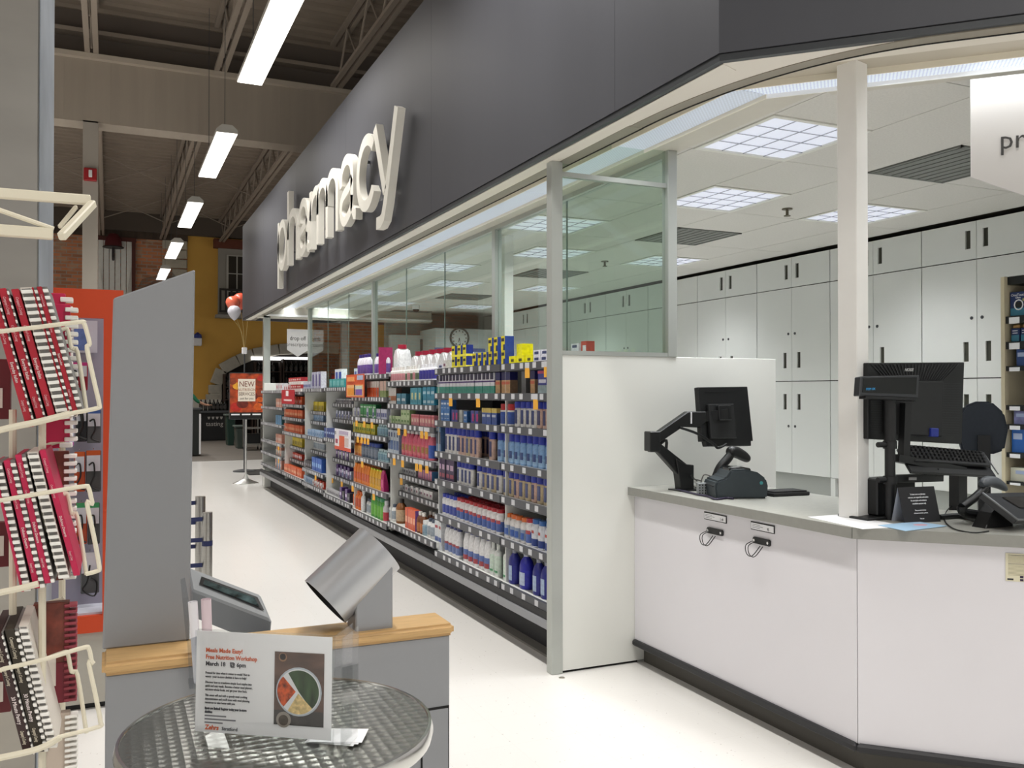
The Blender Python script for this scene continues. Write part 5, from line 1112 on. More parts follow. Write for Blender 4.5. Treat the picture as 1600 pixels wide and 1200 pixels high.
# ================================================================== SHELVING RUN AND GOODS
SFX, SBX = 2.11, 2.56
def yz(px): return onx(px, 600, SFX).y
SHG = mat('shelf_grey', '#a8aaab', .5, .1); RAIL = mat('price_rail_grey', '#484a4e', .45); BACKD = mat('shelf_back_dark', '#44464a', .6); SIDEW = mat('shelf_side_white', '#d4d6d2', .5)
BASEB = mat('base_black', '#232325', .6); SILV = mat('base_silver', '#94969a', .4, .4); TAGW = mat('tag_white', '#c6c7ca', .6); TAGY = mat('tag_yellow', '#e6a93a', .55)
SHELVES = {}
TAGP = [None]
def bay(key, y0, y1, zs, lab, top=1.66, back=BACKD, recess=(), sale=()):
    t = thing('shelf_bay', lab, 'shelf', (2.35, (y0 + y1) / 2, 0), 'shelf bays along the pharmacy front')
    MB().box(SBX, SBX + .02, y0, y1, .30, top).build('back_panel', back, t, smooth=0)
    MB().box(SFX + .035, SBX, y1 - .012, y1, .30, min(top, zs[0] - .005)).build('side_panel', SIDEW, t, smooth=0)
    for k, z in enumerate(zs):
        xf = SFX + .10 if k in recess else SFX
        if k == len(zs) - 1:
            s = MB().box(xf + .02, SBX, y0, y1, z - .035, z).build('base_deck', SIDEW, t, smooth=0)
        else:
            s = MB().box(xf + .02, SBX, y0 + .004, y1 - .014, z - .022, z).build('shelf', SHG if k else SHG, t, smooth=0)
        MB().box(xf, xf + .02, y0 + .003, y1 - .014, z - .042, z + .002).build('price_rail', RAIL, s, smooth=0)
        m_ = MB(); y = y1 - .05; near = key in ('A', 'A2'); step = .105 if near else .075
        while y > y0 + .05:
            w_ = .042
            if near:
                if TAGP[0] is None: TAGP[0] = MB().box(-.002, 0, -.021, .021, -.033, -.002).build('price_tag', TAGW, s, smooth=0, origin=(0, 0, 0)); TAGP[0].data.transform(Matrix.Translation(WL[s])); o_ = TAGP[0]
                else: o_ = TAGP[0].copy(); COL.objects.link(o_); o_.parent = s
                o_.location = Vector((xf, y, z)) - WL[s]
            else: m_.box(xf - .002, xf, y - w_, y, z - .033, z - .002)
            y -= step * (1 + .9 * random.random())
        if not near: o_ = m_.build('price_tags', TAGW, s, smooth=0); o_['kind'] = 'stuff'
        for (px, kk) in sale:
            if kk == k:
                y = onx(px, 600, xf).y; m_ = MB(); m_.T = Matrix.Translation((xf - .004, y, z - .002)) @ Matrix.Rotation(.3, 4, 'Z')
                m_.box(-.001, .001, -.019, .019, -.085, -.03, 0); m_.box(-.001, .001, -.019, .019, -.03, 0, 1); m_.build('sale_tag', [TAGY, TAGW], s, smooth=0)
        SHELVES[(key, k)] = (z, xf + .03, zs[k - 1] - .046 - z if k else 9)
    MB().box(SFX - .005, SFX + .02, y0, y1, .252, .292).build('base_channel', BASEB, t, smooth=0)
    MB().box(SFX - .015, SBX, y0 + .002, y1 - .002, .205, .252).build('base_rail', SILV, t, smooth=0, bevel=.004)
    MB().box(2.26, SBX, y0, y1, .012, .205).build('kick_plate', BASEB, t, smooth=0)
    MB().box(2.19, SBX, y0, y1, 0, .012).build('floor_strip', mat('floor_strip_grey', '#7b7871', .6), t, smooth=0)
yA0, yAm, yA1 = 4.152, yz(781), yz(678) 
yB, yC, yD, yE, yF = yz(604), yz(548), yz(505), yz(472), yz(441)
ZA = [1.62, 1.447, 1.255, 1.035, .84, .592, .33]
ZB = [1.541, 1.36, 1.20, .952, .776, .632, .382]; ZC = [1.61, 1.413, 1.225, 1.076, .857, .601, .345]
ZD = [1.506, 1.339, 1.174, .971, .75, .56, .371]; ZE = [1.50, 1.235, 1.117, .951, .771, .56, .39]; ZF = [1.465, 1.304, 1.135, .943, .75, .58, .40]; ZG = [1.484, 1.252, 1.011, .754, .58, .40]
bay('A', yA0, yAm, ZA, 'shelf bay of lotions ending at the aluminium corner post', sale=((825, 0), (855, 0), (838, 1)))
bay('A2', yAm, yA1, ZA, 'shelf bay of blue-capped lotions with yellow cartons on its top', sale=((705, 1), (748, 1)))
bay('B', yA1, yB, ZB, 'shelf bay with big white jugs on top and pink bottles midway', recess=(4, 5), sale=((624, 2), (634, 2), (660, 2), (667, 2), (617, 3), (630, 3), (652, 3), (658, 3), (668, 3), (619, 4), (628, 4)))
bay('C', yB, yC, ZC, 'shelf bay of orange pouches and green bottles beside the orange card', sale=((558, 2), (570, 2), (582, 2), (560, 3), (566, 3), (571, 3), (576, 3), (567, 4), (552, 5), (585, 5)))
bay('D', yC, yD, ZD, 'shelf bay with teal packs on top behind the number one card', top=1.56, back=SIDEW, recess=(1, 2, 4, 5), sale=((520, 5), (535, 5)))
bay('E', yD, yE, ZE, 'shelf bay of yellow and purple packs with white boxed sides', top=1.54, back=SIDEW, recess=(1, 2, 4), sale=((494, 5),))
bay('F', yE, yF, ZF, 'shelf bay with red cartons on top and orange packs below', top=1.52, back=SIDEW, recess=(4, 5))
bay('G', yF, 13.98, ZG, 'short shelf bay touching the far white end panel', top=1.50, back=SIDEW, sale=((436, 3), (436, 4)))
# ------------------------------------------------------------------ product prototypes (front faces -X, width along Y)
PROTO = {}
def M_(c, rough=.4, **k): return mat('goods_' + c.lstrip('#'), c, rough, noise=.16, nscale=55, **k)
def p_box(w_, h, d, main, side=None, bands=(), name='carton'):
    mats = [M_(main), M_(side or main)] + [M_(b[2]) for b in bands]
    mb = MB(); mb.box(0, d, -w_ / 2, w_ / 2, 0, h); mb.m[2] = 1
    o = make_obj(name, mb.v, mb.f, mb.m, mats, None, 0, 1, 0, (0, 0, 0))
    for k, (v0, v1, c, *rest) in enumerate(bands):
        f0, f1 = rest if rest else (0, 1); wrap = not rest
        b = MB(); y0, y1 = -w_ / 2 + w_ * f0, -w_ / 2 + w_ * f1
        e = .0007 * (k + 1)
        if wrap: b.box(-e, d * .999, -w_ / 2 - e, w_ / 2 + e, h * v0, h * v1)
        else: b.box(-e, 0, -y1, -y0, h * v0, h * v1)
        b.build('print', M_(c), o, smooth=0)
    return o
def p_bottle(r, h, body, cap, label=None, sx=.6, ch=.2, cr=.55, shoulder=.78, name='bottle', lz=(.15, .62), n=14, lab2=None, hole=None):
    H = h * (1 - ch)
    prof = [(r * .92, 0), (r, .02 * h), (r, lz[0] * h), (r * 1.005, lz[0] * h + .001), (r * 1.005, lz[1] * h), (r, lz[1] * h + .001), (r, shoulder * H), (r * .85, shoulder * H + (H - shoulder * H) * .5), (r * cr * .95, H * .985), (r * cr * .9, H)]
    mats = [M_(body, .35), M_(label or body, .4)]
    mb = MB(); mb.lathe(prof, (r * sx, 0, 0), n, sx, 1, 0, [(lz[0] * h, lz[1] * h + .002, 1)])
    o = make_obj(name, mb.v, mb.f, mb.m, mats, None, 0, 1, 40, (0, 0, 0))
    c = MB(); c.lathe([(r * cr, H - .002), (r * cr * 1.02, H + .3 * ch * h), (r * cr, h * .99), (r * cr * .8, h)], (r * sx, 0, 0), n, max(sx, .75) if sx < 1 else 1, 1); c.build('cap', M_(cap, .35), o, smooth=40)
    if lab2:
        l2 = MB(); zz0, zz1 = lab2[1] * h, lab2[2] * h; hw = r * lab2[3]
        pts = []
        for k in range(7):
            yy = -hw + 2 * hw * k / 6; xx = r * sx - sx * math.sqrt(max(r * r - yy * yy, 0)) - .0012; pts.append((xx, yy))
        I = [[l2.P((x_, y_, z_)) for x_, y_ in pts] for z_ in (zz0, zz1)]
        for k in range(6): l2.face([I[0][k], I[1][k], I[1][k + 1], I[0][k + 1]])
        l2.build('label', M_(lab2[0]), o, smooth=40)
    return o
def p_jug(w_, h, body, cap, label):
    mb = MB(); mb.prism([(-w_ / 2, 0), (w_ / 2, 0), (w_ / 2, h * .62), (w_ * .25, h * .82), (w_ * .2, h * .86), (-w_ * .2, h * .86), (-w_ * .25, h * .82), (-w_ / 2, h * .62)], 0, w_ * .75, 'x')
    o = make_obj('jug', mb.v, mb.f, mb.m, [M_(body)], None, .012, 2, 40, (0, 0, 0))
    MB().cyl((w_ * .37, 0, h * .86), (w_ * .37, 0, h), w_ * .24, n=14).build('cap', M_(cap), o)
    MB().box(-.001, .002, -w_ * .38, w_ * .38, h * .12, h * .5).build('label', M_(label), o, smooth=0)
    return o
def p_spray(h, body, cap):
    o = p_bottle(.04, h * .72, body, cap, sx=.6, ch=.06, cr=.35, name='spray_bottle')
    mb = MB(); mb.box(.01, .04, -.06, .03, h * .82, h * .93).box(.012, .035, -.012, .012, h * .70, h * .84); mb.build('trigger_head', M_(cap), o, bevel=.005)
    return o
def p_pouch(w_, h, c, c2, cap):
    mb = MB(); mb.prism([(-.0, 0), (.05, 0), (.03, h * .8), (.018, h), (.012, h), (.0, h * .8)], -w_ / 2, w_ / 2, 'y')
    o = make_obj('pouch', mb.v, mb.f, mb.m, [M_(c)], None, .006, 2, 40, (0, 0, 0))
    MB().box(-.002, .001, -w_ * .36, w_ * .36, h * .2, h * .6).build('label', M_(c2), o, smooth=0)
    MB().box(.008, .024, -w_ * .3, w_ * .3, h * .97, h * 1.06).build('cap', M_(cap), o, bevel=.003)
    return o
SPEC = {
 'yel': (lambda: p_box(.062, .075, .05, '#d8cf1f', '#1b2f86', [(.55, .78, '#2c2a1a', .1, .8), (.0, .2, '#e6dd55')]), .075),
 'yelb': (lambda: p_box(.055, .085, .06, '#dccd1d', '#223f9a', [(.62, .85, '#23222a', .08, .85), (.0, .4, '#1c2c50', .6, 1.)]), .09),
 'yell': (lambda: p_box(.085, .12, .07, '#e6e000', '#d3cc00'), .09), 'yelflat': (lambda: p_box(.10, .045, .08, '#f0ea00', '#e2da00', [(.25, .6, '#4a4a10', .3, .7)]), .11),
 'whiteflat': (lambda: p_box(.085, .033, .07, '#dfe0ea', '#cfd0da', [(.3, .75, '#33406e', .15, .75)]), .09), 'redbox': (lambda: p_box(.06, .075, .05, '#c8452f', '#c0402c', [(.25, .7, '#e6e6ee', .3, .9)]), .07),
 'teal': (lambda: p_box(.062, .135, .05, '#e4e4ea', '#cfd2d4', [(.0, .36, '#45a08e'), (.55, .62, '#4a2f78'), (.68, 1, '#1d1c40', 0, .75)]), .066),
 'tan': (lambda: p_box(.062, .14, .05, '#c9a070', '#9b7f66', [(.62, 1, '#20235c'), (.42, .55, '#c9664a', 0, .9)]), .072), 'slate': (lambda: p_box(.06, .13, .05, '#5c5e60'), .07),
 'bluepink': (lambda: p_box(.10, .145, .05, '#3b3f92', '#33387f', [(.0, .35, '#9bb0b4'), (.45, .6, '#d9d9e6', .1, .9), (.85, .97, '#c24a6a', 0, 1.)]), .11),
 'blue': (lambda: p_box(.06, .085, .05, '#3f78b8', '#3567a4', [(.55, .72, '#d6e2ee', .15, .85), (.2, .26, '#b9cfe4', .2, .8)]), .064), 'mag': (lambda: p_box(.05, .08, .05, '#3b4392', '#8b8e9c', [(.15, .75, '#c82e78', .45, .95)]), .056),
 'greyw': (lambda: p_box(.05, .08, .05, '#aeb2ae', '#d2d3d2'), .055), 'blueyel': (lambda: p_box(.075, .10, .05, '#3c5aa0', '#2f4a88', [(.72, 1, '#d0b860'), (.45, .6, '#c9d2e2', .1, .8)]), .08),
 'jar': (lambda: p_bottle(.045, .13, '#dcdcda', '#b02024', '#2f4f9e', sx=1, ch=.28, cr=.92, shoulder=.97, name='jar', lz=(.08, .62)), .10),
 'lotw': (lambda: p_bottle(.036, .185, '#dcdad6', '#1c2f9a', sx=.62, ch=.25, cr=.88, shoulder=.92, name='lotion_bottle', lab2=('#26356e', .12, .66, .5)), .075), 'lotp': (lambda: p_bottle(.036, .185, '#cfae9e', '#1c2f9a', sx=.62, ch=.25, cr=.88, shoulder=.92, name='lotion_bottle', lab2=('#3a3a66', .12, .66, .5)), .075),
 'lotc': (lambda: p_bottle(.036, .18, '#c3b290', '#1a2a8c', sx=.62, ch=.26, cr=.9, shoulder=.92, name='lotion_bottle', lab2=('#46507e', .12, .66, .55)), .078), 'lotblue': (lambda: p_bottle(.036, .19, '#7fa6d2', '#1b2f9c', '#9cc0e2', sx=.62, ch=.24, cr=.85, shoulder=.9, name='lotion_bottle', lab2=('#25427f', .18, .42, .6), lz=(.05, .3)), .08),
 'purp': (lambda: p_box(.075, .15, .05, '#3a2150', '#5a5a66', [(.48, .72, '#c4a9c0', .15, .85), (.12, .3, '#a2405a', .1, .9)]), .08), 'cartb': (lambda: p_box(.05, .17, .05, '#5d7fa6', '#45628a', [(.3, .8, '#27364e', .1, .9)]), .055),
 'wbblue': (lambda: p_bottle(.034, .15, '#e6e6e8', '#2436a2', '#3f4fa6', sx=.7, ch=.16, cr=.85, shoulder=.85, lz=(.12, .5)), .072), 'wbred': (lambda: p_bottle(.036, .15, '#e8e6e6', '#a8202a', '#4b67ae', sx=.8, ch=.14, cr=.85, shoulder=.85, lz=(.1, .5), lab2=('#b24a52', .42, .56, .8)), .076),
 'wborg': (lambda: p_bottle(.036, .145, '#e3e0de', '#d2692a', '#8fa0bc', sx=.8, ch=.16, cr=.75, shoulder=.82, lz=(.1, .52), lab2=('#365fae', .15, .4, .7)), .08), 'wbq': (lambda: p_bottle(.038, .155, '#dcdfe6', '#2d5f9e', '#1f3b86', sx=.8, ch=.16, cr=.78, shoulder=.82, lz=(.05, .3), lab2=('#b8463f', .5, .6, .35)), .084),
 'wbox': (lambda: p_box(.07, .20, .06, '#cdd2d6', '#dadde0', [(.75, .85, '#a23a44', .1, .8), (.3, .45, '#3f5a9c', .1, .9)]), .075), 'wbn': (lambda: p_bottle(.038, .20, '#e9e9ea', '#323a70', '#6b7fb4', sx=.8, ch=.1, cr=.62, shoulder=.7, lz=(.1, .38), lab2=('#a9505a', .34, .42, .8)), .078), 'wbn2': (lambda: p_bottle(.045, .23, '#ebebec', '#323a70', '#6077b4', sx=.8, ch=.1, cr=.62, shoulder=.66, lz=(.1, .4), lab2=('#a83f48', .1, .24, .8)), .094),
 'grn': (lambda: p_bottle(.035, .21, '#dfe3df', '#d7dbd6', '#cfe0d2', sx=.7, ch=.22, cr=.42, shoulder=.85, lz=(.08, .6), lab2=('#4f9a6a', .12, .18, .7)), .078), 'bigblue': (lambda: p_bottle(.055, .25, '#1d1fa0', '#b8bac6', '#2328a8', sx=.7, ch=.15, cr=.40, shoulder=.70, lz=(.08, .5), lab2=('#b9c6de', .1, .44, .62)), .12), 'midblue': (lambda: p_bottle(.045, .22, '#262a86', '#9a9cac', '#2c3090', sx=.8, ch=.17, cr=.42, shoulder=.7, lz=(.08, .5), lab2=('#a9bdd8', .1, .5, .55)), .1),
 'jugw': (lambda: p_jug(.16, .26, '#e6e6e6', '#b52040', '#dfe6e2'), .175), 'wps': (lambda: p_bottle(.028, .12, '#e3e0dd', '#e6e2de', '#c98a90', sx=.8, ch=.2, cr=.55, shoulder=.85, lz=(.1, .55)), .062), 'wgs': (lambda: p_bottle(.028, .125, '#dfe0da', '#e3e2de', '#5d6a52', sx=.8, ch=.22, cr=.5, shoulder=.85, lz=(.1, .5)), .064), 'wpurp': (lambda: p_bottle(.032, .125, '#e0e0ea', '#e6e6ea', '#3a3590', sx=.8, ch=.2, cr=.5, shoulder=.85, lz=(.1, .62)), .07),
 'purpb': (lambda: p_bottle(.045, .20, '#e3e0ea', '#3a2670', '#6a4c96', sx=.7, ch=.14, cr=.5, shoulder=.72, lz=(.1, .5)), .095), 'magp': (lambda: p_box(.02, .24, .12, '#b02a68', '#a42660'), .03),
 'tealbox': (lambda: p_box(.12, .085, .05, '#4f8ea6', '#3f7c94', [(.3, .55, '#cfe0e6', .1, .8)]), .13), 'tealtall': (lambda: p_box(.085, .13, .05, '#4aa0b4', '#2f8496', [(.3, .7, '#d9d9a0', .3, .7)]), .09), 'brownbox': (lambda: p_box(.07, .13, .05, '#c9c4c0', '#6a4a40', [(.2, .5, '#a2623c', 0, 1.)]), .075), 'cyan': (lambda: p_box(.085, .07, .06, '#2f8fae', '#2a7f9c', [(.2, .5, '#bfe0ea', .15, .85)]), .09),
 'greenlt': (lambda: p_box(.075, .06, .05, '#b5c89c', '#8fae74', [(.3, .6, '#6d9a58', .2, .8)]), .08), 'pinkp': (lambda: p_box(.065, .085, .05, '#d98a92', '#c87a84', [(.3, .62, '#e8c4b4', .2, .8), (.72, .9, '#c0505a', .1, .9)], name='pack'), .068),
 'silverblue': (lambda: p_box(.075, .19, .05, '#b3bdc6', '#7f8fa6', [(.15, .55, '#3f5c8c', .1, .9), (.7, .9, '#2c3f6a', .3, .7)]), .08), 'pinkbot': (lambda: p_bottle(.048, .23, '#cf5a72', '#d9d4d2', '#d9707a', sx=.7, ch=.12, cr=.5, shoulder=.72, lz=(.1, .5), lab2=('#a87a3c', .22, .44, .6)), .10), 'pinkblue': (lambda: p_bottle(.048, .22, '#d0687c', '#d4d6dc', '#2f57ae', sx=.7, ch=.14, cr=.5, shoulder=.72, lz=(.08, .55)), .10),
 'smallgrey': (lambda: p_box(.06, .05, .05, '#a8a8ac', '#8f9096', [(.3, .7, '#4c4a54', .2, .8)]), .066), 'smallpink': (lambda: p_box(.05, .07, .05, '#c77a96', '#4f86b8', name='pack'), .056), 'smallwhite': (lambda: p_box(.07, .06, .05, '#d6d4d2', '#bdbbba', [(.3, .6, '#8c5a70', .2, .7)]), .075),
 'amber': (lambda: p_bottle(.055, .2, '#7a4a1c', '#2c2a28', '#b39a7c', sx=.8, ch=.16, cr=.5, shoulder=.72, lz=(.1, .55)), .12), 'ambersm': (lambda: p_bottle(.035, .16, '#6a3a1a', '#e4dfd8', '#b06a3a', sx=.9, ch=.16, cr=.5, shoulder=.7, lz=(.08, .5)), .078), 'orgbox': (lambda: p_box(.06, .16, .05, '#d2562a', '#6a4486', [(.3, .6, '#e2a080', .15, .85)]), .066), 'greyjar': (lambda: p_bottle(.06, .11, '#8fa6b0', '#d6d8d8', '#7a94a4', sx=1, ch=.25, cr=.9, shoulder=.9, name='jar'), .13), 'whitebot': (lambda: p_bottle(.035, .14, '#d2d3d2', '#3f4a5c', '#8f9aa4', sx=.8, ch=.16, cr=.6), .08),
 'orgpouch': (lambda: p_pouch(.09, .17, '#e07a1c', '#c84a1c', '#e8861c'), .095), 'yelpouch': (lambda: p_pouch(.09, .165, '#e2ac1c', '#c9941c', '#c7d02c'), .095), 'pinkpouch': (lambda: p_pouch(.09, .17, '#b82a70', '#d04a8a', '#a82060'), .1), 'orgbot': (lambda: p_bottle(.05, .17, '#e2701c', '#d8621a', '#c04a20', sx=.7, ch=.12, cr=.5, shoulder=.75), .1), 'spray': (lambda: p_spray(.24, '#e4e6e6', '#eceeee'), .1), 'greenbot': (lambda: p_bottle(.048, .19, '#4a9a3c', '#1e7a4c', '#6ab43c', sx=.7, ch=.16, cr=.9, shoulder=.92, lz=(.1, .6)), .1), 'redwhite': (lambda: p_bottle(.04, .18, '#d8d4d6', '#d2d2d6', '#c23a4a', sx=.8, ch=.2, cr=.6, lz=(.05, .45)), .09),
 'orgtub': (lambda: p_bottle(.05, .15, '#d9772a', '#e28a3a', '#e6a24a', sx=.8, ch=.2, cr=.7), .11), 'bluetub': (lambda: p_bottle(.05, .14, '#5a6a80', '#27408a', '#7a8494', sx=.9, ch=.22, cr=.9, shoulder=.95, name='jar'), .11), 'paleblue': (lambda: p_bottle(.034, .13, '#9fc0c8', '#b7ccd0', '#7a9eb0', sx=.8, ch=.15, cr=.6), .075), 'greentall': (lambda: p_box(.055, .12, .05, '#2a8a4c', '#1c6238', [(.1, .2, '#d6e6da', .2, .8), (.75, .85, '#d6e6da', .2, .8)]), .06), 'mixbox': (lambda: p_box(.06, .085, .05, '#c6cada', '#a4a8ba', [(.2, .6, '#5f6aa6', .15, .85)]), .065), 'yelgreen': (lambda: p_box(.07, .09, .05, '#c9c02a', '#a8a022', [(.3, .6, '#5a7a2a', .2, .8)]), .078), 'orgthin': (lambda: p_box(.06, .14, .05, '#d4541f', '#c9c6c4', [(.6, 1, '#d9cfc6')]), .065), 'whitegreen': (lambda: p_box(.06, .14, .05, '#d7b7aa', '#cfd0c8', [(.0, .4, '#8a9a62')]), .065),
 'tealpack': (lambda: p_box(.16, .09, .10, '#3fa0a0', '#2f8a8c', [(.2, .8, '#6fb8b8', .1, .9)], 'soft_pack'), .17), 'photobox': (lambda: p_box(.14, .19, .06, '#aeb0c4', '#c8c8d2', [(.15, .85, '#5c5a8c', .25, .75)]), .17), 'whiteblue': (lambda: p_box(.13, .2, .06, '#dfe2e8', '#e4e6e8', [(.45, .85, '#2f4fa8', .2, .9), (.1, .3, '#8a3a3a', .2, .8)]), .16),
 'yelpack': (lambda: p_box(.10, .11, .08, '#c9b41e', '#a89416', [(.2, .6, '#7a6a14', .2, .8)], name='pack'), .105), 'bluepk': (lambda: p_box(.09, .07, .07, '#8ca6c4', '#7a94b4', [(.3, .6, '#5f86ae', .2, .8)], name='pack'), .1), 'navybox': (lambda: p_box(.09, .10, .07, '#26407f', '#1f3468', [(.4, .6, '#9ab0d4', .2, .8)]), .1), 'purpbox': (lambda: p_box(.09, .12, .07, '#4a2a6c', '#3a2058', [(.35, .6, '#c8b8d8', .2, .8)]), .1), 'blackbox': (lambda: p_box(.09, .09, .07, '#2a2a34', '#24242c', [(.3, .6, '#7a7a86', .2, .8)]), .11), 'azure': (lambda: p_box(.10, .15, .07, '#2e5fb4', '#274f98', [(.3, .6, '#86b0e0', .2, .8)]), .11),
 'redcart': (lambda: p_box(.13, .09, .08, '#c0353a', '#a82c34', [(.0, .45, '#e2dcd8'), (.6, .8, '#e6c0bc', .15, .85)], name='pack'), .14), 'whitecart': (lambda: p_box(.12, .10, .08, '#dcdadc', '#d0ced2', [(.3, .7, '#b03040', .6, 1.)], name='pack'), .13), 'orgpack': (lambda: p_box(.10, .10, .08, '#cf5a2c', '#b04a24', [(.3, .6, '#e0a27c', .15, .85)], name='pack'), .105), 'bluegreen': (lambda: p_box(.08, .13, .07, '#6a9ac0', '#2c5a5c', name='pack'), .1), 'pinktall': (lambda: p_box(.08, .12, .07, '#d9a08c', '#c98a78', [(.3, .6, '#e6d6cc', .15, .85)], name='pack'), .1),
}
ORD = ['top', 'second', 'third', 'fourth', 'fifth', 'sixth', 'bottom']
BN = {'A': 'bay beside end panel', 'A2': 'bay topped with yellow cartons', 'B': 'bay with jugs on top', 'C': 'bay beside orange card', 'D': 'bay behind number one card', 'E': 'bay with yellow packs', 'F': 'bay with red cartons', 'G': 'bay at far end panel'}
CATS = {'carton': 'box', 'bottle': 'bottle', 'lotion_bottle': 'bottle', 'jar': 'jar', 'jug': 'jug', 'spray_bottle': 'bottle', 'pouch': 'pouch', 'soft_pack': 'pack', 'pack': 'pack'}
def HT(o): return max([v[2] for v in o.bound_box] + [v[2] for c in o.children for v in c.bound_box])
def put(key, x, y, z, label, group, rz=0):
    if key not in PROTO:
        o = SPEC[key][0](); PROTO[key] = o
    else: o = copy_tree(PROTO[key])
    o.location = (x, y, z); o.rotation_euler = (0, 0, rz)
    tag(o, label, CATS[PROTO[key].name.split('.')[0]], group); return o
def row(b, k, px0, px1, keys, desc, deep=1, stack=1, gap=1., xoff=0., n=None):
    z, xf, clear = SHELVES[(b, k)]
    keys = keys.split(); y0, y1 = onx(px0, 600, xf).y, onx(px1, 600, xf).y
    nsh = len([1 for q in SHELVES if q[0] == b]); od = 'bottom' if k == nsh - 1 else ORD[k]
    lab = f'{desc}, {od} shelf, {BN[b]}'; grp = f'{desc}, {od} shelf, {BN[b]}'
    y = y0; i = 0; cnt = 0
    while True:
        key = keys[i % len(keys)]; w_ = SPEC[key][1] * gap
        if y - w_ < y1 - .012 or (n and cnt >= n): break
        for d in range(deep):
            for s in range(stack):
                h = 0
                if s: h = s * HT(PROTO[key])
                o_ = put(key, xf + .004 + xoff + d * .085 + random.uniform(0, .005), y - w_ / 2, z + h + .0005, lab, grp, random.uniform(-.05, .05) if stack == 1 else 0)
                hm = HT(PROTO[key]) * stack
                if hm > clear: o_.scale = (1, 1, clear / hm); o_.location.z = z + .0005 + (h * clear / hm)
        y -= w_; i += 1; cnt += 1
# bay A2 / A, far to near
row('A2', 0, 684, 702, 'whiteflat smallwhite', 'small white carton')
row('A2', 0, 703, 733, 'yel', 'yellow carton with blue side, stacked in pairs', stack=2, gap=1.35)
row('A2', 0, 735, 760, 'yelb', 'yellow carton with navy wedge standing singly')
row('A2', 0, 760, 781, 'yelb', 'yellow carton with navy wedge, stacked two high', stack=2, gap=.95)
row('A', 0, 781, 791, 'yelb', 'yellow carton with navy wedge', stack=2, gap=.8)
row('A', 0, 790, 803, 'yell', 'tall bright yellow carton', xoff=.06, n=1)
row('A', 0, 793, 831, 'yelflat', 'flat bright yellow pack'); row('A', 0, 800, 832, 'yelflat', 'flat bright yellow pack lying behind', xoff=.1)
row('A', 0, 832, 860, 'whiteflat', 'flat white carton with navy print', stack=2)
z, xf, clear = SHELVES[('A', 0)]
for (xx, yy, zz, k_) in ((2.33, 4.30, 0, 'whiteflat'), (2.33, 4.21, 0, 'whiteflat'), (2.33, 4.21, .034, 'redbox'), (2.33, 4.31, .034, 'whiteflat'), (2.33, 4.31, .068, 'whiteflat')):
    put(k_, xx, yy, z + zz + .0005, ('red carton with white label' if k_ == 'redbox' else 'flat white carton') + ' on the top shelf just behind the end glass', 'cartons behind the end glass')
row('A2', 1, 681, 772, 'teal', 'white and teal carton with navy top'); row('A2', 1, 772, 781, 'tan', 'tan carton with navy top')
row('A', 1, 781, 800, 'tan', 'tan carton with navy top'); row('A', 1, 812, 822, 'slate', 'plain slate carton', n=1); row('A', 1, 826, 839, 'tan', 'tan carton with navy top beside a gap', n=1); row('A', 1, 839, 860, 'bluepink', 'blue and pink carton with white script')
row('A2', 2, 687, 703, 'blue', 'light blue carton, stacked in pairs', stack=2); row('A2', 2, 704, 716, 'mag', 'blue and magenta carton'); row('A2', 2, 716, 723, 'greyw', 'grey and white carton'); row('A2', 2, 723, 733, 'blue', 'light blue carton', n=1); row('A2', 2, 734, 751, 'mag', 'indigo and magenta carton', gap=1.25); row('A2', 2, 751, 781, 'blueyel', 'blue carton with yellow top')
row('A2', 2, 762, 781, 'jar', 'white jar with red lid', xoff=.075); row('A', 2, 776, 800, 'jar', 'white jar with red lid'); row('A', 2, 800, 834, 'lotw', 'white lotion bottle with blue cap'); row('A', 2, 834, 862, 'lotp', 'pinkish lotion bottle with blue cap')
row('A2', 3, 680, 691, 'cartb', 'blue grey tall carton', deep=2); row('A2', 3, 692, 716, 'lotw', 'white lotion bottle with blue cap'); row('A2', 3, 712, 744, 'lotp lotp lotc', 'pinkish or tan lotion bottle with blue cap', deep=2); row('A2', 3, 760, 773, 'lotp', 'pinkish lotion bottle beside pale blue ones'); row('A2', 3, 773, 782, 'lotblue', 'pale blue lotion bottle with blue cap')
row('A', 3, 782, 862, 'lotblue', 'pale blue lotion bottle with blue cap', deep=2)
row('A2', 4, 683, 707, 'purp', 'dark purple carton'); row('A2', 4, 711, 738, 'lotw', 'white lotion bottle with blue cap', gap=.95); row('A2', 4, 742, 782, 'lotw lotc', 'white or tan lotion bottle with blue cap', deep=2)
row('A', 4, 782, 862, 'lotc lotc lotp', 'tan lotion bottle with blue cap', deep=2)
row('A2', 5, 688, 709, 'wbblue', 'white bottle with blue cap', deep=2, gap=.95); row('A2', 5, 709, 782, 'wbred', 'white bottle with dark red cap', deep=3); row('A', 5, 784, 800, 'wborg', 'white bottle with orange cap'); row('A', 5, 799, 825, 'wborg wborg wbred', 'white bottle with orange cap standing apart'); row('A', 5, 825, 862, 'wbq', 'white and blue bottle with blue cap', deep=2)
row('A2', 6, 678, 691, 'wbox', 'tall white carton'); row('A2', 6, 691, 719, 'wbn', 'white bottle with navy cap', deep=2, gap=.95); row('A2', 6, 720, 760, 'wbn2', 'larger white bottle with navy cap', deep=2, gap=.95); row('A2', 6, 761, 782, 'grn', 'white and green bottle with slim cap', gap=.95)
row('A', 6, 782, 791, 'grn', 'white and green bottle with slim cap', n=1); row('A', 6, 789, 804, 'midblue', 'royal blue bottle with pale label', n=1); row('A', 6, 805, 824, 'bigblue', 'large royal blue bottle with grey cap', n=1); row('A', 6, 826, 862, 'midblue', 'dark blue bottle with clear cap')
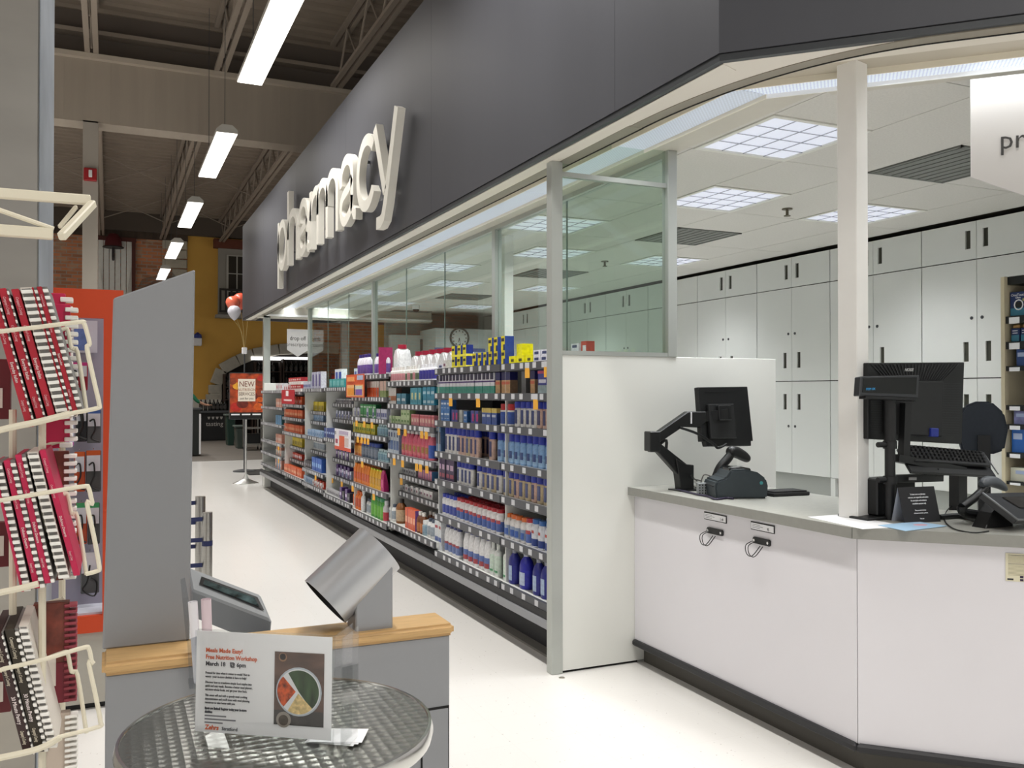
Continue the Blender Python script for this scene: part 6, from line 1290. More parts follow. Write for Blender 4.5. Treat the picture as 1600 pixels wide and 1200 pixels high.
# bay B
row('B', 0, 604, 680, 'jugw', 'big white jug with red cap', xoff=.2); row('B', 0, 607, 630, 'wps', 'small white bottle with pink label'); row('B', 0, 630, 652, 'wgs wps', 'small white bottle with mixed label'); row('B', 0, 652, 678, 'wpurp', 'small white bottle with violet label')
row('B', 1, 606, 618, 'brownbox', 'white and brown carton'); row('B', 1, 618, 636, 'tealbox', 'dull teal flat carton'); row('B', 1, 640, 657, 'tealtall', 'teal carton with yellow picture'); row('B', 1, 659, 678, 'cyan', 'bright cyan carton, stacked', stack=2)
row('B', 2, 607, 625, 'greenlt', 'pale green flat carton'); row('B', 2, 625, 641, 'greenlt', 'pale green carton, stacked', stack=2); row('B', 2, 641, 678, 'pinkp', 'pink pack')
row('B', 3, 605, 624, 'silverblue', 'tall silver and blue carton'); row('B', 3, 624, 668, 'pinkbot', 'pink bottle with pale cap'); row('B', 3, 666, 678, 'pinkblue', 'pink bottle with blue label', n=1); row('B', 3, 640, 676, 'silverblue', 'tall silver and blue carton behind pink bottles', xoff=.14)
row('B', 4, 626, 650, 'smallgrey', 'small grey carton'); row('B', 4, 652, 676, 'smallpink smallpink', 'small blue and pink carton')
row('B', 5, 628, 660, 'smallgrey smallwhite', 'small grey or white carton'); row('B', 5, 655, 676, 'smallwhite', 'small white carton')
row('B', 6, 605, 615, 'whitebot', 'white bottle with dark cap'); row('B', 6, 615, 632, 'amber', 'large amber bottle with tan label', n=1); row('B', 6, 632, 648, 'orgbox', 'orange and purple carton'); row('B', 6, 648, 662, 'ambersm', 'amber bottle with white cap', deep=2); row('B', 6, 655, 670, 'greyjar', 'grey blue jar with white lid', n=1); row('B', 6, 664, 678, 'whitebot', 'white bottle with dark cap at the near side')
# bay C
row('C', 0, 556, 574, 'purpb', 'white bottle with violet cap and label'); row('C', 0, 574, 592, 'purpb', 'white bottle with violet cap and label', xoff=.05); row('C', 0, 590, 597, 'magp', 'upright magenta pack', n=1); row('C', 0, 592, 606, 'jugw', 'white jug with red cap', xoff=.12)
row('C', 1, 572, 592, 'orgthin', 'orange and grey carton'); row('C', 1, 592, 604, 'whitegreen', 'green and beige carton')
row('C', 2, 550, 562, 'greyw mixbox', 'grey and white carton'); row('C', 2, 562, 586, 'greentall', 'green tall carton'); row('C', 2, 572, 604, 'mixbox', 'white and blue carton'); 
row('C', 3, 551, 585, 'yelgreen', 'yellow green carton'); row('C', 3, 587, 604, 'paleblue', 'pale blue bottle')
row('C', 4, 551, 566, 'orgtub', 'orange bottle with orange cap'); row('C', 4, 562, 588, 'bluetub', 'grey blue jar with blue lid'); row('C', 4, 588, 604, 'paleblue', 'pale blue bottle')
row('C', 5, 552, 580, 'orgpouch', 'orange pouch with orange cap', deep=2); row('C', 5, 576, 594, 'yelpouch', 'yellow pouch'); row('C', 5, 594, 606, 'pinkpouch', 'magenta pouch', n=1)
row('C', 6, 549, 562, 'orgbot', 'orange bottle'); row('C', 6, 562, 571, 'spray', 'white trigger spray bottle', n=1); row('C', 6, 570, 578, 'whitebot', 'white bottle with dark cap'); row('C', 6, 577, 597, 'greenbot', 'green bottle with dark green cap'); row('C', 6, 596, 606, 'redwhite', 'red and white bottle', n=1)
# bay D
row('D', 0, 508, 520, 'whiteblue', 'white carton with blue picture', xoff=.1); row('D', 0, 513, 540, 'tealpack', 'teal soft pack'); row('D', 0, 522, 545, 'whiteblue', 'white carton with blue picture behind teal packs', xoff=.2)
row('D', 1, 514, 548, 'smallgrey', 'small grey carton'); row('D', 2, 514, 548, 'smallgrey mixbox', 'small grey or blue carton'); row('D', 3, 506, 526, 'navybox', 'navy carton'); row('D', 4, 514, 548, 'purpbox greyw', 'violet or grey carton'); row('D', 5, 514, 548, 'purpbox mixbox', 'violet or pale carton'); row('D', 6, 508, 530, 'smallgrey', 'grey carton'); row('D', 6, 530, 548, 'purpbox blackbox', 'violet or black carton')
# bay E
row('E', 0, 473, 486, 'mixbox', 'pale carton'); row('E', 0, 486, 505, 'photobox', 'tall lilac picture carton'); row('E', 1, 482, 505, 'yelpack', 'yellow pack', stack=1, deep=2); row('E', 2, 482, 505, 'bluepk', 'pale blue pack'); row('E', 3, 480, 505, 'bluepk', 'pale blue pack'); row('E', 4, 478, 505, 'whitebot', 'white bottle with dark cap'); row('E', 5, 474, 488, 'blackbox', 'black carton'); row('E', 5, 486, 505, 'azure', 'bright blue carton'); row('E', 6, 474, 490, 'bluepk', 'pale blue pack'); row('E', 6, 488, 505, 'smallwhite redbox', 'white or red carton')
# bay F
row('F', 0, 442, 455, 'whitecart', 'white carton'); row('F', 0, 450, 472, 'redcart', 'red and white carton', stack=2); row('F', 1, 443, 472, 'redbox orgpack', 'red carton'); row('F', 2, 443, 472, 'orgpack', 'orange red pack', deep=1); row('F', 3, 443, 472, 'orgpack', 'orange red pack'); row('F', 4, 455, 472, 'yelpack', 'yellow pack'); row('F', 5, 455, 472, 'redbox', 'red carton'); row('F', 6, 444, 472, 'orgpack', 'orange red pack')
row('G', 0, 430, 441, 'whitecart', 'white carton'); row('G', 1, 430, 441, 'pinktall', 'pink carton'); row('G', 2, 430, 441, 'bluegreen', 'blue and green carton'); row('G', 3, 430, 441, 'pinktall', 'pink carton'); row('G', 4, 430, 441, 'greyw pinktall', 'grey or pink carton'); row('G', 5, 430, 441, 'pinktall bluegreen', 'pink or blue carton')
# cards clipped to the shelves
def shelf_card(u0, v0, u1, v1, x, lab, main, deco):
    a, b_ = onx(u0, v0, x), onx(u1, v1, x); ya, yb = a.y, b_.y
    zt = onx((u0 + u1) / 2, v0, x).z; zb = onx((u0 + u1) / 2, v1, x).z
    t = thing('shelf_card', lab, 'sign', (x, (ya + yb) / 2, zb))
    MB().box(x, x + .003, yb, ya, zb, zt).build('card', M_(main), t, smooth=0)
    W, H = ya - yb, zt - zb
    for kk, (s0, s1, h0, h1, c) in enumerate(deco): MB().box(x - .001 * (kk + 1), x, ya - W * s1, ya - W * s0, zb + H * h0, zb + H * h1).build('print', M_(c), t, smooth=0)
    return t, ya, zb, W, H
shelf_card(541, 585, 569, 621, SFX - .03, 'orange printed card with round picture clipped above the second shelf', '#d4562a', [(.05, .95, .05, .55, '#e8b072'), (.1, .45, .1, .4, '#e0902c'), (.55, .9, .1, .35, '#7a58a8'), (.55, .9, .35, .5, '#c8cfc0'), (.48, .52, .1, .55, '#2b2b33'), (.65, .95, .75, .95, '#a9b6cf'), (.1, .5, .7, .9, '#e89a5c')])
t, ya, zb, W, H = shelf_card(523, 671, 548, 704, SFX - .03, 'white number one card with orange cartons printed, clipped to shelf', '#e4e2e6', [(0, 1, 0, .16, '#cf4a2a'), (.3, .62, .16, .68, '#d5582e'), (.64, .86, .22, .62, '#c9b8b4'), (.3, .85, .76, .92, '#b5a8c0'), (.08, .2, .3, .5, '#a03a50')])
text('lettering', '#1', H * .26, INK, t, frame((SFX - .038, ya - W * .05, zb + H * .72), (0, -1, 0), (0, 0, 1)), sx=1.2)
t, ya, zb, W, H = shelf_card(440, 609, 460, 631, SFX - .05, 'plain red card with white figure hung on the red carton bay', '#b81a2c', [(.35, .55, .55, .92, '#f0e6e6'), (.2, .8, .2, .32, '#f0d6d6')])
# ================================================================== BIG LETTERS ON THE FASCIA
LET = mat('letter_white', '#d6d3c9', .5, noise=.02)
def stroke(mb, pts, wd, closed=False):
    n = len(pts); L = []; R = []
    for k in range(n):
        a = Vector(pts[k - 1]) if (k or closed) else Vector(pts[0]); b = Vector(pts[(k + 1) % n]) if (k < n - 1 or closed) else Vector(pts[-1])
        d = (b - a).normalized(); q = Vector((-d.y, d.x)); p = Vector(pts[k])
        L.append(p + q * wd / 2); R.append(p - q * wd / 2)
    x0, x1 = FX - .105, FX - .045
    for k in range(n if closed else n - 1):
        j = (k + 1) % n
        P_ = [L[k], L[j], R[j], R[k]]
        A = [mb.P((x0, UY(p.x), UZ(p.y))) for p in P_]; B = [mb.P((x1, UY(p.x), UZ(p.y))) for p in P_]
        mb.face(A); mb.face(B[::-1])
        for m in (0, 2): mb.face([A[m], A[(m + 1) % 4], B[(m + 1) % 4], B[m]])
        if not closed and k == 0: mb.face([A[3], A[0], B[0], B[3]])
        if not closed and k == n - 2: mb.face([A[1], A[2], B[2], B[1]])
Y0_ = 0
def UY(u): return Y0_ - u
def UZ(v): return 2.95 + v
XH, WD = .60, .095
def arc(cx, cy, rx, ry, a0, a1, n=18): return [(cx + rx * math.cos(math.radians(a0 + (a1 - a0) * k / n)), cy + ry * math.sin(math.radians(a0 + (a1 - a0) * k / n))) for k in range(n + 1)]
h_ = WD / 2
def L_p(mb): stroke(mb, [(h_, XH + .01), (h_, -.20)], WD); stroke(mb, arc(.30, XH / 2, .30 - h_, XH / 2 - h_ + .01, 0, 359, 36)[:-1], WD, True)
def L_h(mb):
    stroke(mb, [(h_, .87), (h_, 0)], WD); stroke(mb, [(h_, .30)] + arc(.31, XH - .25, .31 - h_ , .25 - h_ + .02, 165, 0, 16) + [(.62 - h_, 0)], WD)
def L_a(mb):
    w = .52
    stroke(mb, arc(w / 2 - .01, XH - .2, w / 2 - h_ - .01, .2 - h_ + .015, 195, 0, 16) + [(w - h_ - .02, .11), (w + .01, .035), (w + .07, .03)], WD)
    stroke(mb, smooth2([(w - h_ - .02, XH * .62), (w * .7, XH * .52), (h_ + .06, XH * .42), (h_, XH * .24), (h_ + .06, .06), (w * .42, h_ - .015), (w * .78, .10), (w - h_ - .02, XH * .36)]), WD * .95)
def L_r(mb): stroke(mb, [(h_, XH), (h_, 0)], WD); stroke(mb, [(h_, XH * .5)] + arc(.31, XH - .27, .24, .27 - h_ + .01, 165, 80, 8), WD)
def L_m(mb):
    stroke(mb, [(h_, XH), (h_, 0)], WD)
    for o in (0, .42): stroke(mb, [(h_ + o, XH * .5)] + arc(.255 + o, XH - .21, .255 - h_, .21 - h_ + .02, 165, 0, 16) + [(.51 - h_ + o, 0)], WD)
def L_c(mb): stroke(mb, arc(.31, XH / 2, .31 - h_, XH / 2 - h_ + .015, 40, 322, 32), WD)
def L_y(mb):
    stroke(mb, [(h_ * .8, XH), (.32, .04)], WD); stroke(mb, [(.62, XH), (.34, -.04), (.27, -.15), (.20, -.175), (.09, -.17)], WD)
def smooth2(p): return [(q.x, q.y) for q in smooth_path([(a, b, 0) for a, b in p], 4)]
ls = thing('pharmacy_lettering', 'large raised white letters spelling pharmacy on the charcoal fascia', 'sign', (FX - .07, 8.7, 2.75))
for ch, y0, fn in (('p', 11.31, L_p), ('h', 10.65, L_h), ('a', 9.97, L_a), ('r', 9.38, L_r), ('m', 9.02, L_m), ('a', 8.03, L_a), ('c', 7.42, L_c), ('y', 6.89, L_y)):
    Y0_ = y0; mb = MB(); fn(mb); o = mb.build('letter', LET, ls, smooth=30)
    mb = MB()
    for v in (.15, .45): mb.box(FX - .045, FX - .001, y0 - .06, y0 - .04, 2.95 + v, 2.97 + v)
    mb.build('standoff', DGREY, ls, smooth=0)
# ================================================================== FAR END OF THE STORE
# drop off sign
def hang_sign(u0, v0, u1, v1, vp, Y):
    a, b_ = ony(u0, v0, Y), ony(u1, v1, Y); tip = ony((u0 + u1) / 2, vp, Y)
    t = thing('hanging_sign', 'white hanging drop off sign with pointed bottom at the far window', 'sign', ((a.x + b_.x) / 2, Y, tip.z))
    MB().prism([(a.x, b_.z), ((a.x + b_.x) / 2, tip.z), (b_.x, b_.z), (b_.x, a.z), (a.x, a.z)], Y, Y + .012, 'y').build('board', mat('sign_white', '#cdcac7', .6), t, smooth=0)
    xc = (a.x + b_.x) / 2; H = a.z - tip.z
    text('lettering', 'drop off', H * .22, mat('sign_ink', '#3e3c3a', .6), t, frame((xc, Y - .002, tip.z + H * .60), (1, 0, 0), (0, 0, 1)), 'CENTER', sx=.8)
    text('lettering', 'prescription', H * .20, mat('sign_ink_pale', '#6e6c68', .6), t, frame((xc, Y - .002, tip.z + H * .38), (1, 0, 0), (0, 0, 1)), 'CENTER', sx=.85)
    for x in (a.x + .03, b_.x - .03): MB().cyl((x, Y + .006, a.z), (x, Y + .006, 2.63), .003, n=5).build('hanger', DGREY, t)
hang_sign(448.5, 514, 482, 547, 557.5, 14.2)
# clock, door, planner board on the interior wall
p = ony(718, 528, 13.58)
t = thing('wall_clock', 'round grey rimmed wall clock on the pharmacy inner wall', 'clock', (p.x, 13.55, p.z - .17))
r = .165
def yring(c, r0, r1, y0, y1, name, m, par, n=36):
    mb = MB(); I = []
    for k in range(n):
        a = 2 * math.pi * k / n; I.append([mb.P((c.x + q * math.cos(a), y_, c.z + q * math.sin(a))) for q, y_ in ((r0, y0), (r1, y0), (r1, y1), (r0, y1))])
    for k in range(n):
        j = (k + 1) % n
        for m_ in range(4): mb.face([I[k][m_], I[k][(m_ + 1) % 4], I[j][(m_ + 1) % 4], I[j][m_]])
    mb.build(name, m, par)
yring(p, r - .022, r, 13.555, 13.6, 'rim', mat('clock_rim', '#4c5250', .5), t)
mb = MB(); mb.cyl((p.x, 13.6, p.z), (p.x, 13.585, p.z), r - .02, n=36); mb.build('dial', mat('clock_dial', '#c7cac6', .5), t)
mb = MB()
for k in range(12):
    a = k * math.pi / 6; c = Vector((p.x + .115 * math.sin(a), 13.583, p.z + .115 * math.cos(a))); mb.box(c.x - .008, c.x + .008, 13.582, 13.584, c.z - .012, c.z + .012)
mb.build('hour_marks', INK, t, smooth=0)
for a, l, w_, nm in ((math.radians(195), .075, .009, 'hour_hand'), (math.radians(172), .11, .006, 'minute_hand')):
    MB().bar((p.x, 13.58, p.z), (p.x + l * math.sin(a), 13.58, p.z + l * math.cos(a)), w_, .003, up=(0, 1, 0)).build(nm, INK, t, smooth=0)
a, b_ = ony(679, 543, 13.58), ony(758, 592, 13.58)
t = thing('planner_board', 'white planner board with blue heading strip under the wall clock', 'board', ((a.x + b_.x) / 2, 13.58, b_.z))
MB().box(a.x, b_.x, 13.585, 13.6, b_.z, a.z).build('board', mat('planner_white', '#bfc6cc', .5), t, smooth=0)
MB().box(a.x, b_.x, 13.58, 13.585, a.z - .055, a.z).build('heading', mat('planner_blue', '#4c5f9a', .6), t, smooth=0)
for k in range(4): MB().box(a.x + .28 * k, a.x + .28 * k + .008, 13.58, 13.585, b_.z, a.z - .055).build('rule', mat('planner_blue', '#4c5f9a', .6), t, smooth=0)
d0 = struct(MB().box(4.86, 4.90, 13.75, 14.2, 0, 2.2).build('door_1', mat('door_grey', '#545a5a', .5), smooth=0)) if False else None
a, b_ = ony(657, 530, 14.28), ony(673, 600, 14.28)
dd_ = struct(MB().box(a.x, b_.x, 14.26, 14.3, 0, a.z).build('door_1', mat('door_grey', '#5c6262', .5), smooth=0)); MB().box(a.x + .03, b_.x - .03, 14.25, 14.26, .3, a.z - .05).build('pane', mat('door_light', '#aab2b0', .3), dd_, smooth=0)
p = ony(650, 494, 13.0)
t = thing('ceiling_camera', 'small white dome camera under the pharmacy ceiling', 'camera', (p.x, 13.0, CZ - .12))
MB().cyl((p.x, 13.0, CZ - .06), (p.x, 13.0, CZ), .06, n=20).build('body', PAPER, t); MB().lathe([(.001, -.05), (.03, -.042), (.048, -.02), (.05, 0)], (p.x, 13.0, CZ - .06), 20).build('dome', BLACKG, t)
# white pipe column inside the window
p = onx(791, 500, 3.1)
tag(MB().box(3.05, 3.13, p.y - .08, p.y + .02, 0, CZ - .002).build('inner_post', mat('post_white', '#dfdedb', .45), smooth=0), 'slim white post just inside the pharmacy window', 'post')
# poster stand
SYP = onz(384, 755, 0).y
p = onz(384, 755, 0)
t = thing('poster_stand', 'chrome floor stand holding a colourful nutrition services poster', 'sign stand', (p.x, SYP, 0))
MB().lathe([(.20, 0), (.20, .008), (.14, .03), (.05, .07), (.02, .14), (.012, .16)], (p.x, SYP, 0), 32).build('base', mat('satin_chrome', '#c8c8c4', .28, .9), t)
a, b_ = ony(358, 582, SYP), ony(413, 655, SYP)
MB().cyl((p.x, SYP, .1), (p.x, SYP, b_.z), .014, n=12).build('pole', CHROME, t)
MB().box(a.x, b_.x, SYP - .01, SYP + .02, a.z - .012, a.z).box(a.x, b_.x, SYP - .01, SYP + .02, b_.z, b_.z + .012).box(a.x, a.x + .012, SYP - .01, SYP + .02, b_.z, a.z).box(b_.x - .012, b_.x, SYP - .01, SYP + .02, b_.z, a.z).build('frame', mat('frame_dark', '#5a5c5c', .3, .7), t, smooth=0)
H = a.z - b_.z; W = b_.x - a.x
MB().box(a.x + .012, b_.x - .012, SYP, SYP + .006, b_.z + .01, a.z - .01).build('poster', mat('poster_food', '#a8421c', .5, noise=.75, nscale=9), t, smooth=0)
MB().box(a.x + .012, b_.x - .012, SYP - .004, SYP, b_.z + .01, b_.z + H * .15).build('footer', BLACK, t, smooth=0)
for k in range(3): MB().box(a.x + W * (.06 + .3 * k), a.x + W * (.30 + .3 * k), SYP - .006, SYP - .004, b_.z + H * .09, b_.z + H * .12).build('footer_print', PAPER, t, smooth=0)
ca, cb_ = ony(372, 592, SYP - .005), ony(399, 627, SYP - .005)
MB().box(ca.x, cb_.x, SYP - .006, SYP - .001, cb_.z, ca.z).build('text_card', mat('card_cream', '#e9dfd0', .6), t, smooth=0)
xc = (ca.x + cb_.x) / 2; Hc = ca.z - cb_.z
for s_t, f_, sz, c in (('NEW', .66, .34, '#7a3a2a'), ('NUTRITION', .46, .17, '#a06a4a'), ('SERVICES', .26, .2, '#6a4a3a'), ('just for you', .08, .15, '#4a4038')):
    text('lettering', s_t, Hc * sz, mat('pl' + c, c, .6), t, frame((xc, SYP - .0075, cb_.z + Hc * f_), (1, 0, 0), (0, 0, 1)), 'CENTER', sx=.85)
rnd = random.Random(3); pa, pb = ony(358, 582, SYP), ony(413, 655, SYP)
for k in range(34):
    fx, fz = rnd.uniform(.06, .94), rnd.uniform(.24, .9); px_, pz_ = pa.x + W * fx, pb.z + H * fz; rr = rnd.uniform(.04, .10)
    if ca.x < px_ < cb_.x and cb_.z < pz_ < ca.z: continue
    c = rnd.choice(['#c8581c', '#d98a24', '#b3261c', '#6b2418', '#e0a030', '#8a3a20', '#4a5a2a'])
    mb = MB(); mb.face([mb.P((min(max(px_ + rr * math.cos(q * .52), pa.x + .014), pb.x - .014), SYP - .0008 - k * .0001, max(min(pz_ + .8 * rr * math.sin(q * .52), pa.z - .014), pb.z + H * .16))) for q in range(12)]); mb.build('poster_print', mat('pf' + c, c, .5, noise=.3, nscale=20), t, smooth=0)
# balloons on strings
BW = ony(382, 548, 17.0)
w_ = thing('balloon_weight', 'small white clip on a pole that gathers the balloon strings', 'weight', (BW.x, 17.0, 0))
MB().cyl((BW.x, 17.0, 0), (BW.x, 17.0, BW.z - .05), .012, n=8).build('pole', DGREY, w_); MB().box(BW.x - .045, BW.x + .045, 16.96, 17.04, BW.z - .06, BW.z + .06).build('clip', PAPER, w_, bevel=.01)
MB().lathe([(.2, 0), (.2, .02), (.03, .05)], (BW.x, 17.0, 0), 20).build('base', DGREY, w_)
for u, v, rr, c, lb in ((364, 474, .13, '#d2654c', 'orange balloon above the white one beside the fascia end'), (376, 470, .14, '#cf5a44', 'orange balloon half hidden by the fascia end'), (366, 488, .12, '#c3c2ca', 'white balloon below the two orange ones'), (388, 478, .13, '#cf5a44', 'orange balloon hidden behind the fascia end')):
    p = ony(u, v, 17.0 + (.15 if u > 370 else 0) - (.2 if c == '#c3c2ca' else 0))
    t = thing('balloon', lb, 'balloon', (p.x, p.y, p.z - rr * 1.3), 'balloons tied beside the fascia')
    MB().lathe([(.002, -1.25 * rr), (.25 * rr, -1.1 * rr), (.62 * rr, -.72 * rr), (.93 * rr, -.2 * rr), (rr, .15 * rr), (.88 * rr, .6 * rr), (.55 * rr, .92 * rr), (.002, 1.05 * rr)], p, 20).build('skin', mat('balloon' + c, c, .25), t)
    MB().tube(smooth_path([(p.x, p.y, p.z - 1.25 * rr), ((p.x + BW.x) / 2 + .02, p.y, (p.z + BW.z) / 2), (BW.x, 17.0, BW.z)], 5), .005, n=5).build('string', mat('string_gold', '#b39a5c', .5), t)
# tasting counter with bottles
a, b_ = ony(313, 645, 28.3), ony(353, 689, 28.3)
t = thing('tasting_counter', 'black tasting counter with white lettering near the arch', 'counter', ((a.x + b_.x) / 2, 28.6, 0))
MB().box(a.x, b_.x, 28.3, 28.9, 0.02, a.z).build('front', BLACK, t, smooth=0); MB().box(a.x - .05, b_.x + .1, 28.2, 29.0, a.z, a.z + .06).build('top', DGREY, t, smooth=0)
text('lettering', 'tasting', .19, mat('letter_grey', '#a8a49e', .6), t, frame((a.x + .16, 28.29, a.z - .40), (1, 0, 0), (0, 0, 1)))
for k in range(4): MB().prism([(a.x + .2 + k * .12, a.z - .12), (a.x + .29 + k * .12, a.z - .12), (a.x + .26 + k * .12, a.z - .2), (a.x + .23 + k * .12, a.z - .2)], 28.285, 28.3, 'y').build('glass_icon', mat('letter_grey', '#a8a49e', .6), t, smooth=0)
struct(MB().box(a.x - .3, b_.x, 29.4, 29.5, 0, ony(330, 624, 29.4).z).build('wall_shelf_back', mat('pale_panel', '#b8b4a8', .7), smooth=0))
WB = mat('wine_bottle', '#14140f', .2); 
def wine(x, y, z, lab, grp, pr=[None]):
    if pr[0] is None:
        mb = MB(); mb.lathe([(.04, 0), (.042, .02), (.042, .19), (.034, .23), (.016, .27), (.015, .33)], (0, 0, 0), 10); o = make_obj('wine_bottle', mb.v, mb.f, mb.m, [WB], None, 0, 1, 40, (0, 0, 0))
        MB().lathe([(.0165, .29), (.0165, .335)], (0, 0, 0), 10).build('capsule', mat('capsule_dark', '#2b1416', .4), o); MB().lathe([(.0428, .06), (.0428, .15)], (0, 0, 0), 10).build('label', mat('wine_label', '#3a3530', .6), o); pr[0] = o
    else: o = copy_tree(pr[0])
    o.location = (x, y, z); o.scale = (1.35, 1.35, 1.0); tag(o, lab, 'bottle', grp)
for u in (314, 321, 328, 334, 340, 346, 351): q = ony(u, 640, 28.6); wine(q.x, 28.6, a.z + .0605, 'dark wine bottle standing in a row on the black tasting counter', 'wine bottles on the tasting counter')
# wine racks in the arch
for (u0, u1, y, rh) in ((345, 396, 29.3, 2.05), (398, 440, 29.3, 2.45), (442, 486, 29.3, 2.55)):
    xa, xb = ony(u0 + (5 if u0 == 345 else 0), 600, y).x, ony(u1, 600, y).x
    t = thing('wine_rack', {345: 'dark wooden wine rack behind the poster stand', 398: 'dark wooden wine rack seen past the far end post', 442: 'dark wooden wine rack under the drop off sign'}[u0], 'rack', ((xa + xb) / 2, y + .2, 0), 'wine racks in the arch')
    MB().box(xa, xa + .05, y, y + .4, 0, rh).build('side', WOODD, t, smooth=0); MB().box(xb - .05, xb, y, y + .4, 0, rh).build('side', WOODD, t, smooth=0); MB().box(xa, xb, y + .36, y + .4, 0, rh).build('back', mat('rack_dark', '#1c1714', .8), t, smooth=0)
    for z in ((.3, .8, 1.25, 1.65) if rh < 2.2 else (.3, .8, 1.3, 1.75, 2.15)):
        MB().box(xa + .05, xb - .05, y, y + .36, z - .03, z).build('shelf', WOODD, t, smooth=0)
        n = int((xb - xa - .1) / .16)
        if z > .9:
            for k in range(n): wine(xa + .12 + k * .16, y + .12, z + .001, 'dark wine bottle on a shelf of the wooden racks under the arch', 'wine bottles in the racks')
# dark counter, bins and cart near the grey floor
a, b_ = ony(296, 640, 21.5), ony(313, 718, 21.5)
t = thing('dark_cabinet', 'black cabinet with white edge strips beside the tasting counter', 'cabinet', ((a.x + b_.x) / 2, 21.7, 0))
MB().box(a.x - .5, b_.x, 21.5, 22.1, .03, a.z).build('body', mat('cabinet_black', '#1d2220', .5), t, smooth=0); MB().box(b_.x - .03, b_.x + .01, 21.48, 21.52, .05, a.z - .1).build('edge_strip', PAPER, t, smooth=0); MB().box(a.x - .5, b_.x + .03, 21.45, 22.12, a.z, a.z + .04).build('top', DGREY, t, smooth=0)
for u0, u1, v0, v1, y, c, lb in ((354, 368, 650, 698, 25.5, '#16352b', 'tall dark green bin with grey front edge'), (369, 384, 668, 706, 24.0, '#3c4640', 'low grey green tub beside the dark green bin')):
    a, b_ = ony(u0, v0, y), ony(u1, v1, y)
    t = thing('storage_bin', lb, 'bin', ((a.x + b_.x) / 2, y + .2, 0))
    MB().prism([(a.x + .04, .0), (b_.x - .04, .0), (b_.x, a.z), (a.x, a.z)], y, y + .5, 'y').build('body', mat('bin' + c, c, .5), t, smooth=0, bevel=.02); MB().box(a.x - .03, b_.x + .03, y - .03, y + .53, a.z, a.z + .05).build('rim', mat('bin_rim', '#5a6660', .5), t, smooth=0, bevel=.01)
a, b_ = ony(384, 642, 23.0), ony(409, 714, 23.0)
t = thing('stock_cart', 'grey steel stock cart with boxes on it behind the poster stand', 'cart', ((a.x + b_.x) / 2, 23.3, 0))
for x in (a.x, b_.x - .03):
    for y in (23.0, 23.55): MB().box(x, x + .03, y, y + .03, .08, a.z).build('post', STEEL, t, smooth=0)
for z in (.15, .55, .95): MB().box(a.x, b_.x, 23.0, 23.58, z, z + .03).build('shelf', STEEL, t, smooth=0)
for x in (a.x + .02, b_.x - .02):
    for y in (23.03, 23.55): MB().cyl((x - .015, y, .04), (x + .015, y, .04), .04, n=10).build('wheel', BLACK, t)
tag(MB().box(a.x + .06, a.x + .34, 23.1, 23.5, .981, 1.25).build('stock_box', mat('boxw', '#a5a49e', .6), smooth=0, bevel=.005), 'pale box on the top shelf of the stock cart', 'box'); tag(MB().box(a.x + .05, a.x + .4, 23.1, 23.5, .181, .42).build('stock_box', BLACK, smooth=0, bevel=.005), 'black box on the lowest shelf of the stock cart', 'box')
# floor mat
a, b_ = onz(387, 741, .002), onz(412, 737, .002)
tag(MB().box(a.x, a.x + 1.2, a.y - .2, a.y + .9, 0.0005, .012).build('floor_mat', mat('mat_black', '#2a2825', .8), smooth=0), 'flat dark entrance mat on the white floor by the poster stand', 'mat')
# belt stanchions
for (u, v0, v1, vb, lb) in ((313, 776, 900, 905, 'far'), (324, 801, 905, 912, 'near')):
    y = onz(322, 948, .0).y
    y = y + (.35 if lb == 'far' else 0)
    a, b_ = ony(u - 8, v0, y), ony(u + 8, v0, y)
    t = thing('belt_stanchion', 'brushed steel belt post behind the kiosk, ' + ('taller looking one with plain collar' if lb == 'far' else 'stouter one with navy collar band'), 'stanchion', ((a.x + b_.x) / 2, y, 0))
    xc, r = (a.x + b_.x) / 2, (b_.x - a.x) / 2
    MB().cyl((xc, y, 0.02), (xc, y, a.z), r, n=20).build('post', STEEL, t); MB().lathe([(.17, 0), (.17, .012), (r, .025)], (xc, y, 0), 24).build('base', STEEL, t)
    for dz, hb_ in ((.03, .028), (.17, .028), (.34, .028)): 
        MB().box(xc - .75, xc - r * .5, y - .003, y + .003, a.z - dz - hb_, a.z - dz).build('belt', mat('belt_navy', '#16204c', .6), t, smooth=0)
    if lb == 'near': MB().cyl((xc, y, a.z - .225), (xc, y, a.z - .19), r + .002, n=20).build('collar', mat('belt_navy', '#16204c', .6), t)
# small blue and white wall dispenser seen past the kiosk panel
p = ony(309, 528, 29.8)
t = thing('wall_dispenser', 'small blue topped white dispenser on the mustard wall', 'dispenser', (p.x, 29.8, p.z - .2))
MB().box(p.x - .12, p.x + .12, 29.75, 30, p.z - .25, p.z).build('body', PAPER, t, bevel=.02); MB().lathe([(.13, 0), (.12, .1), (.02, .18)], (p.x, 29.85, p.z), 14).build('top', mat('disp_blue', '#2b3a8a', .5), t)
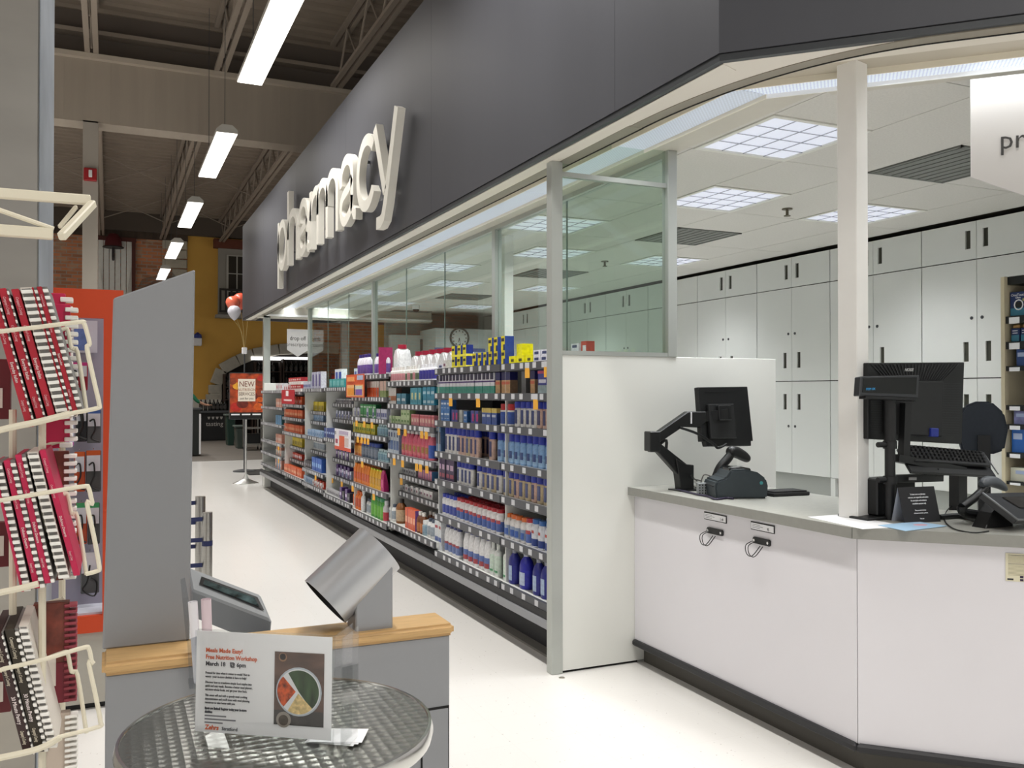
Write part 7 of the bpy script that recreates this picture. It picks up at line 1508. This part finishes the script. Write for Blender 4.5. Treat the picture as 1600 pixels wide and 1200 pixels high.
# ------------------------------------------------------------------ person at the tasting counter
hp = ony(288, 640, 27.6); PX_, PY0 = hp.x, 27.6
person = thing('person', 'person in green shirt reaching across the tasting counter, mostly hidden by kiosk', 'person', (PX_, PY0, 0))
def skin_body():
    J = {'pel': (0, 0, .95), 'spi': (0, 0, 1.12), 'che': (.02, 0, 1.32), 'nek': (.03, 0, 1.48), 'hed': (.05, 0, 1.58), 'top': (.06, 0, 1.70),
         'lh': (-.1, 0, .92), 'lk': (-.11, .0, .50), 'la': (-.11, -.02, .08), 'lt': (-.09, -.14, .04) , 'rh': (.1, 0, .92), 'rk': (.11, 0, .50), 'ra': (.11, -.02, .08), 'rt': (.12, -.14, .04),
         'ls': (-.17, 0, 1.40), 'le': (-.24, .02, 1.13), 'lw': (-.2, -.1, .92), 'rs': (.20, 0, 1.40), 're': (.36, -.05, 1.2), 'rw': (.58, -.02, 1.10), 'rf': (.70, 0, 1.09)}
    E_ = [('pel', 'spi'), ('spi', 'che'), ('che', 'nek'), ('nek', 'hed'), ('hed', 'top'), ('pel', 'lh'), ('lh', 'lk'), ('lk', 'la'), ('la', 'lt'), ('pel', 'rh'), ('rh', 'rk'), ('rk', 'ra'), ('ra', 'rt'), ('che', 'ls'), ('ls', 'le'), ('le', 'lw'), ('che', 'rs'), ('rs', 're'), ('re', 'rw'), ('rw', 'rf')]
    Rr = {'pel': .15, 'spi': .14, 'che': .16, 'nek': .06, 'hed': .095, 'top': .07, 'lh': .1, 'rh': .1, 'lk': .065, 'rk': .065, 'la': .045, 'ra': .045, 'lt': .04, 'rt': .04, 'ls': .075, 'rs': .075, 'le': .05, 're': .05, 'lw': .035, 'rw': .035, 'rf': .03}
    ks_ = list(J); me = bpy.data.meshes.new('body'); me.from_pydata([J[k] for k in ks_], [(ks_.index(a), ks_.index(b)) for a, b in E_], [])
    o = bpy.data.objects.new('body', me); COL.objects.link(o); o.modifiers.new('s', 'SKIN'); 
    if not me.skin_vertices: me.attributes  # layer is created with the modifier below
    bm = bmesh.new(); bm.from_mesh(me); lay = bm.verts.layers.skin.verify(); bm.verts.ensure_lookup_table()
    for i, k in enumerate(ks_): bm.verts[i][lay].radius = (Rr[k], Rr[k] * (.75 if k in ('che', 'spi', 'pel') else 1)); bm.verts[i][lay].use_root = (k == 'pel')
    bm.to_mesh(me); bm.free(); sd_ = o.modifiers.new('d', 'SUBSURF'); sd_.levels = 2; sd_.render_levels = 2
    dg = bpy.context.evaluated_depsgraph_get(); m2 = bpy.data.meshes.new_from_object(o.evaluated_get(dg)); bpy.data.objects.remove(o)
    for m in (mat('shirt_green', '#1d6b4a', .8), mat('trouser_dark', '#22242a', .8), mat('skin', '#c99a80', .55), mat('hair_brown', '#3a2a20', .8)): m2.materials.append(m)
    for p_ in m2.polygons:
        c = p_.center; p_.material_index = 2 if c.z > 1.47 or c.x > .42 or (c.x < -.15 and c.z < 1.05) else (1 if c.z < .98 else 0)
        if c.z > 1.66 or (c.z > 1.55 and c.y > .03): p_.material_index = 3
        p_.use_smooth = True
    ob = bpy.data.objects.new('body', m2); COL.objects.link(ob); ob.parent = person; WL[ob] = WL[person]; return ob
bd_ = skin_body()
base_ = Vector((PX_, PY0, 0))
mb = MB()
for k in range(4): mb.tube([base_ + Vector((.70, -.025 + k * .018, 1.095)), base_ + Vector((.74, -.028 + k * .019, 1.098)), base_ + Vector((.775 - .008 * abs(k - 1.5), -.03 + k * .02, 1.085))], .009, n=7)
mb.tube([base_ + Vector((.63, -.03, 1.09)), base_ + Vector((.67, -.06, 1.09)), base_ + Vector((.70, -.065, 1.085))], .010, n=7)
mb.build('fingers', mat('skin', '#c99a80', .55), person)
for s in (-1, 1): MB().lathe([(.001, -.008), (.008, 0), (.001, .008)], base_ + Vector((.05 + s * .032, -.085, 1.61)), 8).build('eye', INK, person)
MB().tube([base_ + Vector((.055, -.09, 1.62)), base_ + Vector((.055, -.115, 1.575))], [.008, .014], n=8).build('nose', mat('skin', '#c99a80', .55), person)
MB().tube([base_ + Vector((.03, -.092, 1.545)), base_ + Vector((.08, -.092, 1.545))], .006, n=6).build('mouth', mat('lip', '#8c4a44', .5), person)
for s in (-1, 1): MB().lathe([(.001, -.03), (.014, 0), (.001, .03)], base_ + Vector((.055 + s * .095, 0, 1.59)), 8).build('ear', mat('skin', '#c99a80', .55), person)
